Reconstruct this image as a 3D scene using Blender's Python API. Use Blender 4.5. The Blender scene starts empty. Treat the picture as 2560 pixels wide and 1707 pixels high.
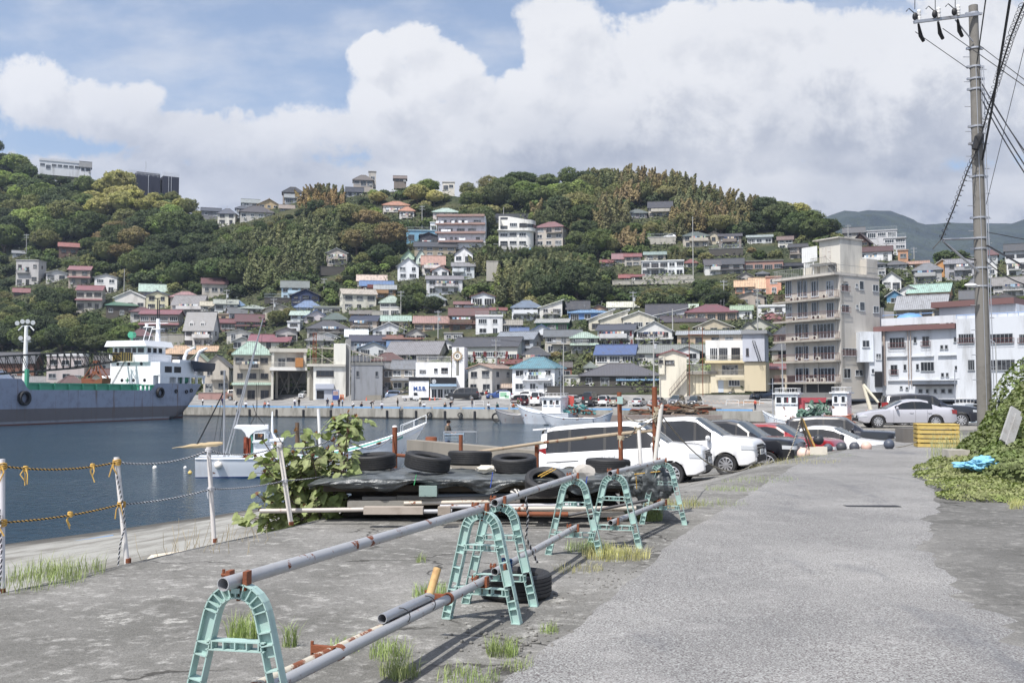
# scene: harbour town seen from a quay apron. Order: camera, world, sun, setting, houses, forests, vehicles, boats, quay, near objects
import bpy,bmesh,math,random
from mathutils import Vector,Matrix,Euler,noise
R=math.radians
PI=math.pi
rnd=random.Random(7)
S=bpy.context.scene
COL=S.collection
F=2489.0;HOR=981.0;CX=1280.0;CY=853.5;CAMZ=4.39
PITCH=math.atan((HOR-CY)/F)
cam=bpy.data.cameras.new('camera');cam.sensor_width=36;cam.lens=F/2560*36
cam.clip_start=0.1;cam.clip_end=12000
camo=bpy.data.objects.new('camera',cam);COL.objects.link(camo)
camo.location=(0,0,CAMZ);camo.rotation_euler=(PI/2+PITCH,0,0)
S.camera=camo
S.view_settings.view_transform='Standard';S.view_settings.look='None'
S.view_settings.gamma=1;S.view_settings.exposure=0.20
SUN_EL,SUN_AZ=58.0,35.0
W=bpy.data.worlds.new("World");S.world=W;W.use_nodes=True
nt=W.node_tree;nt.nodes.clear()
class NG:
 """small helper that writes shader maths as nodes"""
 def __init__(s,nt):s.nt=nt
 def n(s,t,**k):
  o=s.nt.nodes.new(t)
  for a,b in k.items():setattr(o,a,b)
  return o
 def lk(s,a,b):s.nt.links.new(a,b)
 def put(s,sock,v):
  if isinstance(v,(int,float)):sock.default_value=v
  elif isinstance(v,(tuple,list)):
   sock.default_value=tuple(v)+((1,)if len(v)==3 and sock.type=='RGBA' else())
  else:s.lk(v,sock)
 def m(s,op,a,b=0.0,c=None,clamp=False):
  o=s.n('ShaderNodeMath',operation=op,use_clamp=clamp)
  s.put(o.inputs[0],a);s.put(o.inputs[1],b)
  if c is not None:s.put(o.inputs[2],c)
  return o.outputs[0]
 def mr(s,v,a,b,c=0.0,d=1.0,it='SMOOTHSTEP'):
  o=s.n('ShaderNodeMapRange',interpolation_type=it)
  for i,q in enumerate((v,a,b,c,d)):s.put(o.inputs[i],q)
  return o.outputs[0]
 def noise(s,vec,scale,detail=4,rough=.5,dist=0,dim='3D'):
  o=s.n('ShaderNodeTexNoise',noise_dimensions=dim)
  if vec is not None:s.lk(vec,o.inputs['Vector'])
  o.inputs['Scale'].default_value=scale;o.inputs['Detail'].default_value=detail
  o.inputs['Roughness'].default_value=rough;o.inputs['Distortion'].default_value=dist
  return o.outputs[0]
 def mix(s,f,a,b,bt='MIX'):
  o=s.n('ShaderNodeMix',data_type='RGBA',blend_type=bt)
  s.put(o.inputs[0],f);s.put(o.inputs[6],a);s.put(o.inputs[7],b)
  return o.outputs[2]
 def mapping(s,vec,sc=(1,1,1),loc=(0,0,0),rot=(0,0,0)):
  o=s.n('ShaderNodeMapping')
  s.lk(vec,o.inputs[0]);o.inputs[1].default_value=loc;o.inputs[2].default_value=rot;o.inputs[3].default_value=sc
  return o.outputs[0]
g=NG(nt)
sky=g.n('ShaderNodeTexSky',sky_type='NISHITA');sky.sun_disc=False
sky.sun_elevation=R(SUN_EL);sky.sun_rotation=R(180+SUN_AZ)
sky.air_density=1.0;sky.dust_density=2.2;sky.ozone_density=1.6
tc=g.n('ShaderNodeTexCoord')
sep=g.n('ShaderNodeSeparateXYZ');g.lk(tc.outputs['Generated'],sep.inputs[0])
yy=g.m('MAXIMUM',sep.outputs[1], .25)
U0=g.m('DIVIDE',sep.outputs[0],yy);V0=g.m('DIVIDE',sep.outputs[2],yy)
def q(x,y,a,b,w=1.0):return((x-CX)/F,(HOR-y)/F,a/F,b/F,w)
LOBES=[q(70,235,150,110),q(215,270,170,95),q(330,230,70,50, .6),q(935,135,80,85),q(1035,110,110,95),q(1110,180,120,90),q(1010,270,160,190),
q(1160,250,100,110),q(1380,110,90,130),q(1420,30,130,70, .8),q(1350,240,160,90),q(1560,190,260,160),q(1800,120,300,160),q(1930,40,420,60, .75),
q(2150,170,340,190),q(2420,150,320,260),q(2700,200,300,300),q(700,330,260,95, .8),q(520,350,240,80, .7),q(-200,250,250,150),q(1600,330,500,150),q(2300,210,560,250,1.9),q(1780,260,420,200,1.6),q(1330,330,420,120,1.4)]
def density(U,V):
 cmb=g.n('ShaderNodeCombineXYZ');g.put(cmb.inputs[0],U);g.put(cmb.inputs[1],V)
 d=None
 for(x,y,a,b,w)in LOBES:
  dx=g.m('MULTIPLY',g.m('SUBTRACT',U,x),1/a);dy=g.m('MULTIPLY',g.m('SUBTRACT',V,y),1/b)
  e=g.m('MULTIPLY',g.m('SUBTRACT',1,g.m('ADD',g.m('MULTIPLY',dx,dx),g.m('MULTIPLY',dy,dy))),w)
  e=g.m('MAXIMUM',e,-1.2)
  d=e if d is None else g.m('SMOOTH_MAX',d,e, .25)
 veil=g.mr(V, .295, .19,-1.3,1.5)
 d=g.m('SMOOTH_MAX',d,veil, .4)
 n1=g.noise(cmb.outputs[0],12,11, .64, .2);n2=g.noise(cmb.outputs[0],3.5,3, .5)
 d=g.m('ADD',d,g.m('MULTIPLY',g.m('SUBTRACT',n1, .5),3.2))
 d=g.m('ADD',d,g.m('MULTIPLY',g.m('SUBTRACT',n2, .5),1.3))
 return d,cmb.outputs[0]
D0,PV=density(U0,V0)
D1,_=density(g.m('SUBTRACT',U0, .016),g.m('ADD',V0, .024))
mask=g.mr(D0,-.04, .50)
wisp=g.mr(g.noise(g.mapping(PV,(1,2.4,1)),4.5,8, .6), .40, .72, .10, .60)
mask=g.m('MAXIMUM',mask,wisp)
lit=g.mr(g.m('SUBTRACT',D0,D1),-.7, .45)
thick=g.mr(D0, .1,1.8)
big=g.mr(g.noise(g.mapping(PV,(1,1.9,1),(3.1, .4,0)),4.2,6, .55), .36, .66)
low=g.mr(V0, .33, .20)
shade=g.m('MULTIPLY',g.m('SUBTRACT',1,lit),g.m('ADD',g.m('MULTIPLY',thick, .62), .16))
shade=g.m('ADD',shade,g.m('MULTIPLY',g.m('MULTIPLY',big, .50),g.m('ADD', .15,low)))
shade=g.m('ADD',shade,g.m('MULTIPLY',low, .22))
shade=g.m('MINIMUM',shade,1.0)
ccol=g.mix(shade,(.95, .955, .97),(.43, .47, .56))
bg1=g.n('ShaderNodeBackground');g.lk(sky.outputs[0],bg1.inputs[0]);bg1.inputs[1].default_value= .15
bg2=g.n('ShaderNodeBackground');g.lk(ccol,bg2.inputs[0]);bg2.inputs[1].default_value= .84
mx=g.n('ShaderNodeMixShader');g.lk(mask,mx.inputs[0]);g.lk(bg1.outputs[0],mx.inputs[1]);g.lk(bg2.outputs[0],mx.inputs[2])
wo=g.n('ShaderNodeOutputWorld');g.lk(mx.outputs[0],wo.inputs[0])
W.cycles.sampling_method='MANUAL';W.cycles.sample_map_resolution=512
sun=bpy.data.lights.new('sun','SUN');sun.energy=5.0;sun.angle=R(.55);sun.color=(1, .965, .91)
suno=bpy.data.objects.new('sun',sun);COL.objects.link(suno)
tr=Vector((math.sin(R(SUN_AZ))*math.cos(R(SUN_EL)),math.cos(R(SUN_AZ))*math.cos(R(SUN_EL)),-math.sin(R(SUN_EL))))
suno.rotation_euler=tr.to_track_quat('-Z','Y').to_euler();suno.location=(-20,-30,60)
def P(px,py,Y):
 """world point at distance Y seen at photo pixel px, py"""
 u=(px-CX)/F;v=(CY-py)/F
 t=Y/(math.cos(PITCH)-v*math.sin(PITCH))
 return Vector((u*t,Y,CAMZ+t*(math.sin(PITCH)+v*math.cos(PITCH))))
def G(px,py,z):
 u=(px-CX)/F;v=(CY-py)/F
 dz=math.sin(PITCH)+v*math.cos(PITCH)
 t=(z-CAMZ)/dz
 return Vector((u*t,t*(math.cos(PITCH)-v*math.sin(PITCH)),z))
def quayY(px):return 159.0/(1+ .46*(px-CX)/F)
def hillY(px,y):return quayY(px)*1.2+(1000-y)* .358
class MB:
 """collects faces and builds ONE mesh object"""
 def __init__(s):s.v=[];s.f=[];s.mi=[];s.m=0;s.M=None
 def add(s,vs,fs,mi=None):
  k=len(s.v)
  if s.M is not None:vs=[s.M@Vector(p)for p in vs]
  s.v+=[tuple(p)for p in vs]
  s.f+=[tuple(i+k for i in f)for f in fs];s.mi+=[s.m if mi is None else mi]*len(fs)
  return s
 def box(s,c,d,rz=0,mi=None,M=None):
  hx,hy,hz=d[0]/2,d[1]/2,d[2]/2
  vs=[Vector((x*hx,y*hy,z*hz))for x in(-1,1)for y in(-1,1)for z in(-1,1)]
  m=(M if M is not None else Matrix.Rotation(rz,3,'Z'))
  vs=[m@v+Vector(c)for v in vs]
  return s.add(vs,[(0,1,3,2),(4,6,7,5),(0,4,5,1),(2,3,7,6),(0,2,6,4),(1,5,7,3)],mi)
 def b2(s,x0,x1,y0,y1,z0,z1,mi=None):
  return s.box(((x0+x1)/2,(y0+y1)/2,(z0+z1)/2),(abs(x1-x0),abs(y1-y0),abs(z1-z0)),0,mi)
 def tube(s,pts,r,n=8,cap=True,mi=None,closed=False):
  pts=[Vector(p)for p in pts];rr=r if isinstance(r,(list,tuple))else[r]*len(pts)
  rings=[];prev=None;N=len(pts)
  for i,p in enumerate(pts):
   if closed:t=pts[(i+1)%N]-pts[i-1]
   else:t=pts[min(i+1,N-1)]-pts[max(i-1,0)]
   if t.length<1e-9:t=Vector((0,0,1))
   t.normalize()
   if prev is None:
    a=Vector((0,0,1))if abs(t.z)< .9 else Vector((1,0,0));u=t.cross(a).normalized()
   else:
    u=prev-t*prev.dot(t)
    u=u.normalized()if u.length>1e-6 else t.orthogonal().normalized()
   prev=u;w=t.cross(u)
   rings.append([p+(u*math.cos(2*PI*k/n)+w*math.sin(2*PI*k/n))*rr[i]for k in range(n)])
  vs=[v for rg in rings for v in rg];fs=[]
  for i in range(N if closed else N-1):
   j=(i+1)%N
   for k in range(n):fs.append((i*n+k,i*n+(k+1)%n,j*n+(k+1)%n,j*n+k))
  if cap and not closed:fs+=[tuple(range(n))[::-1],tuple((N-1)*n+k for k in range(n))]
  return s.add(vs,fs,mi)
 def pipe(s,a,b,r,wall=.004,n=14,mi=None):
  """hollow straight pipe, open at both ends"""
  a=Vector(a);b=Vector(b)
  s.tube([a,b],r,n,False,mi);s.tube([b,a],r-wall,n,False,mi)
  d=(b-a).normalized();u=d.orthogonal().normalized();w=d.cross(u)
  for p in(a,b):
   vs=[p+(u*math.cos(2*PI*k/n)+w*math.sin(2*PI*k/n))*q_ for q_ in(r,r-wall)for k in range(n)]
   s.add(vs,[(k,(k+1)%n,n+(k+1)%n,n+k)for k in range(n)],mi)
  return s
 def lathe(s,prof,n=24,c=(0,0,0),axis='Z',mi=None,closed=False):
  vs=[]
  for(r,h)in prof:
   for k in range(n):
    a=2*PI*k/n;x,y=r*math.cos(a),r*math.sin(a)
    p={'Z':(x,y,h),'X':(h,x,y),'Y':(x,h,y)}[axis]
    vs.append((p[0]+c[0],p[1]+c[1],p[2]+c[2]))
  fs=[];L=len(prof)
  for i in range(L if closed else L-1):
   j=(i+1)%L
   for k in range(n):fs.append((i*n+k,i*n+(k+1)%n,j*n+(k+1)%n,j*n+k))
  return s.add(vs,fs,mi)
 def prism(s,poly,a,b,axis='Y',mi=None):
  """poly in the plane across axis, pulled from a to b"""
  def q3(p,h):return{'Y':(p[0],h,p[1]),'X':(h,p[0],p[1]),'Z':(p[0],p[1],h)}[axis]
  n=len(poly);vs=[q3(p,a)for p in poly]+[q3(p,b)for p in poly]
  fs=[tuple(range(n))[::-1],tuple(range(n,2*n))]+[(k,(k+1)%n,n+(k+1)%n,n+k)for k in range(n)]
  return s.add(vs,fs,mi)
 def grid(s,rows,mi=None,closed=False):
  n=len(rows[0]);vs=[p for r_ in rows for p in r_];fs=[]
  for i in range(len(rows)-1):
   for k in range(n if closed else n-1):fs.append((i*n+k,i*n+(k+1)%n,(i+1)*n+(k+1)%n,(i+1)*n+k))
  return s.add(vs,fs,mi)
 def ball(s,c,r,nu=12,nv=8,sc=(1,1,1),mi=None):
  vs=[(c[0],c[1],c[2]-r*sc[2])]
  for i in range(1,nv):
   a=PI*i/nv-PI/2
   for k in range(nu):
    b=2*PI*k/nu
    vs.append((c[0]+r*sc[0]*math.cos(a)*math.cos(b),c[1]+r*sc[1]*math.cos(a)*math.sin(b),c[2]+r*sc[2]*math.sin(a)))
  vs.append((c[0],c[1],c[2]+r*sc[2]));fs=[]
  for k in range(nu):fs.append((0,1+(k+1)%nu,1+k))
  for i in range(nv-2):
   for k in range(nu):fs.append((1+i*nu+k,1+i*nu+(k+1)%nu,1+(i+1)*nu+(k+1)%nu,1+(i+1)*nu+k))
  t=len(vs)-1
  for k in range(nu):fs.append((t,1+(nv-2)*nu+k,1+(nv-2)*nu+(k+1)%nu))
  return s.add(vs,fs,mi)
 def mesh(s,name,mats,smooth=False,ang=35):
  me=bpy.data.meshes.new(name);me.from_pydata(s.v,[],s.f)
  for m in(mats if isinstance(mats,(list,tuple))else[mats]):me.materials.append(m)
  if any(s.mi):me.polygons.foreach_set('material_index',s.mi)
  bm=bmesh.new();bm.from_mesh(me);bmesh.ops.recalc_face_normals(bm,faces=bm.faces);bm.to_mesh(me);bm.free()
  if smooth:
   me.polygons.foreach_set('use_smooth',[True]*len(me.polygons));me.set_sharp_from_angle(angle=R(ang))
  me.update();return me
 def raw(s,name,mats,smooth=False):
  me=bpy.data.meshes.new(name);me.from_pydata(s.v,[],s.f)
  for m in(mats if isinstance(mats,(list,tuple))else[mats]):me.materials.append(m)
  if any(s.mi):me.polygons.foreach_set('material_index',s.mi)
  if smooth:me.polygons.foreach_set('use_smooth',[True]*len(me.polygons))
  me.update();return me
 def obj(s,name,mats,parent=None,col=None,smooth=False,ang=35):
  return mk(name,s.mesh(name,mats,smooth,ang),parent,col)
def mk(name,me,parent=None,col=None):
 o=bpy.data.objects.new(name,me);COL.objects.link(o)
 if parent is not None:o.parent=parent
 if col is not None:o.color=(*col[:3],1)
 return o
def tag(o,label=None,cat=None,group=None,kind=None):
 if label:o['label']=label
 if cat:o['category']=cat
 if group:o['group']=group
 if kind:o['kind']=kind
 return o
def thing(name,loc,label,cat,group=None,rz=0):
 o=bpy.data.objects.new(name,None);COL.objects.link(o);o.location=loc;o.rotation_euler=(0,0,rz)
 return tag(o,label,cat,group)
def kids(o):return[c for c in bpy.data.objects if c.parent==o]
_kc={}
def copytree(o,loc=None,rz=None,label=None,group=None,sc=None,parent=None,col=None):
 c=o.copy();COL.objects.link(c)
 if parent is not None:c.parent=parent
 if o.name not in _kc:_kc[o.name]=list(o.children)
 for ch in _kc[o.name]:copytree(ch,parent=c)
 if loc is not None:c.location=loc
 if rz is not None:c.rotation_euler=(c.rotation_euler[0],c.rotation_euler[1],rz)
 if sc is not None:c.scale=sc if isinstance(sc,tuple)else(sc,)*3
 if label:c['label']=label
 if group:c['group']=group
 return c
def L(h):
 """sRGB hex to linear colour, a little greyed as outdoor paint is"""
 c=[(lambda c:c/12.92 if c<= .04045 else((c+ .055)/1.055)**2.4)(int(h[i:i+2],16)/255)for i in(0,2,4)]
 y= .3*c[0]+ .6*c[1]+ .1*c[2];return tuple(v* .84+y* .16 for v in c)
MATS={}
def newmat(name):
 m=bpy.data.materials.new(name);m.use_nodes=True;n_=m.node_tree;b=n_.nodes['Principled BSDF']
 MATS[name]=m;return m,NG(n_),b
def coordnode(g,kind='Object'):
 return g.n('ShaderNodeTexCoord').outputs[kind]
def bump(g,b,h,strength=.3,dist=.02):
 o=g.n('ShaderNodeBump');o.inputs['Strength'].default_value=strength;o.inputs['Distance'].default_value=dist
 g.lk(h,o.inputs['Height']);g.lk(o.outputs[0],b.inputs['Normal'])
def paint(name,rough=.5,metal=0,dirt=.15,dscale=1.5,dcol=(.12, .10, .08),streak=False,coat=0,bmp=0,bscale=60,base=None,world=False,spec=None,rust=0,rscale=4):
 """painted surface: base colour is the object's own colour, broken up by grime"""
 if name in MATS:return MATS[name]
 m,g,b=newmat(name)
 oi=g.n('ShaderNodeObjectInfo');c=oi.outputs['Color']if base is None else None
 vec=coordnode(g,'Object')
 if world:vec=g.n('ShaderNodeNewGeometry').outputs['Position']
 off=g.n('ShaderNodeVectorMath',operation='ADD');g.lk(vec,off.inputs[0])
 cb=g.n('ShaderNodeCombineXYZ');g.lk(g.m('MULTIPLY',oi.outputs['Random'],37),cb.inputs[0]);g.lk(g.m('MULTIPLY',oi.outputs['Random'],17),cb.inputs[2])
 g.lk(cb.outputs[0],off.inputs[1]);vec=off.outputs[0]
 v2=g.mapping(vec,(1,1, .18))if streak else vec
 n_=g.noise(v2,dscale,6, .62)
 f=g.m('MULTIPLY',g.mr(n_, .46, .78),dirt)
 base_in=c if base is None else base
 colr=g.mix(f,base_in if base is None else tuple(base),dcol)
 fine=g.noise(vec,dscale*6,3, .6)
 colr=g.mix(g.m('MULTIPLY',fine, .10 if dirt else 0),colr,(.3, .3, .3),'OVERLAY')
 if rust:
  rn=g.mr(g.noise(vec,rscale,7, .7), .62-rust* .25, .66-rust* .2)
  rc=g.mix(g.noise(vec,rscale*3,3, .6),(.24, .075, .03),(.10, .035, .02))
  colr=g.mix(rn,colr,rc)
  g.put(b.inputs['Roughness'],g.mr(rn,0,1,rough, .85,'LINEAR'))
 else:b.inputs['Roughness'].default_value=rough
 g.lk(colr,b.inputs['Base Color'])
 b.inputs['Metallic'].default_value=metal
 if coat:b.inputs['Coat Weight'].default_value=coat;b.inputs['Coat Roughness'].default_value= .04
 if spec is not None:b.inputs['Specular IOR Level'].default_value=spec
 if bmp:bump(g,b,g.noise(vec,bscale,4, .6),bmp, .01)
 return m
M_wall=paint('plaster_wall', .85,dirt=.5,dscale=.6,streak=True,dcol=(.14, .13, .11),spec=.2)
M_conc=paint('weathered_concrete', .9,dirt=.55,dscale=.9,streak=True,dcol=(.09, .085, .075),bmp=.2,bscale=14,spec=.2)
M_plain=paint('plain_paint', .55,dirt=.12)
M_metal=paint('painted_metal', .4,dirt=.2,dscale=3)
M_rusty=paint('rusted_painted_metal', .45,dirt=.25,dscale=3,rust=.12,rscale=4)
M_rust=paint('rusty_steel', .8,dirt=.5,dscale=9,base=(.20, .062, .026),dcol=(.07, .03, .02),bmp=.4,bscale=60)
M_galv=paint('galvanised_steel', .42,metal=.55,dirt=.25,dscale=6,base=(.42, .43, .46),dcol=(.2, .19, .18))
M_plastic=paint('matt_plastic', .5,dirt=.2,dscale=5)
M_rubber=paint('black_rubber', .62,dirt=.35,dscale=8,base=(.022, .022, .024),dcol=(.07, .066, .06),bmp=.25,bscale=80)
M_car=paint('car_paint', .28,dirt=.03,coat=1,dscale=2,spec=.5)
M_dark=paint('dark_trim', .55,dirt=.1,base=(.012, .012, .014))
M_chrome=paint('bright_metal', .18,metal=1,dirt=0,base=(.7, .7, .72))
M_cloth=paint('cloth', .95,dirt=.15,dscale=9,spec=.1)
M_skin=paint('skin', .55,dirt=0,base=(.52, .30, .20))
M_wood=paint('weathered_wood', .85,dirt=.5,dscale=4,streak=False,dcol=(.12, .09, .065),bmp=.4,bscale=40,spec=.2)
M_rope=paint('twisted_rope', .9,dirt=.3,dscale=12,spec=.1)
def glassmat(name,a,b_,rough=.06):
 m,g,b=newmat(name);oi=g.n('ShaderNodeObjectInfo')
 r1=g.mr(oi.outputs['Random'], .35, .95)
 v=coordnode(g);n_=g.mr(g.noise(v,1.1,2, .5), .42, .58)
 g.lk(g.mix(g.m('MULTIPLY',r1,n_),a,b_),b.inputs['Base Color']);b.inputs['Roughness'].default_value=rough
 b.inputs['Specular IOR Level'].default_value= .7
 return m
M_glass=glassmat('window_glass',(.025, .03, .038),(.30, .31, .31))
M_glassd=glassmat('dark_window_glass',(.010, .012, .015),(.05, .052, .055))
M_wscr=glassmat('windscreen_glass',(.035, .045, .05),(.09, .11, .12), .03)
M_cglass=glassmat('car_glass',(.012, .014, .016),(.03, .034, .038), .03)
def roofmat(name,period,kind):
 m,g,b=newmat(name);oi=g.n('ShaderNodeObjectInfo');vec=coordnode(g)
 w=g.n('ShaderNodeTexWave',wave_type='BANDS',bands_direction='X',wave_profile='SIN');g.lk(vec,w.inputs[0])
 w.inputs['Scale'].default_value= .314/period;w.inputs['Distortion'].default_value=0
 c=oi.outputs['Color']
 n_=g.mr(g.noise(vec,1.0,6, .65), .42, .75);n2=g.noise(vec,9,3, .6)
 c=g.mix(g.m('MULTIPLY',n_, .6),c,(.12, .11, .10));c=g.mix(g.m('MULTIPLY',n2, .35),c,(.3, .3, .3),'OVERLAY')
 c=g.mix(g.m('MULTIPLY',g.mr(w.outputs['Fac'], .0, .3,1,0), .45),c,(.03, .03, .03))
 h=w.outputs['Fac']
 if kind=='tile':
  w2=g.n('ShaderNodeTexWave',wave_type='BANDS',bands_direction='Y',wave_profile='SAW');g.lk(vec,w2.inputs[0])
  w2.inputs['Scale'].default_value= .95;w2.inputs['Distortion'].default_value= .2
  h=g.m('ADD',h,w2.outputs['Fac'])
  c=g.mix(g.m('MULTIPLY',g.mr(w2.outputs['Fac'],0, .25,1,0), .35),c,(.03, .03, .03))
 g.lk(c,b.inputs['Base Color']);b.inputs['Roughness'].default_value= .42 if kind=='tile' else .5
 bump(g,b,h, .5, .05);return m
M_tile=roofmat('roof_tiles', .30,'tile');M_sheet=roofmat('ribbed_roof_sheet', .45,'sheet')
def interp(tab,x):
 if x<=tab[0][0]:return tab[0][1]
 for(a,b),(c,d)in zip(tab,tab[1:]):
  if x<=c:return b+(d-b)*(x-a)/(c-a)
 return tab[-1][1]
def sst(a,b,x):
 t=max(0,min(1,(x-a)/(b-a)));return t*t*(3-2*t)
EDGE=[(2,-1.5),(5,-.5),(7.3, .37),(9.1,1.0),(12.3,2.0),(15.6,3.3),(27.6,8),(33,11),(40,15.5),(60,24)]
LEFT=[(1,-6.7),(8.63,-4.42),(10.19,-3.93),(11.58,-3.46),(13.08,-2.9),(15,-2.45),(18,-1.7),(24,-1.7),(30,-2.2),(38,-3),(43.5,-3.2),(44.5,-3.0),(46,2),(48,8),(52,14),(60,21)]
def ground_z(X,Y):
 zr=2.67- .007*(Y-8)+ .012*max(0,Y-36)
 nose=4.9+(Y-28)* .69
 zl=1.93- .30*sst(30,36,Y)+ .078*max(-9,min(.0,X-nose))+ .02*min(3,max(0,X-nose))
 s=sst(17,24.5,Y)*sst(.1,3.2,interp(EDGE,Y)-X)
 s*=1-sst(44,46.5,Y)
 return zr*(1-s)+zl*s
m,g,b=newmat('sea_water');pos=g.n('ShaderNodeNewGeometry').outputs['Position']
b.inputs['Base Color'].default_value=(.015, .040, .064,1);b.inputs['Roughness'].default_value= .10
b.inputs['IOR'].default_value=1.33
n1=g.noise(g.mapping(pos,(1, .55,1)),2.6,5, .6);n2=g.noise(g.mapping(pos,(.6, .3,1)), .5,3, .5)
n3=g.noise(pos, .035,3, .5)
amp=g.mr(n3, .35, .65, .35,1.0)
hgt=g.m('MULTIPLY',g.m('ADD',g.m('MULTIPLY',n1, .6),g.m('MULTIPLY',n2, .5)),amp)
bump(g,b,hgt,1.0, .55)
wm=m
MB().add([(-700,3,0),(500,3,0),(500,420,0),(-700,420,0)],[(0,1,2,3)]).obj('water',wm)['kind']='structure'
m,g,b=newmat('concrete_apron');pos=g.n('ShaderNodeNewGeometry').outputs['Position']
fine=g.noise(pos,60,4, .7);mid=g.noise(pos,7,5, .65);big=g.noise(g.mapping(pos,(1,1,1),(5,2,0)), .55,5, .6)
c=g.mix(g.mr(big, .35, .68),(.14, .136, .126),(.25, .243, .23))
c=g.mix(g.m('MULTIPLY',g.mr(mid, .50, .72), .7),c,(.42, .41, .39));c=g.mix(g.m('MULTIPLY',g.mr(g.noise(g.mapping(pos,(1,1,1),(9,3,0)),3.1,7, .72), .57, .66), .65),c,(.50, .49, .46));c=g.mix(g.m('MULTIPLY',g.mr(g.noise(pos,18,4, .7), .52, .66), .5),c,(.08, .078, .07))
c=g.mix(g.m('MULTIPLY',g.mr(g.noise(pos,1.7,6, .7), .56, .74), .6),c,(.085, .082, .072))
c=g.mix(g.mr(fine, .38, .72,0, .65),c,(.07, .07, .065))
c=g.mix(g.mr(g.noise(pos,140,2, .5), .60, .78,0, .5),c,(.6, .6, .58))
sx_=g.n('ShaderNodeSeparateXYZ');g.lk(pos,sx_.inputs[0]);c=g.mix(g.mr(g.m('SUBTRACT',sx_.outputs[0],g.m('MULTIPLY',sx_.outputs[1], .28)),1.2,1.8,0, .35),c,(.05, .05, .05))
vor=g.n('ShaderNodeTexVoronoi',feature='DISTANCE_TO_EDGE');vd=g.n('ShaderNodeVectorMath',operation='ADD')
dn=g.n('ShaderNodeTexNoise');g.lk(pos,dn.inputs[0]);dn.inputs['Scale'].default_value=1.5;dn.inputs['Detail'].default_value=6
sc=g.n('ShaderNodeVectorMath',operation='SCALE');g.lk(dn.outputs['Color'],sc.inputs[0]);sc.inputs['Scale'].default_value=1.1
g.lk(pos,vd.inputs[0]);g.lk(sc.outputs[0],vd.inputs[1]);g.lk(vd.outputs[0],vor.inputs['Vector']);vor.inputs['Scale'].default_value= .30
crack=g.m('MULTIPLY',g.mr(vor.outputs['Distance'], .002, .009,1,0),g.mr(g.noise(pos, .7,2, .5), .42, .55))
c=g.mix(g.m('MULTIPLY',crack, .8),c,(.03, .028, .025))
g.lk(c,b.inputs['Base Color']);b.inputs['Roughness'].default_value= .92;b.inputs['Specular IOR Level'].default_value= .25
bump(g,b,g.m('SUBTRACT',g.m('ADD',fine,g.m('MULTIPLY',mid, .6)),g.m('MULTIPLY',crack,1.5)), .55, .012)
MG=m
rows=[]
ys=[1+i* .5 for i in range(34)]+[18+i*1.0 for i in range(27)]+[44.5,45,45.5,46,47,50,56,60]
for Y in ys:
 l=interp(LEFT,Y);row=[]
 r_=12+Y*1.2
 for k in range(61):
  t=k/60;X=l+(r_-l)*t**1.15
  z=ground_z(X,Y)+(noise.noise(Vector((X* .8,Y* .8,0)))* .018 if k>0 and Y<25 else 0)
  row.append((X,Y,z))
 rows.append(row)
mb=MB();mb.grid(rows)
lft=[r_[0]for r_ in rows]
mb.grid([lft,[(x- .02,y,z- .09)for x,y,z in lft],[(x- .03,y,z- .7)for x,y,z in lft]])
bk=rows[-1];mb.grid([bk,[(x,y+ .05,-2)for x,y,z in bk]])
sd=[(x,y,z)for x,y,z in lft if y>19];mb.grid([[(x- .03,y,z- .69)for x,y,z in sd],[(x- .1,y,-2)for x,y,z in sd]])
mb.obj('ground',MG,smooth=True,ang=50)['kind']='structure'
def zgrid(X,Y):
 return ground_z(X,Y)+(noise.noise(Vector((X* .8,Y* .8,0)))* .018 if Y<25 else 0)
m,g,b=newmat('asphalt_road');pos=g.n('ShaderNodeNewGeometry').outputs['Position']
fine=g.noise(pos,75,3, .6);big=g.noise(pos, .4,5, .6)
vo=g.n('ShaderNodeTexVoronoi');g.lk(pos,vo.inputs['Vector']);vo.inputs['Scale'].default_value=70
c=g.mix(g.mr(big, .35, .7),(.205, .204, .202),(.31, .306, .298))
c=g.mix(g.mr(vo.outputs['Color'], .35, .9,0, .5),c,(.44, .455, .44))
c=g.mix(g.mr(fine, .55, .38,0, .75),c,(.05, .036, .04))
c=g.mix(g.m('MULTIPLY',g.mr(g.noise(g.mapping(pos,(1.2, .35,1)), .9,4, .6), .56, .70), .5),c,(.10, .105, .12))
c=g.mix(g.m('MULTIPLY',g.mr(g.noise(g.mapping(pos,(1,1,1),(4,8,0)),2.4,7, .75), .52, .68), .22),c,(.42, .41, .40));c=g.mix(g.m('MULTIPLY',g.mr(g.noise(pos,26,4, .7), .54, .68), .3),c,(.09, .09, .09))
v3=g.n('ShaderNodeTexVoronoi',feature='DISTANCE_TO_EDGE');g.lk(g.mapping(pos,(.9, .4,1)),v3.inputs['Vector']);v3.inputs['Scale'].default_value= .32
c=g.mix(g.m('MULTIPLY',g.mr(v3.outputs['Distance'], .0015, .006,1,0),g.mr(g.noise(pos, .5,2, .5), .5, .8,0, .6)),c,(.04, .04, .04))
g.lk(c,b.inputs['Base Color']);b.inputs['Roughness'].default_value= .9;b.inputs['Specular IOR Level'].default_value= .25
bump(g,b,g.m('ADD',fine,vo.outputs['Distance']), .7, .008)
M_asph=m
rows=[]
REDGE=[(1,3.2),(6.9,3.55),(8.6,3.9),(11.6,4.8),(15.9,6.8),(22,9.3),(28,12),(34,15.5),(44,22)]
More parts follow.
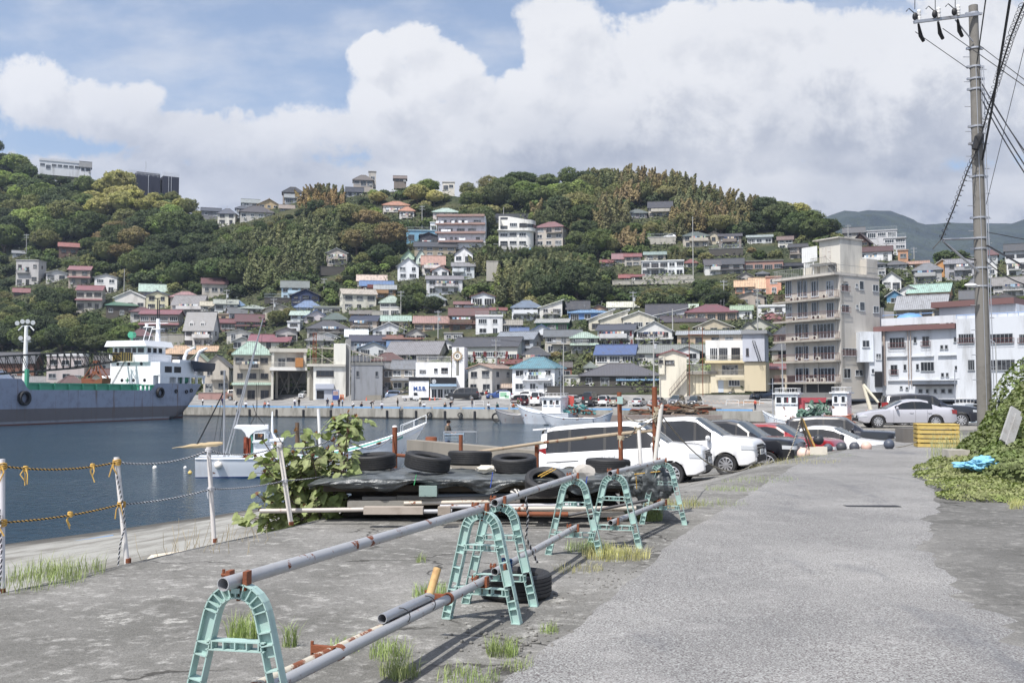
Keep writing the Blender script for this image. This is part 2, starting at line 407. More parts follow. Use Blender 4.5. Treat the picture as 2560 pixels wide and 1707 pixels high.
for i in range(260):
 Y=1+i* .165
 l=interp(EDGE,Y)+noise.noise(Vector((Y*1.3,3,0)))* .10+noise.noise(Vector((Y*5,9,0)))* .04
 r_=interp(REDGE,Y)+noise.noise(Vector((Y*1.1,7,0)))* .22+noise.noise(Vector((Y*6,2,0)))* .14
 rows.append([(l+(r_-l)*k/24,Y,zgrid(l+(r_-l)*k/24,Y)+(.016 if 0<k<24 else-.012))for k in range(25)])
MB().grid(rows).obj('road',M_asph,smooth=True)['kind']='structure'
m,g,b=newmat('ramp_concrete');pos=g.n('ShaderNodeNewGeometry').outputs['Position'];sp=g.n('ShaderNodeSeparateXYZ');g.lk(pos,sp.inputs[0])
c=g.mix(g.mr(g.noise(g.mapping(pos,(1, .3,1),(0,0,0),(0,0, .5)),1.2,6, .65), .4, .66),(.33, .325, .30),(.17, .16, .14))
c=g.mix(g.mr(g.m('ADD',sp.outputs[2],g.m('MULTIPLY',g.noise(pos,1.5,4, .6), .5)), .75, .35),c,(.055, .05, .042))
c=g.mix(g.mr(g.noise(pos,50,3, .6), .4, .7,0, .4),c,(.1, .1, .09))
g.lk(c,b.inputs['Base Color']);b.inputs['Roughness'].default_value= .9;bump(g,b,g.noise(pos,18,6, .7), .5, .03)
A=[(-7.5,1),(-4.46,8.63),(-3.97,10.2),(-3.5,11.6),(-2.94,13.1),(-2.5,15),(-1.75,18),(-1.75,22)]
Bq=[(-22,15),(-14.3,27.7),(-13,29.3),(-11.8,30.9),(-10.6,33.5),(-9.5,35.9),(-7.5,39),(-5,43)]
rows=[]
for(a,c_)in zip(A,Bq):
 rows.append([(a[0]+(c_[0]-a[0])*t*1.1+noise.noise(Vector((t*9,a[1],0)))* .15*t,a[1]+(c_[1]-a[1])*t*1.1,2.32*(1-t)- .06+noise.noise(Vector((a[0]*2,a[1],t*6)))* .06)for t in[k/16 for k in range(18)]])
MB().grid(rows).obj('boat_ramp',m,smooth=True)['kind']='structure'
RIDGE=[(-900,470),(-300,400),(0,395),(60,425),(110,455),(215,450),(300,470),(440,520),(520,545),(600,545),(740,510),(800,490),(920,485),(1020,480),(1130,490),(1200,505),
(1260,475),(1330,470),(1480,455),(1560,452),(1650,468),(1750,505),(1850,545),(1950,550),(2060,600),(2150,610),(2300,655),(2560,655),(3000,640),(3500,640)]
m,g,b=newmat('hillside_soil');pos=g.n('ShaderNodeNewGeometry').outputs['Position']
c=g.mix(g.mr(g.noise(pos, .12,5, .6), .4, .65),(.030, .042, .016),(.075, .075, .035))
c=g.mix(g.mr(g.noise(pos, .9,5, .7), .55, .75),c,(.14, .125, .085))
g.lk(c,b.inputs['Base Color']);b.inputs['Roughness'].default_value=1;bump(g,b,g.noise(pos,1.2,6, .7),1, .6)
M_soil=m
m,g,b=newmat('quay_paving');pos=g.n('ShaderNodeNewGeometry').outputs['Position']
c=g.mix(g.mr(g.noise(pos, .3,6, .6), .4, .66),(.20, .195, .19),(.30, .295, .28));c=g.mix(g.mr(g.noise(pos,4,4, .6), .5, .8,0, .5),c,(.12, .115, .11))
g.lk(c,b.inputs['Base Color']);b.inputs['Roughness'].default_value= .95;M_quay=m
pxs=[-900+i*40 for i in range(112)]
def land(px,y):
 return P(px,y,hillY(px,y))
qrows=[]
for px in pxs:
 Yq=quayY(px);u=(px-CX)/F
 qrows.append([Vector((u*Yq,Yq,1.71)),Vector((u*Yq*1.05,Yq*1.05,1.86)),Vector((u*Yq*1.08,Yq*1.08,1.95)),P(px,1004,Yq*1.13),P(px,999.5,Yq*1.21),P(px,984.6,hillY(px,984.6))])
mb=MB();mb.grid(qrows);mb.obj('quay_apron',M_quay)['kind']='structure'
hr=[]
for px in pxs:
 yr=interp(RIDGE,px);col=[P(px,985.6,hillY(px,985.6)- .3)]
 for k in range(1,27):
  y=985+(yr-985)*k/26;p=land(px,y)
  p.z+=noise.noise(Vector((p.x* .03,p.y* .03,0)))*1.5*min(1,k/6);col.append(p)
 q_=col[-1]
 for d,dz in((30,-6),(80,-30),(200,-110),(400,-200)):col.append(Vector((q_.x*(1+d/q_.y),q_.y+d,max(-5,q_.z+dz))))
 hr.append(col)
MB().grid(hr).obj('hillside',M_soil,smooth=True)['kind']='structure'
m,g,b=newmat('quay_wall_concrete');pos=g.n('ShaderNodeNewGeometry').outputs['Position'];sp=g.n('ShaderNodeSeparateXYZ');g.lk(pos,sp.inputs[0])
c=g.mix(g.mr(g.noise(g.mapping(pos,(1,1, .25)), .8,6, .65), .38, .7),(.36, .345, .31),(.19, .18, .155))
c=g.mix(g.mr(g.m('ADD',sp.outputs[2],g.m('MULTIPLY',g.noise(pos,1.2,4, .6), .35)), .55, .3),c,(.035, .032, .028))
g.lk(c,b.inputs['Base Color']);b.inputs['Roughness'].default_value= .9;M_qw=m
def qpt(px,dz=1.71,back=0):
 Y=quayY(px);u=(px-CX)/F;return Vector((u*Y,Y+back,dz))
rows=[[qpt(px,1.70),qpt(px,1.70)+Vector((0,-.0,-.0)),qpt(px,-1.5)]for px in pxs]
mb=MB();mb.grid([[qpt(px,1.74,0),qpt(px,1.74,-.35),qpt(px,-1.5,-.35)]for px in pxs]);mb.obj('quay_wall',M_qw)['kind']='structure'
kx=440;kn=0;M_kerb=paint('kerb_paint', .6,dirt=.3,dscale=2)
QD=(qpt(1000)-qpt(900)).normalized();QA=math.atan2(QD.y,QD.x)
KERBS=[(449,531),(536,730),(735,765),(770,882),(887,930),(938,1002),(1010,1078),(1084,1150),(1157,1212),(1219,1270),(1277,1330),(1460,1530),(1545,1612),(1618,1672),(1690,1760),(1790,1880)]
kerb0=None
for(a,b_)in KERBS:
 p0,p1=qpt(a,1.74),qpt(b_,1.74);c_=(p0+p1)/2;l=(p1-p0).length
 o=MB().box((0,0, .12),(l, .3, .24)).obj('quay_kerb',M_kerb,col=L('5f9fd6'));o.location=c_+Vector((0, .0,0));o.rotation_euler=(0,0,QA)
 tag(o,'blue painted kerb length on the edge of the far quay','kerb','blue kerbs along the far quay edge')
m,g,b=newmat('far_forest');pos=g.n('ShaderNodeNewGeometry').outputs['Position']
c=g.mix(g.mr(g.noise(pos, .012,7, .65), .4, .6),(.020, .034, .036),(.045, .065, .052));c=g.mix(g.mr(g.noise(pos, .05,4, .6), .45, .7),c,(.03, .045, .02))  # bluish tones put distance haze into the forest colour
g.lk(c,b.inputs['Base Color']);b.inputs['Roughness'].default_value=1;bump(g,b,g.noise(pos, .03,6, .7),1,25)
SK=[(900,640),(1500,600),(1900,590),(2040,590),(2100,574),(2160,566),(2230,567),(2280,576),(2330,590),(2380,590),(2440,584),(2500,588),(2560,586),(2700,560),(3000,540),(3400,600)]
rows=[]
for i in range(90):
 px=900+i*29;y=interp(SK,px);row=[]
 for k in range(24):
  t=k/23;Y=900+1700*t;hgt=P(px,y,2300).z
  prof=math.sin(min(1,t/ .82)*PI/2)**1.3 if t< .82 else 1-(t- .82)*1.2
  X=(px-CX)/F*Y
  row.append((X,Y,-8+(hgt+8)*prof+(noise.fractal(Vector((X* .004,Y* .004,0)),1,2,5)*45*math.sin(PI*min(1,t/ .82))+noise.noise(Vector((X* .03,Y* .03,2)))*3)))
 rows.append(row)
MB().grid(rows).obj('mountain',m,smooth=True)['kind']='structure'
m=bpy.data.materials.new('haze_air');m.use_nodes=True;n_=m.node_tree;n_.nodes.remove(n_.nodes['Principled BSDF']);pv=n_.nodes.new('ShaderNodeVolumePrincipled')
pv.inputs['Color'].default_value=(.62, .74,1,1);pv.inputs['Density'].default_value= .00014;pv.inputs['Anisotropy'].default_value= .2;n_.links.new(pv.outputs[0],n_.nodes['Material Output'].inputs['Volume'])
MB().b2(-1900,2600,-60,2700,-9,460).obj('haze',m)['kind']='stuff'
def leafmat(name,trans=0.0,varscale=.35,rough=.7,lo=.8,hi=1.2):
 m,g,b=newmat(name);oi=g.n('ShaderNodeObjectInfo');pos=coordnode(g)
 n_=g.noise(pos,varscale,4, .6);n2=g.noise(pos,varscale*7,3, .6)
 hs=g.n('ShaderNodeHueSaturation');g.lk(oi.outputs['Color'],hs.inputs['Color'])
 g.put(hs.inputs['Hue'],g.mr(n_, .3, .7, .485, .515));g.put(hs.inputs['Value'],g.mr(n2, .3, .7,lo,hi));g.put(hs.inputs['Saturation'],g.mr(n_, .3, .7, .8,1.0))
 g.lk(hs.outputs[0],b.inputs['Base Color']);b.inputs['Roughness'].default_value=rough;b.inputs['Specular IOR Level'].default_value= .25
 if trans:
  t=g.n('ShaderNodeBsdfTranslucent');g.lk(g.mix(1.0,hs.outputs[0],(1.3,1.5, .6),'MULTIPLY'),t.inputs[0])
  ms=g.n('ShaderNodeMixShader');ms.inputs[0].default_value=trans
  g.lk(b.outputs[0],ms.inputs[1]);g.lk(t.outputs[0],ms.inputs[2]);g.lk(ms.outputs[0],g.nt.nodes['Material Output'].inputs[0])
 return m
M_leaf=leafmat('foliage', .12);M_leafg=leafmat('brush_foliage',0, .06);M_bark=paint('bark', .95,dirt=.4,dscale=3,base=(.09, .07, .05))
M_leafn=leafmat('near_foliage', .22,1.1, .6, .55,1.4)
def rvec(r=rnd):
 while True:
  v=Vector((r.uniform(-1,1),r.uniform(-1,1),r.uniform(-1,1)))
  if .05<v.length<1:return v.normalized()
def leafquad(mb,c,n,s,r=rnd):
 u=n.orthogonal().normalized();a=r.uniform(0,PI);w=n.cross(u)
 u2=u*math.cos(a)+w*math.sin(a);w2=n.cross(u2)
 k=len(mb.v)
 mb.v+=[tuple(c+u2*s),tuple(c+w2*s* .6),tuple(c-u2*s),tuple(c-w2*s* .6)]
 mb.f.append((k,k+1,k+2,k+3));mb.mi.append(mb.m)
def puff(mb,c,R_,n,s,flat=.8,r=rnd):
 for _ in range(n):
  d=rvec(r)
  if d.z<-.35:d.z=-d.z* .5;d.normalize()
  rr=R_*(.70+ .42*r.random()**1.5)
  p=c+Vector((d.x,d.y,d.z*flat))*rr
  leafquad(mb,p,(d+rvec(r)* .75).normalized(),s*r.uniform(.7,1.3),r)
def crown_mesh(name,seed,npuff=34,leaves=95,s=.17,prad=.30,tall=.8,open_=0.0):
 """unit crown (radius 1, from z=0 to about 1.6) of leaf clusters grouped in billows"""
 r=random.Random(seed);mb=MB()
 cs=[]
 for i in range(npuff):
  a=i*2.399963+r.uniform(-.3, .3);t=(i+ .5)/npuff
  z=1-t*1.35
  rad=math.sqrt(max(0,1-max(-.2,z)**2))*(.74 if z>0 else .74+z* .3)
  rad*=r.uniform(.8,1.15)
  cs.append(Vector((rad*math.cos(a),rad*math.sin(a), .62+z*tall* .62*r.uniform(.85,1.15))))
 for c in cs:
  pr=prad*r.uniform(.75,1.3);puff(mb,c,pr,int(leaves*(pr/prad)**2),s*r.uniform(.85,1.1)*prad/ .3* .42, .8,r)
 core=MB();k=len(mb.v)
 core.ball((0,0, .55), .62,10,7,(1,1, .62*tall/ .8));mb.add(core.v,core.f,0)
 if not open_:
  for c in cs:core=MB();core.ball(c,prad* .50,6,4);mb.add(core.v,core.f,0)
 return mb.raw(name,M_leaf)
def plume_mesh(name,seed,n=13,leaves=230,s=.05):
 """bamboo: a stand of drooping feathery plumes, unit height"""
 r=random.Random(seed);mb=MB()
 for i in range(n):
  a=r.uniform(0,2*PI);rr= .62*math.sqrt(r.random());x,y=rr*math.cos(a),rr*math.sin(a)
  H=r.uniform(.55, .98);lx,ly=r.uniform(-.28, .28),r.uniform(-.28, .28)
  for k in range(leaves):
   t=r.random()** .8;w= .17*math.sin(PI*min(1, .12+t* .86))** .7*(1.25-t* .6)
   b_=r.uniform(0,2*PI);q_=w*math.sqrt(r.random())
   c=Vector((x+lx*t*t+q_*math.cos(b_),y+ly*t*t+q_*math.sin(b_), .12+H* .9*t-q_* .3))
   d=Vector((math.cos(b_),math.sin(b_),r.uniform(-.5, .8))).normalized()
   leafquad(mb,c,(d+rvec(r)* .5).normalized(),s*r.uniform(.6,1.2),r)
 return mb.raw(name,M_leaf)
def trunk_mesh(name,seed):
 r=random.Random(seed);mb=MB()
 mb.tube([(0,0,-.6),(.01, .01, .1),(.03,0, .55)],[.075, .055, .035],6)
 for i in range(4):
  a=i*1.6+r.random();mb.tube([(0,0, .1+ .08*i),(.25*math.cos(a), .25*math.sin(a), .4+ .05*i),(.5*math.cos(a), .5*math.sin(a), .62+ .1*i)],[.035, .022, .01],5)
 return mb.raw(name,M_bark)
CR_DOME=[crown_mesh('broadleaf_crown',s,60,85, .15, .23)for s in(1,2,3,4)]
CR_LOOSE=[crown_mesh('loose_crown',s,44,70, .15, .24,1.0,1)for s in(11,12,13)]
CR_BAM=[plume_mesh('bamboo_crown',s)for s in(21,22,23)]
CR_SHRUB=[crown_mesh('shrub_crown',s,12,90, .22, .42, .8)for s in(31,32)]
def pine_mesh(seed):
 r=random.Random(seed);mb=MB()
 for i in range(15):
  t=i/14;n=int(6*(1-t))+2;rad= .34*(1-t)** .8+ .03
  for k in range(n):
   a=r.uniform(0,2*PI);puff(mb,Vector((rad* .6*math.cos(a),rad* .6*math.sin(a), .25+t* .8)), .10+ .06*(1-t),38, .028, .55,r)
 return mb.raw('conifer_crown',M_leaf)
CR_PINE=[pine_mesh(41)]
TR=[trunk_mesh('tree_trunk',s)for s in(51,52)]
PAL={'green':['56692f','4e632c','5c7330','486030','57683c'],'bright':['75902f','6c8a34','7a9238'],'yellow':['9c9e4e','929648','a2a252'],'brown':['7c7448','847648','727044'],
'dark':['3f5230','3a4c2c','465a34'],'olive':['717a42','6a743e','7a7c48'],'bamboo':['66744a','707c50','606c48','787f4e'],'bbrown':['867c4c','78744a','8a7c50','6c7046'],'gold':['9c8448','8e7c44']}
KIND={'green':'broadleaf_tree','bright':'broadleaf_tree','yellow':'broadleaf_tree','brown':'broadleaf_tree','dark':'broadleaf_tree','olive':'broadleaf_tree','bamboo':'bamboo_clump','bbrown':'bamboo_clump','gold':'bamboo_clump','pine':'conifer_tree'}
WORD={'green':'mid green broadleaf tree','bright':'fresh bright green broadleaf tree','yellow':'yellow flowering rounded broadleaf tree','brown':'brownish new-leafed rounded tree','dark':'dark green dense tree','olive':'olive green rounded tree',
'bamboo':'grey green feathery bamboo clump','bbrown':'brown tinged feathery bamboo clump','gold':'golden feathery bamboo clump','pine':'dark pointed conifer'}
def tree(kind,loc,rad,label,group,ht=None,shrub=False,cat='tree'):
 bam=kind in('bamboo','bbrown','gold')
 pal=PAL['dark' if kind=='pine' else kind];col=L(rnd.choice(pal));f=rnd.uniform(.8,1.25);f*= .88 if kind in('green','dark','bamboo')else .92;col=(col[0]*f*1.08,col[1]*f,col[2]*f* .82)
 root=thing('shrub' if shrub else KIND[kind],loc,label,cat,group,rnd.uniform(0,6.28))
 me=rnd.choice(CR_BAM)if bam else CR_PINE[0]if kind=='pine' else rnd.choice(CR_SHRUB)if shrub else rnd.choice(CR_DOME+(CR_LOOSE if kind in('green','bright','olive')else[]))
 o=mk('crown',me,root,col)
 if bam or kind=='pine':h=ht or rad*1.9;o.scale=(rad*(1.75 if kind!='pine' else 3),rad*(1.9 if kind!='pine' else 3),h)
 else:
  h=ht or rad* .35;o.scale=(rad,rad,rad*rnd.uniform(.85,1.1));o.location.z=0 if shrub else h
  if not shrub:t=mk('trunk',rnd.choice(TR),root);t.scale=(rad,rad,rad*1.1+h);t.location.z=0
 return root
CROP={'A':(860,700, .2296),'B':(1340,700, .2296),'C':(380,700, .2296),'D':(1860,680, .2976),'E':(1900,500, .2806),'F':(0,640, .2807),
'G':(940,380, .2296),'H':(1440,380, .2296),'I':(460,380, .2296),'J':(0,300, .2177),'N':(0,0,1)}
RECTS=[]
_wm={}
def win_mesh(w,h,n,dark=False):
 w=max(.4,round(w/ .15)* .15);h=max(.4,round(h/ .15)* .15);k=(w,h,n,dark)
 if k in _wm:return _wm[k]
 mb=MB();f= .06;d= .07
 mb.b2(-w/2,w/2,-d,0,-h/2,-h/2+f);mb.b2(-w/2,w/2,-d,0,h/2-f,h/2)
 mb.b2(-w/2,-w/2+f,-d,0,-h/2+f,h/2-f);mb.b2(w/2-f,w/2,-d,0,-h/2+f,h/2-f)
 for i in range(1,n):x=-w/2+w*i/n;mb.b2(x-f/2,x+f/2,-d+ .01,0,-h/2+f,h/2-f)
 mb.m=1;mb.b2(-w/2+f,w/2-f,-d+ .03,-.005,-h/2+f,h/2-f)
 mb.m=0;mb.b2(-w/2- .06,w/2+ .06,-d- .06,0,-h/2- .08,-h/2)
 _wm[k]=mb.mesh('window',[M_plain,M_glassd if dark else M_glass]);return _wm[k]
def window(par,x,y,z,w,h,n=2,rz=0,col=None,dark=False):
 o=mk('window',win_mesh(w,h,n,dark),par,col or rnd.choice(FRC));o.location=(x,y,z);o.rotation_euler=(0,0,rz);return o
FRC=[L('cfd2d6'),L('b9bcc0'),L('4a3c34'),L('6f6a66'),L('dfe1e3'),L('8d8f92')]
def roof_mesh(Lx,Ly,rise,oh,kind,th=.14):
 """ridge along x; Lx, Ly are wall sizes; z=0 at the eaves line"""
 mb=MB();hx,hy=Lx/2+oh* .8,Ly/2+oh
 if kind=='hip':
  e=-oh*rise/(Ly/2+ .01)* .6;rl=max(.15,hx-hy* .95)
  b_=[(-hx,-hy,e),(hx,-hy,e),(hx,hy,e),(-hx,hy,e)];t_=[(-rl,0,rise),(rl,0,rise)]
  mb.add([*b_,*t_],[(0,1,5,4),(1,2,5),(2,3,4,5),(3,0,4)],0)
  mb.add([*b_,*[(x,y,z-th)for x,y,z in b_]],[(0,4,5,1),(1,5,6,2),(2,6,7,3),(3,7,4,0),(4,7,6,5)],1)
  mb.tube([(-rl,0,rise+ .05),(rl,0,rise+ .05)], .12,6,mi=0)
  for sx in(-1,1):
   for sy in(-1,1):mb.tube([(sx*rl,0,rise+ .02),(sx*hx,sy*hy,e+ .03)], .09,5,mi=0)
 elif kind=='gable':
  sl=rise/(Ly/2);e=-oh*sl
  for sy in(-1,1):
   top=[(-hx,sy*hy,e+th),(hx,sy*hy,e+th),(hx,0,rise+th),(-hx,0,rise+th)]
   mb.add([*top,*[(x,y,z-th)for x,y,z in top]],[(0,1,2,3)],0)
   mb.add([*top,*[(x,y,z-th)for x,y,z in top]],[(0,4,5,1),(1,5,6,2),(3,7,4,0),(4,7,6,5)],1)
  mb.b2(-hx,hx,-.12, .12,rise+th- .02,rise+th+ .14,0)
 elif kind=='shed':
  e=-oh*rise/Ly;top=[(-hx,-hy,e+th),(hx,-hy,e+th),(hx,hy,rise-e+th),(-hx,hy,rise-e+th)]
  vs=[*top,*[(x,y,z-th)for x,y,z in top]]
  mb.add(vs,[(0,1,2,3)],0);mb.add(vs,[(0,4,5,1),(1,5,6,2),(2,6,7,3),(3,7,4,0),(4,7,6,5)],1)
 return mb
def rail_mb(mb,pts,h=1.0,gap=.16,r=.018,top=.03,mi=None):
 """railing along a polyline"""
 for a,b_ in zip(pts,pts[1:]):
  a=Vector(a);b_=Vector(b_);l=(b_-a).length;n=max(1,int(l/gap));up=Vector((0,0,h))
  mb.tube([a+up,b_+up],top,5,mi=mi);mb.tube([a+Vector((0,0, .08)),b_+Vector((0,0, .08))],top* .8,4,mi=mi)
  for i in range(n+1):p=a+(b_-a)*i/n;mb.tube([p,p+up],r,4,False,mi=mi)
LAND=[]
def cname(h):
 r_,g_,b_=(int(h[i:i+2],16)for i in(0,2,4));mx_,mn=max(r_,g_,b_),min(r_,g_,b_);sat=(mx_-mn)/max(1,mx_)
 lt='dark ' if mx_<100 else 'pale ' if mx_>205 and sat< .35 else ''
 if sat< .09:return 'white' if mx_>212 else 'light grey' if mx_>175 else 'grey' if mx_>100 else 'dark grey'
 if mx_==r_:
  hue=(g_-b_)/(mx_-mn)
  if sat< .24 and hue> .3:return 'cream' if mx_>210 else 'beige' if mx_>170 else 'taupe'
  return lt+('red' if hue< .2 and sat> .35 else 'pink' if hue< .2 else 'orange' if hue< .62 and mx_>195 else 'brown' if hue< .72 else 'yellow' if mx_>190 else 'olive')
 if mx_==g_:return lt+('teal' if b_>r_+12 and sat> .3 else 'green')
 return('pale blue' if sat< .22 and mx_>160 else 'slate' if sat< .25 else lt+'blue')
def house(line):
 a=[s_.strip()for s_ in line.split('|')]
 ox,oy,sc_=CROP[a[0]];x0,x1,yb,ye,yr=[float(v)for v in a[1].split()]
 x0,x1=ox+x0*sc_,ox+x1*sc_;yb,ye,yr=oy+yb*sc_,oy+ye*sc_,oy+yr*sc_
 typ,wall,roof,side,st=a[2],a[3],a[4],float(a[5]),int(a[6]);op=a[7]if len(a)>7 else ''
 label=a[8]if len(a)>8 else None
 mid=(x0+x1)/2;u=(mid-CX)/F;th=math.atan(u);s=R(side)
 Y=hillY(mid,yb)
 if 'N' in op:Y*= .9
 ext=(x1-x0)*(Y+3)*math.cos(th)/F
 ratio= .75 if typ!='gy' else 1.15
 w=ext/(math.cos(s)+ratio*abs(math.sin(s)));d=w*ratio
 d=max(3.2,min(d,11));w=max(2,(ext-d*abs(math.sin(s)))/math.cos(s))
 Yc=Y+d/2
 z0=P(mid,yb,Y).z;zE=P(mid,ye,Y).z
 zR=P(mid,yr,Yc if typ in('gx','hip')else Y).z
 c=P(mid,yb,Yc);rz=-th-s
 root=thing('house',(c.x,c.y,z0),None,'house',None,rz)
 H=zE-z0;rise=max(.25,zR-zE);wc=L(wall);_w=sum(wc)/3;wc=tuple((v* .8+_w* .2)* .9 for v in wc);rc=L(roof);_l=sum(rc)/3;rc=tuple((v* .62+_l* .38)* .95 for v in rc)
 trim=L('d8d6d0')if sum(wc)>1.2 else L('6a5f56')
 RECTS.append((x0-1,x1+1,yr-2,yb,Yc))
 mb=MB()
 if typ in('gx','sb'):
  if typ=='gx':prof=[(-d/2,-2.5),(d/2,-2.5),(d/2,H),(0,H+rise- .04),(-d/2,H)]
  else:prof=[(-d/2,-2.5),(d/2,-2.5),(d/2,H+rise- .04),(-d/2,H)]
  mb.prism(prof,-w/2,w/2,'X')
 elif typ=='gy':mb.prism([(-w/2,-2.5),(w/2,-2.5),(w/2,H),(0,H+rise- .04),(-w/2,H)],-d/2,d/2,'Y')
 elif typ=='sl':mb.prism([(-w/2,-2.5),(w/2,-2.5),(w/2,H+rise- .04),(-w/2,H)],-d/2,d/2,'Y')
 elif typ=='sr':mb.prism([(-w/2,-2.5),(w/2,-2.5),(w/2,H),(-w/2,H+rise- .04)],-d/2,d/2,'Y')
 elif typ=='flat':mb.b2(-w/2,w/2,-d/2,d/2,-2.5,H)
 else:mb.b2(-w/2,w/2,-d/2,d/2,-2.5,H)
 mb.obj('wall',M_wall,root,wc)
 tile=M_tile if(sum(rc)< .7 or 't' in op)else M_sheet
 oh= .55
 if typ=='flat':
  m_=MB();m_.b2(-w/2- .15,w/2+ .15,-d/2- .25,d/2+ .1,H,H+rise* .6+ .1)
  m_.obj('roof',M_plain,root,tuple(v* .9 for v in rc))
  if 'r' in op:m_=MB();rail_mb(m_,[(-w/2,-d/2,H+ .3),(w/2,-d/2,H+ .3),(w/2,d/2,H+ .3)],1.0, .3);m_.obj('roof_railing',M_plain,root,L('a8acb0'))
 else:
  k={'gx':('gable',w,d,0),'gy':('gable',d,w,PI/2),'hip':('hip',w,d,0),'sb':('shed',w,d,0),'sl':('shed',d,w,-PI/2),'sr':('shed',d,w,PI/2)}[typ]
  if typ=='hip' and d>w:k=('hip',d,w,PI/2)
  r_=roof_mesh(k[1],k[2],rise,oh if w>3 else .3,k[0]).obj('roof',[tile,M_plain],root,rc);r_.location=(0,0,H);r_.rotation_euler=(0,0,k[3])
 fh=H/st;fl=0
 fr=rnd.choice(FRC)
 yf=-d/2
 if 'n' not in op:
  for i in range(st):
   zb_=i*fh;low=i==0
   hid=False
   nw=max(1,int(round(w/(2.9 if w<9 else 3.2))))
   if 'W' in op:nw=max(1,int(w/2.3))
   hh=min(fh* .55,1.25);zc=zb_+fh* .52
   for j in range(nw):
    ww=rnd.choice([1.2,1.65,1.8,2.1])if 'W' not in op else w/nw* .82
    ww=min(ww,w/nw* .84)
    x=-w/2+(j+ .5)*w/nw+(rnd.uniform(-.2, .2)if 'W' not in op else 0)
    h2=hh
    if('b' in op and i==st-1 and j==nw//2)or(low and rnd.random()< .35):h2=min(fh* .75,1.9)
    z2=zc if h2==hh else zb_+h2/2+ .12
    if low and 'g' in op and j==nw-1:continue
    window(root,x,yf,z2,ww,h2,2 if ww<1.9 else 4,0,fr,rnd.random()< .45)
    if 'S' in op:m_=MB();m_.b2(x-ww/2- .55,x-ww/2- .05,yf- .08,yf,z2-h2/2,z2+h2/2);m_.b2(x+ww/2+ .05,x+ww/2+ .55,yf- .08,yf,z2-h2/2,z2+h2/2);m_.obj('shutter',M_plain,root,L('7c3030'))
    if rnd.random()< .3 and i>0 and 'b' not in op:m_=MB();m_.b2(x-ww/2- .1,x+ww/2+ .1,yf- .45,yf,z2+h2/2+ .1,z2+h2/2+ .16);m_.obj('awning',M_plain,root,L('8c8a84'))
   sx=1 if side>=0 else-1
   if abs(side)>7:
    for j in range(max(1,int(d/3.5))):window(root,sx*w/2,-d/2+(j+ .5)*d/max(1,int(d/3.5))+rnd.uniform(-.4, .4),zc, .9,hh* .8,2,sx*PI/2,fr,rnd.random()< .5)
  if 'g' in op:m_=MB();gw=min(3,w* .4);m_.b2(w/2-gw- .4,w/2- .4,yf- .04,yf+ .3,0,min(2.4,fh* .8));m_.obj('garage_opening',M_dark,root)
 if 'm' in op and st>1:
  m_=MB();z=fh;oo=1.1
  m_.add([(-w/2- .3,yf-oo,z- .1),(w/2+ .3,yf-oo,z- .1),(w/2+ .3,yf,z+ .35),(-w/2- .3,yf,z+ .35)],[(0,1,2,3)],0)
  m_.add([(-w/2- .3,yf-oo,z- .24),(w/2+ .3,yf-oo,z- .24),(w/2+ .3,yf,z+ .21),(-w/2- .3,yf,z+ .21),(-w/2- .3,yf-oo,z- .1),(w/2+ .3,yf-oo,z- .1)],[(0,3,2,1),(0,1,5,4)],1)
  m_.obj('lower_roof',[tile,M_plain],root,rc)
 if 'b' in op:
  z=(st-1)*fh+ .05;bw=w*rnd.uniform(.5, .85);bx=rnd.uniform(-1,1)*(w-bw)/2
  m_=MB();m_.b2(bx-bw/2,bx+bw/2,yf-1.0,yf,z- .15,z)
  solid=rnd.random()< .35 or 'w' in op
  bo=m_.obj('balcony',M_wall,root,wc)
  m_=MB();pts=[(bx-bw/2,yf- .02,z),(bx-bw/2,yf-1,z),(bx+bw/2,yf-1,z),(bx+bw/2,yf- .02,z)]
  if solid:m_.b2(bx-bw/2,bx+bw/2,yf-1.04,yf- .96,z,z+ .95);m_.b2(bx-bw/2- .02,bx-bw/2+ .06,yf- .96,yf,z,z+ .95);m_.b2(bx+bw/2- .06,bx+bw/2+ .02,yf- .96,yf,z,z+ .95);m_.obj('balcony_railing',M_wall,bo,wc)
  else:rail_mb(m_,pts, .95, .17);m_.obj('balcony_railing',M_plain,bo,rnd.choice([L('5c4a42'),L('c8cbce'),L('77797c')]))
  if rnd.random()< .45 or 'l' in op:laundry(root,bx-bw* .4,bx+bw* .4,yf- .75,z+ .75)
 if rnd.random()< .4 and st>0 and typ!='flat':
  m_=MB();x=rnd.choice([-1,1])*w* .36;m_.b2(x- .4,x+ .4,yf- .36,yf- .03, .25, .85);m_.m=1;m_.lathe([(.01,yf- .365),(.22,yf- .37)],12,(x- .08,0, .55),'Y');m_.obj('air_conditioner',[M_plain,M_dark],root,L('d2d2cc'))
 if rnd.random()< .35:
  m_=MB();x=rnd.uniform(-.3, .3)*w;zt=H+rise* .8;m_.tube([(x,0,zt),(x,0,zt+1.6)], .025,4)
  for k in range(4):m_.tube([(x- .35+k* .06,0,zt+1.2+k* .1),(x+ .35-k* .06,0,zt+1.2+k* .1)], .012,3)
  m_.obj('aerial',M_plain,root,L('9a9da0'))
 if 'd' in op:
  for k,x in enumerate((-w* .28,w* .12)):
   q_=MB();q_.prism([(x- .7,H*1.0+ .2),(x+ .7,H+ .2),(x+ .7,H+1.5),(x,H+2.2),(x- .7,H+1.5)],yf+ .4,0,'Y');dm=q_.obj('dormer',M_wall,root,wc)
   window(dm,x,yf+ .4,H+ .95, .9,1.1,2,0,L('e4e4e4'))
 root['_a']=1;root['_px']=mid;root['_py']=(yb+yr)/2;root['_x0']=x0
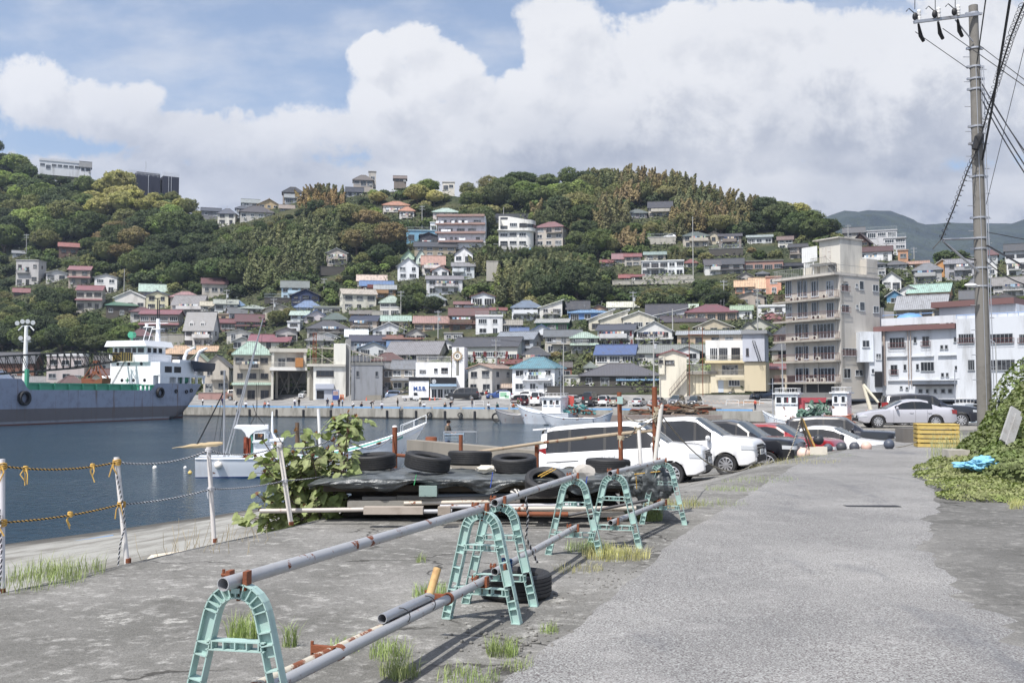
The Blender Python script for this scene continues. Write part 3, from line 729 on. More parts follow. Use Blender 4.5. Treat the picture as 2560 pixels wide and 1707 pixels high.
 if label:root['label']=label
 else:
  rt={'gx':'pitched','gy':'front-gabled','hip':'hipped','flat':'flat','sl':'slanting','sr':'slanting','sb':'slanting'}[typ]
  ex=' and laundry' if 'l' in op else ' and balcony' if 'b' in op else ' and dormers' if 'd' in op else ''
  root['label']=f"{cname(wall)} house with {cname(roof)} {rt} roof"+ex
 return root
CLO=['e8e8e8','8fb0c8','3c4a6c','d8c8b0','c88c8c','dfe6ea','5c6470','a8c0a0']
def laundry(par,xa,xb,y,z):
 rod=MB();rod.tube([(xa,y,z+ .75),(xb,y,z+ .75)], .02,5);ro=rod.obj('laundry_pole',M_plain,par,L('b8bcc0'))
 x=xa+ .15
 while x<xb- .3:
  w=rnd.uniform(.3, .6);h=rnd.uniform(.5, .8);mb=MB()
  mb.grid([[(x+w*t,y+ .03*math.sin(t*9+k),z+ .74-h*k/3)for t in(0, .25, .5, .75,1)]for k in range(4)]);mb.grid([[(x+w*t,y+ .02+ .03*math.sin(t*9+k),z+ .74-h*k/3)for t in(0, .25, .5, .75,1)]for k in range(4)])
  mb.obj('laundry',M_cloth,ro,L(rnd.choice(CLO)));x+=w+ .08
TOWN="""F|140 410 260 40 35|flat|c0bdbb|b8b5b3|25|2|b
F|410 600 225 150 125|gy|e0dcd8|b8b8bc|0|1
F|610 830 260 120 95|gx|b8a898|b06468|12|2|m
F|840 1090 330 190 160|gy|e6e4e0|8c9690|12|2|
F|680 940 480 300 268|gx|c8c0b4|a85058|12|2|m
F|945 1220 540 435 400|hip|6b6258|3f8a68|0|1
F|1020 1370 500 370 310|gy|ddd8d0|f0f0ee|14|1|
F|1245 1490 340 310 255|gx|b0a090|a8ccb8|0|1
F|1300 1535 480 345 312|gy|ddd6a8|3a62a0|10|2|
F|1520 1780 460 360 318|hip|c8b8a8|b87878|0|1
F|1535 1860 520 430 355|gx|d8d4d4|8a8688|16|2|b
F|1245 1640 700 515 485|gx|a8988c|a8505c|12|2|mW
F|120 260 350 318 290|gx|8a7060|a85858|0|1
F|-60 385 1120 945 862|gx|8a5a40|5a5c64|18|1|
F|415 790 1130 890 852|flat|d0c0bc|e8e8e8|10|2|
F|1790 1990 500 440 410|gx|c8c4bc|c8bc98|0|1
C|400 640 1060 880 790|gy|d8c4ac|9fc09a|12|2|b
C|560 890 1225 940 820|gy|c9bfae|7a7876|10|2|b
C|885 1290 1300 795 672|hip|c2b8a6|96c4ac|0|3|mbl
C|90 530 900 795 715|hip|9a8468|dba868|0|1|
C|500 710 800 765 722|gx|d8d0c8|dba868|0|1|
C|355 728 735 525 352|gx|d6d4d2|75767c|18|2|db
C|600 800 360 300 255|gy|c0b8a8|b8b098|-12|1|
C|680 930 340 255 218|gx|e4e6e4|a8b0a0|0|1|
C|870 1010 290 270 225|hip|7a8a98|3f86c0|0|1|
C|950 1240 370 305 278|hip|b8b4ac|9fb0a4|0|1|
C|800 1090 430 360 305|gx|8c94a8|707478|-16|2|
C|720 840 460 372 365|flat|d8b48c|d0b088|0|1|
C|915 1215 550 445 378|gx|8a6a62|7c4548|0|2|mW
C|740 920 555 460 428|gx|b89088|94484c|0|1|W
C|815 1080 670 570 540|gy|ddd8cc|98a0a0|0|1|
C|890 1080 745 660 620|gy|d8d4cc|b8bcc0|0|1|
C|1060 1540 745 665 600|gx|d8d4c4|a84c60|8|1|
C|1345 1580 690 560 515|gy|c4c0bc|7a7674|0|1|W
C|1475 1640 570 460 440|flat|e0e4e8|c8ccd0|14|2|
C|1510 1720 480 375 342|gx|c8d4d8|a8c8b8|10|2|
C|1620 1920 460 400 330|gy|dcd0d4|4a7cc0|-8|2|
C|1690 2140 620 520 445|hip|b8b4ac|5c5c64|0|2|b
C|1555 1840 350 290 225|hip|a8b8c8|5c88c0|0|2|
C|1760 2050 370 300 278|flat|d0d0cc|98a090|0|1|W
C|1860 2120 480 420 360|hip|a09c90|5f7870|0|1|
C|1410 1700 225 75 15|gx|b4d8ec|7c8884|0|2|b
C|1520 1820 265 165 98|gy|34446a|6c6464|0|2|
C|1800 2030 660 620 578|gy|e8e8ea|c0c8cc|0|1|
C|1680 1980 720 650 600|hip|c4bfb4|8c8c8c|0|1|
A|-50 350 335 150 105|gx|ddd8c4|c0b098|-8|2|
A|20 250 655 605 545|gx|9aa8ac|dce8f0|0|1|
A|70 400 570 440 395|gx|b8a898|3c4868|12|2|b
A|70 300 400 365 335|gx|d09c60|8c847c|0|1|
A|180 530 115 62 15|gx|8c4c44|3f7cc0|0|2|b
I|1890 2200 1440 1400 1345|gx|e4dcd4|d8b8a0|0|1|
A|335 560 200 95 60|gx|b88850|a0a8ac|0|2|b
G|550 940 1545 1385 1355|gx|dcdce0|8c8890|0|2|b
G|610 790 1360 1290 1245|gy|e4e4e8|c87860|0|1|
G|500 745 1320 1215 1135|gx|e0dcd8|c48468|0|2|b
G|235 465 1385 1240 1150|gy|eceef2|9098a0|0|2|
G|270 440 1215 1160 1070|gy|c4e4c4|4a8c50|0|1|
G|435 545 1215 1140 1060|gy|d8ecdc|60686c|0|1|
G|855 1100 1205 1110 1035|gy|f0f0f4|585a64|12|1|
G|830 1070 1375 1240 1210|gx|d4dce0|8c8c90|0|2|bw
G|420 870 1135 1030 985|gx|b0a084|4c525c|0|2|
G|480 665 1015 910 880|gy|4a4c58|3c3e48|0|1|b
G|330 660 965 860 850|flat|68b0d4|74bcdc|0|1|r
G|590 665 865 770 765|flat|e8e8ea|dcdcdc|0|1|
G|620 895 720 650 615|hip|d8c8c4|a8ccbc|0|1|
G|75 360 660 575 540|hip|dcd4c8|d07c40|0|1|b
G|255 415 720 635 600|hip|dcd8d4|d07c40|0|1|b
G|1735 2090 1025 810 765|hip|c8bcae|a05c60|14|3|b
G|1300 1665 760 730 680|gx|c0c0c0|3c4450|0|1|
G|725 855 420 330 325|flat|e4dccc|d8d0c4|0|1|
G|195 330 330 285 265|gx|8a7c70|8a7468|0|1|
I|1845 2060 370 300 255|hip|b8aca0|786c64|0|1|W
I|2010 2090 320 215 210|flat|c4bcb0|b8b0a4|0|1|
I|1765 1950 480 430 390|gx|b0b4bc|3c4454|0|1|
I|1075 1300 500 435 385|hip|a09488|3c4048|0|1|b
I|1100 1290 560 495 465|gx|a8b0b8|8c9498|0|1|W
I|775 1040 615 570 510|gy|d8b87c|c0a070|-8|1|
I|630 820 600 550 520|gx|d8dcdc|909c9c|0|1|
I|610 975 740 650 590|hip|c8c4bc|605a5e|0|1|
I|565 730 660 612 588|hip|c4ccd4|5c6474|0|1|
I|365 585 790 665 620|hip|dcd8cc|5c6478|12|2|
I|190 400 710 640 615|gx|8c8c94|505868|0|1|
I|1550 1810 1235 1100 1050|gy|c8bcae|a0acb8|8|2|b
I|1040 1200 650 610 580|gx|a09c94|9c8878|0|1|
J|455 920 575 480 447|flat|d8dce0|d4d8dc|0|1|rW
J|920 1045 610 530 485|gx|dcdce0|606870|0|1|
J|675 900 1565 1450 1415|gx|7a5c50|b85848|0|1|
J|145 285 1570 1525 1505|gx|c8ccd0|9098a0|0|1|
H|790 1045 705 600 545|gx|c4bcac|4a4c58|0|2|bw
H|555 775 725 660 628|hip|8c8890|6c7c7c|0|1|
H|1150 1450 1035 910 875|hip|c4b8a4|5f7470|-5|2|bl
H|1450 1555 1005 895 870|gy|c8bca0|6c6460|0|1|
H|1555 1800 1045 915 898|gx|8c8078|5a5864|0|2|b
H|1865 2135 1010 925 912|gx|c0c4c4|a0b4b4|0|1|
H|2200 2360 1060 950 925|gx|d4d0c4|8c6c64|0|2|
H|400 545 1220 1155 1112|gx|c8bcb0|a86870|0|1|
H|530 705 1245 1135 1112|gx|b8b0a4|a84c4c|0|2|
H|270 400 1245 1200 1180|gx|a09c9c|a84844|0|1|
H|745 975 1185 1115 1093|gx|c8bca8|88a8a0|0|1|
H|715 1005 1345 1190 1180|flat|dce0e0|e0e4e4|0|2|Wb
H|1000 1175 1345 1185 1172|flat|e0e4e6|dce0e2|0|2|
H|1180 1320 1265 1200 1170|hip|d0c8c0|a04840|0|1|
H|1390 1570 1355 1220 1175|gx|dcdcd8|5c5a62|-8|2|b
H|1550 1820 1345 1215 1165|gx|c8c4bc|50545c|0|2|m
H|1830 2255 1305 1190 1178|flat|b08070|7c7470|0|1|W
H|1760 1935 1425 1360 1310|gy|b8b0a8|747078|0|1|
H|1965 2095 1380 1320 1300|hip|bcb8b0|6a7078|0|1|
H|1735 1930 1545 1455 1405|gx|e8a078|dfa860|0|1|
H|1890 2110 1540 1465 1375|gx|e8a078|dfa860|0|1|
H|2070 2235 1545 1362 1352|flat|ea9c74|ea9c74|0|2|
H|475 615 1405 1365 1340|gx|8c5048|b04840|0|1|
H|610 735 1405 1355 1342|gx|6c3c3c|a84848|0|1|
B|40 285 435 300 222|sl|e0dcd4|dfe3c8|0|2|b
B|340 575 405 305 232|gx|c8ccd0|40444e|0|1|
B|575 790 345 320 272|gy|c09070|50505a|0|1|
B|785 1110 335 290 245|gx|d8d4c8|d8d8bc|0|1|
B|360 775 445 350 325|hip|5c94dc|52a0dc|0|1|
A|1830 2145 445 290 225|hip|e0e4ea|6884a4|0|2|b
A|1385 1645 280 180 135|gy|e4e8ee|9c5854|0|1|W
A|1205 1395 305 260 240|gx|7c6458|a0605c|0|1|
A|1320 1590 350 320 290|gx|bcb4ac|50586a|0|1|
A|1600 1765 375 325 308|gx|dcdcdc|a8504c|0|1|
A|1150 1560 565 380 312|gx|7c6050|845048|0|2|bm
A|1435 1725 605 400 372|flat|ececee|e8e8ea|0|2|r
A|765 1290 570 465 400|gx|d4b48c|b8806f|0|1|W
A|410 720 545 440 395|gx|b8a894|9cc4b0|0|1|
A|315 660 625 540 462|gy|e0e4e6|d8dcdf|0|1|
A|415 560 610 520 515|flat|3a3c48|30323c|0|1|
A|670 890 665 590 525|gy|c0bcb4|6c6864|0|1|W
A|435 850 700 640 608|gx|a8a098|a05c3c|0|1|
A|70 435 765 660 608|gx|9498a4|4f5068|0|1|b
A|160 480 835 740 675|gy|d8dce0|3a7cb8|0|1|
A|480 720 785 720 672|gx|e0e0e0|3a7cb8|0|1|
A|460 1145 890 800 675|gx|d8ccb8|88868c|16|1|W
A|1020 1220 770 700 655|gy|e0e0e0|7c7c84|0|1|
A|1090 1290 670 580 570|flat|b8b4ac|b0aca4|0|1|
A|1190 1990 905 720 630|gx|dcdcd0|55565e|12|1|WS
A|1670 2150 815 640 570|gx|b4bcc8|8490a0|18|2|
A|1735 1930 570 480 440|gx|8c8478|a09888|0|1|
B|0 380 570 460 430|gx|2f8048|a8aaa4|8|1|W
A|1820 2000 590 565 525|gx|dcdcdc|4070b8|0|1|
A|1980 2320 665 580 490|gy|e4e8ee|3f70b8|0|1|
B|100 490 785 610 550|gx|c8c0b0|70787f|0|2|b
B|385 670 785 620 570|hip|b0aca0|a0c4ac|0|2|bm
A|1690 1950 930 905 870|gx|8c7870|963c38|0|1|n
A|530 780 1215 950 880|gx|c8bca8|7a818c|8|2|m
A|420 535 1215 960 905|gx|a09080|7a7c80|0|2|
A|1355 1845 1235 960 915|gy|ccc8c0|c09070|38|2|
A|1720 1855 1232 1170 1140|gx|d8bca0|c8a888|0|1|g
A|1835 2400 1232 945 842|hip|e6e9ee|3496ac|18|2|b
B|260 390 1095 945 900|gx|9c5c40|6c6460|0|1|
B|310 520 1165 1045 1030|flat|dcdcd4|b0b4ac|0|1|
B|525 660 1000 945 890|hip|a8a498|78887c|0|1|
B|650 1110 925 800 712|gx|dcd8d0|3464b0|8|1|W
B|670 1110 725 540 490|gx|c8c8ca|52586a|10|2|blS
B|1100 1510 725 550 450|gy|dcdcd8|b8bcb8|4|2|bm
B|575 840 575 430 325|sl|dcd4bc|d8dce0|0|1|
B|700 1000 575 430 330|sl|dcd4bc|d8dce0|0|1|
B|950 1290 575 405 345|gy|dcd4bc|d8dce0|0|1|
B|1205 1640 445 380 270|gx|a0a4ac|4c4c58|0|1|
B|1245 1640 450 395 315|sl|b0b4bc|b8bcc0|0|1|
B|1565 1755 340 300 272|gx|c8c8c0|c0d8c0|0|1|n
B|1640 2180 455 340 270|hip|c4a484|94404f|0|1|W
B|1370 1840 490 450 390|gx|c8bca4|5c505a|0|1|
B|1730 2140 550 510 425|gy|c8b898|c8c8bc|0|1|
B|1540 2352 720 590 560|gx|d0b088|a8b0b8|0|1|
B|1080 1860 890 790 712|gx|d0d0c8|889088|0|1|
B|1520 1780 890 770 722|gy|dcdee0|a0a4a0|0|1|
B|2130 2352 435 320 285|gx|e0e2e0|98bc8c|0|1|
B|2230 2400 565 530 450|gy|c8c4b4|60685c|0|1|
B|490 1345 1165 1030 910|hip|5a5650|68666e|0|1|
B|900 1330 1155 1085 1035|gx|6a6864|4ca4dc|0|1|
E|265 420 545 415 395|gx|c8bcb0|4c4c50|0|2|b
E|195 410 640 585 565|gx|3c3e48|30323c|0|1|
E|785 900 500 385 362|flat|b8b4ac|a8a49c|0|2|b
E|820 1010 415 370 295|gy|4c342c|5c3c34|14|1|
E|745 930 335 285 250|gx|c0bcb4|6c6c70|0|1|
E|950 1220 340 275 270|flat|c8c8cc|c0c0c4|0|1|Wr
E|1105 1300 445 340 335|flat|c8c8cc|c0c0c4|0|2|Wr
E|870 1175 540 455 420|gx|e0e0e0|6c3c34|0|1|b
E|870 1120 680 570 545|hip|b8b8b8|5c6068|0|2|b
E|1110 1310 610 570 545|hip|bcbcbc|6c6c70|0|1|
E|1230 1320 550 450 445|flat|c88c5c|b88458|0|1|
E|1320 1500 610 565 550|gx|d0a070|c08868|0|1|
E|1370 1620 745 615 565|hip|acacac|80848c|0|2|b
E|1530 1755 670 590 530|gy|d8922c|c8c0b0|8|1|
E|1650 1910 690 560 530|gx|b0b0b8|8c8c94|0|2|b
E|2020 2115 690 590 540|gy|dcdcdc|70707c|0|1|
E|2200 2400 680 560 500|flat|e4e4e4|dcdcdc|0|2|b
E|2080 2400 860 750 690|gx|d0ccc8|8c8884|0|2|b
E|2030 2270 935 865 835|hip|7c6458|4c4440|0|1|
E|1320 1720 905 815 755|gx|dca864|90c8b4|8|1|WS
E|1250 1400 880 800 765|gy|dcdcdc|8c8c90|0|1|
E|1130 1270 940 850 805|gy|3c90c0|d8dce0|0|1|
E|1210 1700 1070 960 855|gx|c0b498|989ca4|8|1|W
E|-20 235 1060 950 925|flat|e0e2e4|dcdfe2|0|2|
E|15 185 1085 1050 1008|hip|b09890|a84c50|0|1|
D|-10 265 500 465 390|gy|c4c4b4|5c6860|0|1|
D|65 360 1005 810 775|gx|dcccae|a84440|0|1|g""".split('\n')
LMK=[(200,880,'moored grey cargo ship'),(730,930,'pillared net loft'),(1130,900,'wheel sign tower'),(1670,920,'cream stair block'),(2040,800,'tall apartment block'),(1215,580,'brown-banded hotel'),(1300,590,'white curved building'),
(360,460,'black scaffolded tower'),(1650,520,'stilted hill house'),(1070,690,'white gabled houses'),(730,730,'pale blue house'),(2420,850,'pale blue market'),(1950,715,'orange villa'),(1500,790,'green wooden house'),(540,800,'grey dormered house'),(2300,740,'ochre house'),(1010,620,'sky blue house')]
def place_words(px,py):
 best=sorted(LMK,key=lambda l:(l[0]-px)**2+(1.6*(l[1]-py))**2)
 for l in best:
  dx,dy=px-l[0],py-l[1]
  if abs(dx)+abs(dy)<14:continue
  w=('right of' if dx>0 else 'left of')if abs(dx)>abs(dy)else('below' if dy>0 else 'above')
  f='well ' if math.hypot(dx,dy)>170 else ''
  return f"{f}{w} the {l[2]}",math.hypot(dx,dy)
HOUSES=[house(l)for l in TOWN]
tag_groups={}
for h in HOUSES:
 h['label']=h['label']+', '+place_words(h['_px'],h['_py'])[0]
 h['group']='houses of the hillside town'
by={}
for h in HOUSES:by.setdefault(h['label'],[]).append(h)
for lb,hs in by.items():
 if len(hs)>1:
  hs.sort(key=lambda o:o['_py'])
  for i,h in enumerate(hs):h['label']=lb+(', upper' if i==0 else ', lower' if i==len(hs)-1 else f', number {i + 1} downwards')
for h in HOUSES:
 for k in('_a','_px','_py','_x0'):del h[k]
class Fac:
 """a building front: crop pixels turn into metres on its front plane"""
 def __init__(s,crop,px,yb,Y,side,name,label,cat,abs_rz=None,root=None,group=None,Z0=None):
  s.crop=CROP[crop];ox,oy,k=s.crop;X=ox+px*k;yb_=oy+yb*k;u=(X-CX)/F
  s.rz=-math.atan(u)-R(side)if abs_rz is None else abs_rz
  c=P(X,yb_,Y);s.z0=c.z if Z0 is None else Z0;s.c=Vector((c.x,c.y,s.z0))
  s.t=Vector((math.cos(s.rz),math.sin(s.rz)))
  if root is None:s.root=thing(name,s.c,label,cat,group,s.rz);s.off=Vector((0,0,0))
  else:s.root=root
  s.par=s.root
 def x(s,x,back=0):
  ox,oy,k=s.crop;u=(ox+x*k-CX)/F;cx,cy=s.c.x-s.t.y*back,s.c.y+s.t.x*back
  return(u*cy-cx)/(s.t.x-u*s.t.y)
 def z(s,x,y,back=0):
  ox,oy,k=s.crop;a=s.x(x,back);Y=s.c.y+s.t.x*back+a*s.t.y
  return P(ox+x*k,oy+y*k,Y).z-s.z0
 def box(s,x0,x1,yt,yb,out,inn,name,mat,col=None,par=None,up=0):
  """out/inn: metres in front of and behind the front plane"""
  a,b_=s.x(x0),s.x(x1);m_=(x0+x1)/2;zt,zb=s.z(m_,yt),s.z(m_,yb)
  mb=MB();mb.b2(a,b_,-out,inn,zb,zt);return mb.obj(name,mat,par or s.par,col)
 def win(s,x0,x1,yt,yb,n=2,col=None,dark=False,out=.02,par=None):
  m_=(x0+x1)/2;return window(par or s.par,s.x(m_),-out,(s.z(m_,yt)+s.z(m_,yb))/2,abs(s.x(x1)-s.x(x0)),abs(s.z(m_,yt)-s.z(m_,yb)),n,0,col,dark)
 def rail(s,x0,x1,y,out,h=1.0,col='c8cbce',gap=.18,inn=0,par=None,sides=True,name='railing'):
  a,b_=s.x(x0),s.x(x1);z=s.z((x0+x1)/2,y);mb=MB()
  pts=[(a,inn,z),(a,-out,z),(b_,-out,z),(b_,inn,z)]if sides else[(a,-out,z),(b_,-out,z)]
  rail_mb(mb,pts,h,gap);return mb.obj(name,M_plain,par or s.par,L(col))
 def rect(s,x0,x1,yt,yb):
  ox,oy,k=s.crop;RECTS.append((ox+x0*k,ox+x1*k,oy+yt*k,oy+yb*k,s.c.y))
def text(par,s_,loc,size,mat,col,rx=PI/2,rz=0,name='lettering',ext=.01,stretch=1,bold=0):
 cu=bpy.data.curves.new(name,'FONT');cu.body=s_;cu.size=size;cu.extrude=ext;cu.align_x='CENTER';cu.align_y='CENTER';cu.offset=bold
 t_=bpy.data.objects.new('tmp',cu);COL.objects.link(t_);dg=bpy.context.evaluated_depsgraph_get();me=bpy.data.meshes.new_from_object(t_.evaluated_get(dg));bpy.data.objects.remove(t_)
 me.materials.clear();me.materials.append(mat);o=mk(name,me,par,col);o.location=loc;o.rotation_euler=(rx,0,rz);o.scale=(stretch,1,1);return o
GREYW=L('bdb7ad')
cy0=150.0;PXC=1860+818* .2976;cX=(PXC-CX)/F*cy0
rzL=math.atan2(-9,5.8);rzR=math.atan2(5,8)
f1=Fac('D',818,1010,cy0,0,'apartment_block','tall weathered grey apartment block with five railed balcony floors','building',abs_rz=math.atan2(-9,5.8))
f1.rect(330,1160,-10,1000)
wl=abs(f1.x(355));H_=f1.z(815,25)
mb=MB();mb.b2(-wl,0,0,9.4,-1,H_);mb.obj('wall',M_wall,f1.root,GREYW)
mb=MB();mb.b2(-wl-1.6, .1,-1.3,9.5,H_,H_+ .35);mb.obj('roof',M_conc,f1.root,GREYW)
BAY4=[(360,412),(458,543),(577,637),(703,765)];BAY2=[(433,548),(584,766)]
for i,(yt,yb_,ys_,bays)in enumerate([(75,228,232,BAY4),(255,400,405,BAY4),(435,575,580,BAY2),(620,755,760,BAY2),(805,938,943,BAY2)]):
 z=f1.z(815,ys_-22);mb=MB();mb.b2(-wl-1.6, .05,-1.25,-.002,z- .28,z);sl=mb.obj('balcony',M_conc,f1.root,L('a39d92'))
 mb=MB();rail_mb(mb,[(-wl-1.5,-.05,z),(-wl-1.5,-1.2,z),(-.1,-1.2,z),(-.1,-.05,z)],1.05, .16, .016, .028);mb.obj('railing',M_plain,sl,L('7d5650'))
 for(a,b_)in bays:f1.win(a,b_,yt,ys_-24,3 if bays is BAY4 else 4 if a<500 else 6,L('c3ccd6'),i>1)
 for k in range(3):
  x=-wl+rnd.uniform(.5,wl-1);mb=MB();mb.b2(x,x+ .75,-.45,-.1,z,z+ .6);mb.m=1;mb.lathe([(.01,-.46),(.24,-.465)],12,(x+ .3,0,z+ .3),'Y');mb.obj('air_conditioner',[M_plain,M_dark],f1.root,L('d4d2c8'))
 for x in(-wl* .29,-wl* .6,-.35):pass
mb=MB()
for x in(-.55,-wl* .32- .8,-wl* .66):mb.tube([(x,-.12,0),(x,-.12,H_)], .06,6)
mb.obj('drain_pipe',M_plain,f1.root,L('b7b3ac'))
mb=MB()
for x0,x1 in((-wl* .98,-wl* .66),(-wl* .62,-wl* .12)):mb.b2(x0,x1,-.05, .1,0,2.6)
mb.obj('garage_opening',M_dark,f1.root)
for(a,b_,yt,yb_,n,rl)in[(825,890,95,165,2,1),(950,970,98,132,1,0),(982,1022,75,150,1,0),(1097,1145,105,165,2,0),(825,890,272,342,2,1),(950,972,275,308,1,0),(984,1025,252,326,1,0),(1098,1147,286,344,2,0),
(828,963,640,705,5,1),(832,896,808,893,2,0),(936,1000,822,872,2,0)]:
 fr=Fac('D',818,1010,cy0,0,'','','',abs_rz=rzR,root=f1.root)
 m_=(a+b_)/2;yl=fr.x(m_);zc=(fr.z(m_,yt)+fr.z(m_,yb_))/2;w_=abs(fr.x(b_)-fr.x(a));h_=abs(fr.z(m_,yt)-fr.z(m_,yb_))
 window(f1.root,0,yl,zc,w_,h_,n,PI/2,L('b9bdc0'),rnd.random()< .5)
 if rl:mb=MB();rail_mb(mb,[(0,yl-w_/2- .1,zc-h_/2),(.35,yl-w_/2- .1,zc-h_/2),(.35,yl+w_/2+ .1,zc-h_/2),(0,yl+w_/2+ .1,zc-h_/2)], .8, .2);mb.obj('railing',M_plain,f1.root,L('7d5650'))
fe=Fac('E',730,660,cy0+3.5,0,'','','',abs_rz=rzL,root=f1.root);
zt=P(1900+690* .2806,500+335* .2806,cy0+3).z-f1.z0
mb=MB();mb.b2(-5.4,-1.4,2.0,7.2,H_+ .35,zt- .2);ph=mb.obj('stair_tower',M_wall,f1.root,L('cdc8bd'))
mb=MB();mb.b2(-6.2,-1.2,1.4,7.3,zt- .2,zt);mb.obj('roof',M_conc,ph,GREYW)
mb=MB();mb.b2(-4.9,-4.1,1.93,2.0,zt-3.9,zt-1.3);mb.b2(-3.95,-3.15,1.93,2.0,zt-3.9,zt-1.3);mb.obj('door',M_rusty,ph,L('c9c4ba'))
mb=MB();mb.b2(-6.4,-2.2, .9,1.99,zt-4.2,zt-3.95);rail_mb(mb,[(-6.3,1,zt-3.95),(-3.2,1,zt-3.95)],1, .3)
for k in range(12):mb.b2(-3.2+k* .28,-2.95+k* .28, .9,1.8,zt-4.3-k* .26,zt-4.25-k* .26)
mb.tube([(-3.2, .9,zt-3.1),(.2, .9,zt-6.2)], .03,5);mb.tube([(-3.2, .9,zt-4.3),(.2, .9,zt-7.4)], .05,5)
mb.obj('outside_stairs',M_plain,ph,L('6b6a66'))
mb=MB();mb.b2(-8.3,-5.6,1.6,5,H_+ .35,zt-4.2);mb.obj('penthouse',M_wall,f1.root,L('c9c3b4'))
window(f1.root,-2.9,2.0,H_+1.5,1.6,1.2,2)
mb=MB()
for k in range(8):mb.b2(-8.2+k* .38,-7.85+k* .38,1.2,1.28,zt-3.4,zt-1.0)
mb.tube([(-7.8,1.3,H_+ .3),(-7.8,1.3,zt-1.1)], .09,6);mb.tube([(-6,1.3,H_+ .3),(-6,1.3,zt-1.1)], .09,6);mb.obj('sign_board',M_plain,f1.root,L('dcdcda'))
mb=MB();rail_mb(mb,[(0,9.2,H_+ .35),(0,-1.2,H_+ .35),(-wl-1.5,-1.2,H_+ .35),(-wl-1.5,5,H_+ .35)],1.25, .35, .02, .03);mb.obj('roof_railing',M_plain,f1.root,L('9a9b9a'))
mb=MB();mb.b2(-2.5,-.2,6.7,9.3,H_+ .35,H_+3);mb.obj('lift_housing',M_wall,f1.root,GREYW)
mb=MB();mb.b2(-4,-.3,9.4,13.3,0,H_* .72);an=mb.obj('annex',M_wall,f1.root,L('c4bfb5'))
mb=MB()
for k in range(3):mb.tube([(-.2,9.8+k* .35,8),(-.2,9.8+k* .35,H_* .72+ .5),(-1.2,10.2+k* .3,H_* .72+ .5)], .07,6)
mb.obj('pipe',M_galv,an)
mb=MB();mb.tube([(.06, .35,2),(.06, .35,H_)], .03,4);mb.tube([(.06, .75,2),(.06, .75,H_)], .03,4)
for k in range(50):mb.tube([(.06, .35,2+k* .36),(.06, .75,2+k* .36)], .02,4)
mb.obj('ladder',M_plain,f1.root,L('8d8a85'))
BL=L('c8ccd2');MAR=L('74504c')
f=Fac('D',1165,1009,152,0,'market_building','long pale blue concrete building with maroon roof edges and rows of windows','building',abs_rz=-PI/4* .98)
f.rect(975,2352,240,1100)
xe=f.x(2352)+6
zS1=f.z(1400,492);mb=MB();mb.b2(0,f.x(1803),0,9,-1,zS1);mb.b2(f.x(1803),xe,-.6,9,-1,f.z(1805,395));mb.b2(f.x(1595),f.x(2250),2.5,9,zS1,f.z(1700,300,2.5));mb.obj('wall',M_wall,f.root,BL)
mb=MB();mb.b2(-.9,f.x(1797),-.9,9.1,zS1,zS1+ .75);mb.b2(f.x(1545),f.x(2250),1.6,9.1,f.z(1700,300,2.5),f.z(1700,300,2.5)+ .85);mb.obj('roof',M_plain,f.root,MAR)
mb=MB();mb.b2(-.05,xe, .1, .3,zS1+ .9,zS1+2.0);mb.obj('parapet',M_wall,f.root,BL)
mb=MB()
zz=f.z(1805,395)
mb.tube([(f.x(1803),-.5,zz+ .5),(xe,-.5,zz+ .5)], .06,6)
for k in range(16):x=f.x(1803)+k*1.4;mb.tube([(x,-.5,zz),(x,-.5,zz+ .5)], .03,4)
mb.tube([(0, .4,zS1+2.5),(f.x(1590), .4,zS1+2.5)], .06,6)
mb.obj('roof_railing',M_plain,f.root,L('6f9ad0'))
mb=MB();mb.ball((f.x(1330),3.2,zS1+1.9),2.0,16,8,(1,1, .5));mb.obj('water_tank',M_plain,f.root,L('5f9bd0'),smooth=True)
WN=[(1228,1354,550,636,5,1),(1431,1455,545,595,1,0),(1502,1563,540,625,2,1),(1768,1795,548,588,1,0),(1655,1677,613,648,1,0),(1693,1716,612,647,1,0),(1233,1290,778,862,2,1),(1342,1365,776,824,1,0),(1448,1470,770,822,1,0),(1484,1600,755,832,4,0),
(1772,1797,786,822,1,0),(1812,1832,785,821,1,0),(1656,1679,847,880,1,0),(1696,1718,846,879,1,0),(1463,1496,982,1018,1,0),(1523,1553,982,1018,1,0),(1589,1619,981,1017,1,0),(1652,1686,981,1017,1,0),(1711,1745,981,1017,1,0),
(1312,1325,958,982,1,0),(1360,1374,968,985,1,0),(1826,1900,980,1063,2,0)]
for(a,b_,yt,yb_,n,rl)in WN:
 w_=f.win(a,b_,yt,yb_,n,L('8f9498'),True)
 if rl:f.rail(a-8,b_+8,yb_+2, .4, .75,'7a4844', .25,par=f.root)
for(a,b_)in[(1824,1947),(2066,2280),(2330,2420)]:
 f.win(a,b_,522,598,6,L('8f9498'),True, .63);f.rail(a-8,b_+8,600,1.0, .7,'7a4844', .25,inn=-.6)
for(a,b_)in[(1897,1950),(2070,2288),(2330,2420)]:f.win(a,b_,738,825,3 if a<2000 else 6,L('8f9498'),True, .63)
for(a,b_,yt)in[(1762,1790,362),(1805,1830,360),(1650,1675,410),(1690,1713,408)]:o=f.win(a,b_,yt,yt+36,1,L('8f9498'),True);o.location.y=2.48
mb=MB()
for x,r_ in((1186, .2),(1388, .07),(1410, .07)):xx=f.x(x);mb.tube([(xx,-.3,1),(xx,-.3,zS1)],r_,8)
mb.obj('drain_pipe',M_rusty,f.root,L('a8988c'))
mb=MB()
for yy_,a,b_ in((705,1205,1375),(705,1412,1600),(695,1635,1845),(905,1210,1840)):z=f.z((a+b_)/2,yy_);mb.b2(f.x(a),f.x(b_),-.35,0,z- .12,z+ .06)
mb.obj('ledge',M_wall,f.root,BL)
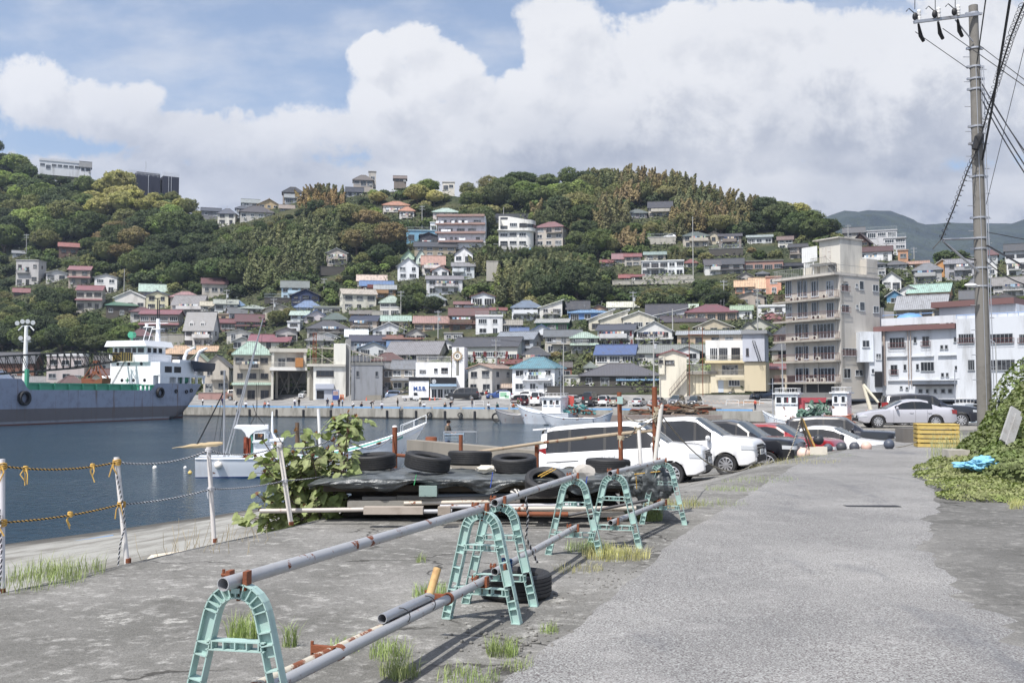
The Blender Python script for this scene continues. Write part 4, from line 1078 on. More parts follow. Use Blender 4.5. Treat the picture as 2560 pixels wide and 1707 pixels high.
mb=MB();z=f.z(1600,958);mb.b2(f.x(1438),f.x(1780),-1.1,0,z,z+ .3);mb.obj('awning',M_dark,f.root)
w2=Fac('D',978,1009,150,0,'market_wing','narrow white metal-clad wing between grey apartment block and pale blue building','building',abs_rz=-.05);w2.rect(978,1165,500,980)
w2.box(978,1092,500,755,0,5,'wall',M_wall,L('d8dde4'));w2.box(1060,1165,500,1009,-.3,5,'side_wall',M_wall,BL)
for a in[(997,1057,572,632,2),(1116,1156,685,733,2),(1075,1098,810,852,1)]:w2.win(*a,out=.02 if a[0]<1060 else-.28)
for k in range(6):pass
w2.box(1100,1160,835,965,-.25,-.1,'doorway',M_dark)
f=Fac('C',1480,1302,hillY(720,998),0,'net_loft','white concrete loft raised on pillars over a dark open garage','building');f.rect(1280,1700,740,1300)
CW=L('d8d5cc')
f.box(1325,1650,785,950,-1.2,9,'wall',M_wall,CW);f.box(1275,1690,745,785, .6,9,'roof',M_conc,L('c4c0b4'));f.box(1280,1690,950,985, .6,9,'balcony',M_wall,L('e0ded8'))
for x in(1298,1690):f.box(x,x+26,985,1300,0, .9,'pillar',M_conc,L('d0ccc0'))
for x in(1300,1650):f.box(x,x+30,785,950, .3,1,'pillar',M_conc,L('d0ccc0'))
f.box(1345,1372,990,1290,-3,3.9,'pillar',M_conc,L('a8a498'));f.box(1480,1500,990,1290,-6,6.5,'pillar',M_conc,L('a8a498'))
f.box(1330,1690,985,1300,-8.6,9,'back_wall',M_conc,L('8c8880'));f.box(1300,1326,985,1300,-1.2,9,'side_wall',M_conc,L('9a968c'))
f.win(1372,1452,848,942,2,out=-1.18);f.win(1466,1552,845,885,2,out=-1.18);f.box(1560,1645,848,948,-1.12,-1.3+ .3,'door',M_wood,L('b5793a'));f.rail(1290,1680,950, .55,1.1,'d4d0c4')
mb=MB()
for a,b_ in((1380,1500),(1510,1640)):
 xa,xb=f.x(a),f.x(b_);z1,z0_=f.z(a,1010),f.z(a,1280);mb.tube([(xa,5,z1),(xb,5,z0_)], .1,5);mb.tube([(xb,5,z1),(xa,5,z0_)], .1,5)
mb.obj('brace',M_conc,f.root,L('8c8880'))
f=Fac('C',1900,1305,hillY(810,999),0,'loft_building','white block with roof terrace, blue drinks machine at its foot','building');f.rect(1690,2165,600,1305)
f.box(1758,2110,940,1305,0,9,'wall',M_wall,L('e4e2d9'));f.box(1980,2110,690,940,0,9,'stair_tower',M_wall,L('e0ded2'));f.box(2110,2165,640,1305,-.8,9,'side_wall',M_conc,L('8f8e8c'))
f.box(1685,2105,915,940, .5,9,'terrace',M_conc,L('c8c4b8'));f.rail(1695,1975,915, .4,1.2,'bfb9ae', .25);f.win(1788,1980,986,1048,4)
f.box(1782,1982,1130,1185, .5,0,'shutter_box',M_plain,L('b4bac8'));f.box(1785,1965,1185,1300, .02, .3,'shutter',M_plain,L('b9bfca'));f.box(1795,1875,1203,1290, .08, .1,'door',M_dark)
f.box(1715,1755,945,1300,-2,9,'passage_wall',M_conc,L('8a857a'))
mb=MB();xa=f.x(1750);xb=f.x(1785);zb_=f.z(1760,915);zt_=f.z(1760,570)
for yy_ in(1.5,3.2):
 for x in(xa,xb):mb.tube([(x,yy_,zb_),(x,yy_,zt_)], .07,5)
for k in range(9):
 z=zb_+(zt_-zb_)*k/8;mb.tube([(xa,1.5,z),(xb,1.5,z)], .05,4);mb.tube([(xa,1.5,z),(xa,3.2,z)], .05,4)
 if k<8:mb.tube([(xa,1.5,z),(xb,1.5,z+(zt_-zb_)/8)], .04,4)
mb.obj('steel_frame',M_rust,f.root)
mb=MB()
for x,y in((1720,730),(1980,745),(1850,900)):mb.tube([(f.x(1700),2,f.z(1700,730)),(f.x(1985),3,f.z(1985,y))], .06,5);mb.tube([(f.x(x),2,zb_),(f.x(x),2,f.z(x,740))], .05,5)
mb.obj('terrace_frame',M_rusty,f.root,L('c8c2b6'))
f=Fac('A',250,1305,hillY(915,999),0,'concrete_shed','bare dark grey concrete block with one small window','building');f.rect(80,420,925,1305)
f.box(80,420,928,1305,0,9,'wall',M_conc,L('8d9096'));f.win(132,165,990,1050,1);f.win(340,372,992,1050,1);f.box(78,424,895,928, .1,9.1,'roof',M_conc,L('7f7f7c'))
mb=MB()
for k in range(9):
 x=f.x(90+k*40);mb.tube([(x,1,f.z(90+k*40,895)),(x,1,f.z(90+k*40,760+8*k))], .05,4);mb.tube([(x,1,f.z(90+k*40,770+8*k)),(x,8,f.z(90+k*40,770+8*k))], .05,4)
for k in range(4):mb.tube([(f.x(85),1+k*2.2,f.z(85,765)),(f.x(430),1+k*2.2,f.z(430,850))], .06,4)
mb.obj('roof_frame',M_rusty,f.root,L('b8b2a6'))
f=Fac('A',960,1290,hillY(1085,996),0,'quay_shop','white quay shop with blue letters, black fascia and glazed front','building');f.rect(705,1235,870,1290)
WH=L('eeeef0')
f.box(780,1170,895,1055,-1.5,9,'upper_wall',M_wall,WH);f.box(708,925,1055,1280,0,8,'wall',M_wall,WH);f.box(938,1225,1055,1290,0,8,'shop_wall',M_wall,L('dadada'))
f.box(706,925,1055,1095, .12,0,'fascia',M_dark);f.box(940,1222,1058,1128, .15,0,'fascia',M_dark);f.rail(790,1165,895,-1.6,1.2,'dcdcdc');f.rail(708,1165,1055,0,1.1,'dcdcdc', .3)
for a in[(820,892,975,1018,2),(978,1022,957,1010,1),(1058,1132,954,1010,2)]:f.win(*a,out=-1.48,dark=True)
f.box(935,1225,1132,1156,1.2,0,'awning',M_plain,L('9fc0dc'))
for k in range(4):f.win(952+k*68,1012+k*68,1185,1285,2,L('e0e0e0'),k==1)
mz=f.z(825,1182);text(f.root,'M.S.B.',(f.x(826),-.06,mz),1.1,M_plain,L('1f55a0'),ext=.03,stretch=.95,bold=.03)
mb=MB();mb.lathe([(.30,-.02),(.42,-.02),(.42, .02),(.30, .02)],20,(f.x(980),-.2,f.z(980,1103)),'Y',closed=True);mb.ball((f.x(980),-.2,f.z(980,1103)), .18,8,6,(1, .2,1));mb.obj('emblem',M_plain,f.root,L('d8d8d8'))
text(f.root,'MARINE',(f.x(1020),-.17,f.z(1020,1100)), .34,M_plain,L('a8a8a8'))if False else None
f=Fac('A',1240,1230,hillY(1145,982)-1,10,'sign_tower','white square tower carrying a large round ship wheel sign','tower');f.rect(1170,1365,725,1230)
f.box(1178,1310,730,1225,0,4.5,'wall',M_wall,WH);f.box(1222,1254,735,1040, .03,0,'stripe',M_conc,L('85857f'))
mb=MB();cx_,cz_=f.x(1237),f.z(1237,827);rr=f.x(1237+46)-cx_
mb.lathe([(rr* .78,-.3),(rr,-.3),(rr,-.14),(rr* .78,-.14)],36,(cx_,0,cz_),'Y',closed=True)
for k in range(12):a=k*PI/6;mb.tube([(cx_+rr* .95*math.cos(a),-.22,cz_+rr* .95*math.sin(a)),(cx_+rr*1.32*math.cos(a),-.22,cz_+rr*1.32*math.sin(a))], .07,6)
wh=mb.obj('ship_wheel',M_wood,f.root,L('b49a72'))
mb=MB();mb.lathe([(.01,-.2),(rr* .78,-.2),(rr* .78,-.14)],36,(cx_,0,cz_),'Y');mb.m=1;mb.lathe([(rr* .42,-.24),(rr* .74,-.24)],36,(cx_,0,cz_),'Y');mb.m=2;mb.lathe([(.01,-.27),(rr* .34,-.27)],24,(cx_,0,cz_),'Y');mb.m=0;mb.lathe([(.01,-.29),(rr* .16,-.29)],16,(cx_+ .05,0,cz_- .05),'Y')
mb.obj('sign_disc',[M_plain,M_wall,M_dark],wh,L('e8e6e0'))
f=Fac('B',1500,1262,hillY(1690,990),0,'stair_block','cream windowless block with maroon gable roof and outdoor steel stairs','building');f.rect(1330,1975,755,1265)
CRM=L('e0d9c6');xa,xb=f.x(1340),f.x(1640);zt_=f.z(1490,812);zr_=f.z(1490,765)
mb=MB();mb.prism([(xa,-1),(xb,-1),(xb,zt_),((xa+xb)/2,zr_),(xa,zt_)],0,9,'Y');mb.obj('wall',M_wall,f.root,CRM)
r_=roof_mesh(9,xb-xa,zr_-zt_, .5,'gable').obj('roof',[M_sheet,M_plain],f.root,L('9a4a54'));r_.location=((xa+xb)/2,4.5,zt_);r_.rotation_euler=(0,0,PI/2)
f.box(1332,1400,830,1025, .6,0,'chimney_casing',M_wall,CRM);f.win(1342,1385,872,905,1,out=.62,dark=True);f.win(1405,1508,872,918,3)
f.box(1640,1945,1020,1262,-.6,9,'lower_wall',M_wall,L('dcd2b6'));f.box(1640,1975,995,1025, .3,9,'terrace',M_conc,L('9a948a'));f.rail(1685,1945,995, .2,1.3,'d2d2d0', .14)
mb=MB();x0_,z0_=f.x(1450),f.z(1450,1255);x1_,z1_=f.x(1665),f.z(1665,1000);n=18
for k in range(n):t=k/(n-1);mb.b2(x0_+(x1_-x0_)*t- .12,x0_+(x1_-x0_)*t+ .16,-1.3,-.4,z0_+(z1_-z0_)*t,z0_+(z1_-z0_)*t+ .05)
for yy_ in(-1.3,-.4):
 mb.tube([(x0_,yy_,z0_),(x1_,yy_,z1_)], .08,5);mb.tube([(x0_,yy_,z0_+1),(x1_,yy_,z1_+1)], .035,5)
 for k in range(9):t=k/8;x,z=x0_+(x1_-x0_)*t,z0_+(z1_-z0_)*t;mb.tube([(x,yy_,z),(x,yy_,z+1)], .025,4)
mb.obj('outside_stairs',M_plain,f.root,L('7a6c62'))
mb=MB()
for k in range(7):x=f.x(1660+k*38);mb.b2(x- .03,x+ .03, .55, .6,0,f.z(1700,1040))
mb.obj('wall_joint',M_plain,f.root,L('a39a84'))
mb=MB();mb.tube([(f.x(1668),-1.5,0),(f.x(1668),-1.5,f.z(1668,520))], .07,6);mb.tube([(f.x(1812),-1.5,0),(f.x(1812),-1.5,f.z(1812,520))], .07,6);mb.tube([(f.x(1650),-1.5,f.z(1668,600)),(f.x(1840),-1.5,f.z(1812,600))], .06,5);mb.obj('goal_frame',M_rust,f.root)
f=Fac('B',2070,1230,hillY(1810,986),0,'corner_house','three-storey corner house, white top floor over pale yellow lower floors','house',group=None);f.rect(1845,2300,600,1230)
YEL=L('d8ceb4')
f.box(1848,2285,655,880, .5,9,'upper_wall',M_wall,L('e0dfdc'));f.box(1900,2270,900,1225,-.5,9,'wall',M_wall,YEL);f.box(1840,2310,878,903, .9,9,'balcony',M_wall,L('dccca0'));f.rail(1850,2300,878, .85, .9,'b8b4a8', .2)
for a in[(1893,1980,742,865,4),(1995,2084,742,865,4),(2130,2220,740,865,4)]:f.win(*a,out=.52,dark=True)
f.win(2022,2203,922,1040,4,out=-.48);f.box(1950,2265,1035,1060, .7,0,'lower_balcony',M_wall,YEL);f.rail(1985,2260,1035, .6, .9,'a8a49c', .16)
f.box(1982,2040,1088,1222,-.45, .6,'door',M_plain,L('c2ccd8'));f.win(2095,2218,1088,1152,4,out=-.48)
f.rail(2005,2285,650, .4,1.3,'c0c8d0', .25,sides=False)
f=Fac('D',90,990,hillY(1885,985)-8,6,'corner_house','slate grey house with outside ladder beside the tall apartment block','house');f.rect(-40,180,480,1000)
f.box(-10,175,520,750,0,7,'wall',M_wall,L('b8bcc8'));f.box(0,180,755,1000,-.4,7,'lower_wall',M_wall,L('c9bc9c'));f.box(-20,200,490,520, .5,7.5,'roof',M_plain,L('8a8c90'));f.win(18,42,640,700,1)
mb=MB();mb.tube([(f.x(75),-.4,f.z(75,580)),(f.x(130),-.4,f.z(130,755))], .05,4);mb.tube([(f.x(95),-.4,f.z(95,580)),(f.x(150),-.4,f.z(150,755))], .05,4)
for k in range(12):t=k/11;mb.tube([(f.x(75+55*t),-.4,f.z(75,580+175*t)),(f.x(95+55*t),-.4,f.z(95,580+175*t))], .03,4)
mb.obj('ladder',M_dark,f.root)
f=Fac('G',920,1072,hillY(1150,623),4,'hotel','long white hotel with brown balcony bands and bedding hung to air','building');f.rect(640,1210,670,1070)
BR=L('a5877e');HW=L('dcdde4')
f.box(668,1190,700,1075,0,12,'wall',M_wall,HW)
for i,(y0_,y1_,a,b_)in enumerate([(684,706,655,1180),(776,796,643,1188),(870,892,640,1190),(966,986,672,1165)]):f.box(a,b_,y0_,y1_,1.3,12 if i==0 else 0,'roof' if i==0 else 'balcony',M_wall,BR)
for y0_ in(776,870,966):f.rail(650,1180,y0_,1.2, .9,'6c6a6c', .5,sides=False)
for y0_,cs in((740,[(705,765),(805,835),(852,880),(915,980),(1058,1145)]),(832,[(680,712),(742,832),(873,962),(998,1088)]),(928,[(700,765),(802,832),(852,882),(915,955),(1085,1130)])):
 for a,b_ in cs:f.win(a,b_,y0_,y0_+33,3)
for a,y in((650,758),(700,758),(820,757),(897,755),(963,755),(707,850),(778,850),(685,945),(720,945),(902,943),(938,943)):
 w_=68 if a==707 else 34;q_=f.box(a,a+w_,y,y+25,1.36,-1.26,'bedding',M_cloth,L('ececf0'))
f.win(1040,1130,1020,1060,3)
f=Fac('G',1480,1025,hillY(1290,612)-6,0,'curved_villa','white modern building with rounded corner and ribbon windows','building');f.rect(1300,1725,675,1040)
xa,xm,xb=f.x(1335),f.x(1625),f.x(1722);rr=xb-xm;WC=L('e6e4de')
def foot(x0,x1,rad,n=10,dy=0):
 return[(x0,dy)]+[(x1,dy)]+[(x1+rad*math.sin(a),dy+rad*1.3-rad*1.3*math.cos(a))for a in[PI* .5*k/n for k in range(1,n+1)]]+[(x1+rad,8+dy),(x0,8+dy)]
zt_=f.z(1400,705);zb2=f.z(1640,740)
mb=MB();mb.prism(foot(xa,xm,rr),-3,f.z(1500,860),'Z');mb.prism(foot(f.x(1435),xm+ .3,rr+ .35,dy=-.7),f.z(1500,860)+ .002,f.z(1500,740),'Z')
mb.b2(xa,f.x(1352),-.7,8,f.z(1500,860),zt_);mb.b2(f.x(1352),f.x(1435),2.5,8,f.z(1500,860),zt_- .6);mb.b2(f.x(1352),f.x(1435),-.7,-.5,zt_- .3,zt_);mb.prism([(f.x(1435),zb2),(f.x(1640),zb2),(f.x(1435),zt_)],-.7,-.4,'Y')
mb.b2(xa- .4,f.x(1435),-1.1,2.5,f.z(1400,860),f.z(1400,848));mb.obj('wall',M_wall,f.root,WC)
for(a,b_,y0_,y1_)in[(1352,1432,885,922),(1455,1530,880,917),(1558,1635,880,920),(1352,1432,972,1020),(1455,1530,970,1005),(1558,1635,972,1005)]:f.win(a,b_,y0_,y1_,3,dark=True)
o=f.win(1352,1430,790,840,3);o.location.y=2.45
f.win(1455,1537,778,817,4,out=.72);f.win(1562,1640,780,820,5,out=.72,dark=True)
mb=MB();z0_,z1_=f.z(1660,822),f.z(1660,785);r2=rr+ .40
mb.grid([[(xm+ .3+r2*math.sin(a),-.7+(rr+ .35)*1.3-r2*1.3*math.cos(a),z)for a in[PI* .5*k/10 for k in range(0,11)]]for z in(z0_,z1_)]);mb.obj('ribbon_window',M_glassd,f.root)
f.box(1275,1650,1035,1065, .5,2,'terrace',M_conc,L('b4b2ac'));f.rail(1280,1640,1035, .3,1,'b8bcc0', .3)
mb=MB();mb.ball((f.x(1640),1,f.z(1640,1110)),1.8,8,6,(2.2, .5,1.2));mb.obj('tarpaulin',M_plain,f.root,L('58a8dc'))
f=Fac('J',1770,930,425,-12,'scaffolded_tower','dark tower wrapped in black mesh with scaffold poles on top','building');f.rect(1700,2020,560,800)
NET=L('3f414d')
f.box(1530,1800,608,1000,0,12,'mesh_wrap',M_cloth,NET);f.box(1830,2015,655,1000, .8,12,'mesh_wrap',M_cloth,NET);f.box(1440,1600,600,1000,-4,12,'mesh_wrap',M_cloth,L('5a5c66'));f.box(1800,1830,680,1000,-3,6,'bare_core',M_conc,L('9a9488'))
mb=MB()
for x0_,x1_,y_,n in((1430,1800,560,24),(1830,2018,590,13)):
 for k in range(n+1):
  x=x0_+(x1_-x0_)*k/n;yy_=y_+(x-x0_)* .10+rnd.uniform(-6,6)
  for d in(0,5):mb.tube([(f.x(x),d,f.z(x,yy_+60)),(f.x(x),d,f.z(x,yy_))], .06,4)
 for dy in(18,38):mb.tube([(f.x(x0_),0,f.z(x0_,y_+dy)),(f.x(x1_),0,f.z(x1_,y_+dy+(x1_-x0_)* .1))], .07,4)
for x in(1660,1895,1925):mb.tube([(f.x(x),-.9,f.z(x,640)),(f.x(x),-.9,f.z(x,925))], .09,4)
mb.tube([(f.x(1640),2,f.z(1640,600)),(f.x(1640),2,f.z(1640,465))], .12,5);mb.tube([(f.x(1652),2,f.z(1652,560)),(f.x(1652),2,f.z(1652,480))], .08,5)
mb.obj('scaffolding',M_plain,f.root,L('b8bcc4'))
for a in """C|1215 1560 262 195|stone retaining wall with railing left of the pale blue house
C|0 340 735 590|tall concrete retaining wall under the red roofed house
C|0 330 800 735|rough stone footing below the concrete retaining wall
H|730 1290 1395 1345|long pale concrete retaining wall below the white flat-roofed house
H|1460 1835 1130 1055|rubble stone retaining wall with pale railing above it
H|790 1100 1005 930|concrete ledge wall carrying the hillside parking place
I|1470 1740 1345 1250|dark rubble wall below the lone gabled hill house
A|300 420 460 335|white streaked concrete retaining wall behind the cream house
C|510 825 1300 1225|long pink rendered garden wall facing the quay
B|120 1330 1245 1155|low dark tile-capped garden wall in front of the old tiled house
H|400 1300 1440 1395|weedy concrete terrace wall above the olive thicket
G|1200 1330 1405 1190|rough terrace wall beside the white houses on the slope
C|850 1300 1300 1180|beige ground floor wall under the laundry balcony""".split('\n')[:-1]:
 c_,q_,lb=a.split('|');x0_,x1_,yb_,yt_=[float(v)for v in q_.split()];ox,oy,k=CROP[c_]
 m_=ox+(x0_+x1_)/2*k;Yb=hillY(m_,oy+yb_*k)- .5
 f=Fac(c_,(x0_+x1_)/2,yb_,Yb,0,'retaining_wall',lb,'wall');pink='pink' in lb;dk='dark' in lb or 'rubble' in lb or 'stone' in lb
 f.box(x0_,x1_,yt_,yb_,0, .8,'wall',M_conc,L('b48c84')if pink else L('55524e')if dk else L('aca89e'));f.box(x0_-3,x1_+3,yt_-4,yt_, .1, .9,'coping',M_conc,L('6c6a68')if dk else L('c4c0b6'))
 if 'railing' in lb or 'carrying' in lb:f.rail(x0_,x1_,yt_-4,0,1.1,'a8b4bc', .3,sides=False)
 f.rect(x0_,x1_,yt_,yb_)
REG=[
(-120,30,375,460,['dark','green'],6.5,46,24),(-60,220,450,640,['green','green','dark','bright','olive'],6.6,46,26),(215,420,500,560,['yellow'],6.6,46,24),(220,340,560,680,['brown','brown','olive','green'],5.4,42,26),
(120,230,600,700,['dark','olive','green'],4.6,40,26),(340,600,590,730,['green','dark','dark','dark'],6.8,46,26),(430,560,560,640,['bright'],6.8,60,30),(420,500,520,560,['yellow','olive'],4.2,36,22),(-60,330,760,880,['green','dark','olive','dark'],4.2,34,20),
(560,860,585,730,['bamboo','bamboo','bamboo','green'],5.0,32,20),(600,840,555,600,['bamboo','olive','dark'],4.4,32,18),(700,850,485,540,['gold','gold','bbrown','bamboo'],4.4,28,18),(600,1010,560,640,['brown','dark','green','olive'],5.6,44,26),
(880,1130,490,545,['bright','yellow','green'],6.6,48,26),(1000,1110,500,560,['dark','green'],6.0,46,26),(1100,1230,490,560,['green','bamboo','olive','yellow'],4.6,38,22),(1195,1480,480,600,['green','green','bright','olive','dark'],5.8,44,26),
(1440,1860,470,600,['bbrown','bbrown','bamboo','olive','bbrown'],4.8,32,20),(1280,1500,560,660,['bamboo','green','dark','bbrown'],4.8,36,22),(1500,1860,590,660,['green','olive','dark','brown','bbrown'],4.2,36,22),
(1820,2100,550,620,['green','olive','yellow','dark'],5.4,40,24),(2010,2130,580,610,['dark','green'],5,44,24),(1200,1440,660,770,['bamboo','bamboo','dark','bamboo'],5.2,32,20),(1420,1560,660,770,['dark','green','dark'],5.4,40,24),(1540,1880,700,775,['olive','green','olive','dark'],3.6,34,20),
(780,1000,600,720,['dark','green','olive'],3.8,36,22),(955,1140,760,800,['green','green','dark'],4.6,40,20),(1640,1760,620,690,['olive','dark','green'],3.4,34,20),(650,735,800,830,['green','olive'],4.2,34,20),(1250,1420,600,680,['dark','green','bamboo'],4.6,38,22)]
def covers(px,yb,rp,hp,Yt,lim):
 x0,x1,y0,y1=px-rp,px+rp,yb-hp,yb
 for(a,b_,c_,d,Yh)in RECTS:
  if Yt>Yh+2:continue
  ov=max(0,min(x1,b_)-max(x0,a))*max(0,min(y1,d)-max(y0,c_))
  if ov>lim*(b_-a)*(d-c_):return True
 return False
def inside(px,yb,Yt):
 for(a,b_,c_,d,Yh)in RECTS:
  if a-2<px<b_+2 and abs(Yt-Yh)<7 and c_<yb:return True
 return False
SIDE=lambda px:'left hill' if px<560 else 'middle slope' if px<1180 else 'wooded knoll' if px<1900 else 'right slope'
rf=random.Random(5);NT=0;planted=[]
REGD={'J':0}
HUNDRED=0
def near_words(px,py):
 return place_words(px,py)[0]
for(x0,x1,y0,y1,kinds,rad,sx,sy)in REG:
 y=y0;row=0
 while y<=y1:
  x=x0+(row%2)*sx/2
  while x<=x1:
   px,py=x+rf.uniform(-.3, .3)*sx,y+rf.uniform(-.4, .4)*sy;x+=sx
   if py<interp(RIDGE,px)-4:continue
   if any(abs(px-a)<sx* .5 and abs(py-b_)<sy* .5 for a,b_ in planted):continue
   Yt=hillY(px,py);k=rf.choice(kinds);bam=k in('bamboo','bbrown','gold');r_=rad*rf.uniform(.75,1.2)
   ok=False
   for f_ in(1, .7, .5):
    rp=r_*f_*F/Yt* .9;hp=r_*f_*(2.3 if bam else 1.95)*F/Yt
    if not covers(px,py,rp,hp,Yt, .07):ok=True;break
   if not ok or inside(px,py,Yt):continue
   p=land(px,py);planted.append((px,py))
   if px<-60 or NT>760:continue
   tree(k,p+Vector((0,0,-.4)),r_*f_,f"{WORD[k]} on the {SIDE(px)}, {near_words(px, py)}",'trees of the '+SIDE(px));NT+=1
  y+=sy;row+=1
rh=random.Random(77);NF=0
FW=['d8d4cc','c8c0b0','e0e0de','b8b0a4','c4c8cc','d8ccb0','a89c90','b4a494'];FRF=['6c7078','50545c','8c8c8c','7c4c44','4870a0','9cb8a4','60646c','a0a4a0','844c50','5c5854','88989c']
for i in range(5200):
 px,py=rh.uniform(-10,2570),rh.uniform(640,985)
 top_=740 if px<560 else 790 if px<950 else 770 if px<1240 else 800 if px<1560 else 780 if px<1850 else 660
 if py<top_ or NF>85 or(px<340 and py<930):continue
 Y=hillY(px,py);w=rh.uniform(60,95)*230/Y*(1 if px<1900 else .8);h=rh.uniform(26,44)*230/Y;rr_=rh.uniform(12,20)*230/Y
 bad=False;vis=w*(h+rr_)
 for(a,b_,c_,d,Yh)in RECTS:
  ov=max(0,min(px+w/2,b_)-max(px-w/2,a))*max(0,min(py,d)-max(py-h-rr_,c_))
  if ov>0 and Y<Yh+3 and ov> .16*(b_-a)*(d-c_):bad=True;break
  if ov>0 and abs(Y-Yh)<9 and min(px+w/2,b_)-max(px-w/2,a)>w* .12:bad=True;break
  if Yh<Y:vis-=ov
 if bad or vis<w*(h+rr_)* .25:continue
 if any(abs(px-a)<16 and abs(py-b_)<10 for a,b_ in planted):continue
 NF+=1
 t_=rh.choice(['gx','gx','gy','hip','hip']);wl_,rf_=rh.choice(FW),rh.choice(FRF)
 o=house(f"N|{px - w / 2:.0f} {px + w / 2:.0f} {py:.0f} {py - h:.0f} {py - h - rr_:.0f}|{t_}|{wl_}|{rf_}|{rh.choice([0, 0, 10, -8])}|{2 if h > 36 else 1}|{rh.choice(['', 'b', 'W', 'm'])}")
 o['label']=o['label'].replace(' house',' hillside house',1)+', '+near_words(px,py);o['group']='houses of the hillside town'
 for k in('_a','_px','_py','_x0'):del o[k]
print('FILL',NF)
NB=0;GRH='bushes of the slope'
for i in range(18000):
 px,py=(rf.uniform(-20,1280),rf.uniform(470,860))if i<7000 else(rf.uniform(1230,2590),rf.uniform(480,850))
 if NB>290:
  if i<7000:continue
  if NB>581:break
 if i==7000:NB=291
 Yt=hillY(px,py);r_=rf.uniform(2.0,3.6);rp=r_*F/Yt* .85;hp=r_*1.7*F/Yt
 if py<interp(RIDGE,px)or covers(px,py,rp,hp,Yt, .05)or inside(px,py,Yt):continue
 if any(abs(px-a)<17 and abs(py-b_)<9 for a,b_ in planted):continue
 planted.append((px,py));NB+=1;k=rf.choice(['green','dark','olive','green','dark','green'])
 o=tree(k,land(px,py)+Vector((0,0,-.5)),r_,f"{WORD[k].replace('tree', 'bush')}, {near_words(px, py)}",GRH,shrub=True,cat='tree');o.name='bush' if i<7000 else 'small_tree'
NS=0
for i in range(4200):
 px,py=rf.uniform(-20,2590),rf.uniform(620,985)
 Yt=hillY(px,py);r_=rf.uniform(1.0,2.6);rp=r_*F/Yt;hp=r_*1.5*F/Yt
 if py<interp(RIDGE,px)or covers(px,py,rp,hp,Yt, .05)or inside(px,py,Yt):continue
 if any(abs(px-a)<12 and abs(py-b_)<7 for a,b_ in planted):continue
 if NS>290:break
 planted.append((px,py));NS+=1
 tree(rf.choice(['green','dark','olive','bright','green','brown']),land(px,py)+Vector((0,0,-.2)),r_,f"garden shrub among the houses, {near_words(px, py)}",'shrubs between the houses',shrub=True,cat='shrub')
mb=MB();rb=random.Random(9)
for i in range(90000):
 px,py=rb.uniform(-60,2620),rb.uniform(480,984)
 if py<interp(RIDGE,px)-2:continue
 Yt=hillY(px,py)
 p=land(px,py);h=max(0,noise.noise(Vector((p.x* .09,p.y* .09,5)))*3.2+ .7)*rb.random()
 leafquad(mb,p+Vector((0,0,h+ .1)),(Vector((0,-.3,1))+rvec(rb)* .8).normalized(),rb.uniform(.25, .6),rb)
o=mk('undergrowth',mb.raw('undergrowth',M_leafg),None,L('505a2c'));tag(o,'scrubby undergrowth covering the hillside','undergrowth',None,'stuff')
for o in COL.objects:
 if o.get('category')in('tree','shrub'):
  for w in('left hill','middle slope','wooded knoll','right slope'):o['label']=o['label'].replace(' on the '+w,'')
  o['label']=o['label'].replace('garden shrub among the houses','garden shrub').replace('new-leafed ','').replace('flowering ','')
TT={}
for o in COL.objects:
 if o.get('category')in('tree','shrub','house'):TT.setdefault(o['label'],[]).append(o)
ORD=['first','second','third','fourth','fifth','sixth','seventh','eighth','ninth','tenth']
for lb,os_ in TT.items():
 if len(os_)<2:continue
 os_.sort(key=lambda o:o.location.x/o.location.y)
 for i,o in enumerate(os_):o['label']=lb+f", {ORD[i] if i < 10 else str(i + 1) + 'th'} from left"
for o in COL.objects:
 if o.get('label')and len(o['label'].split())>16:o['label']=o['label'].replace(' well ',' ').replace(' from left','').replace(' hillside','')
print('TREES',NT,'SHRUBS',NS)
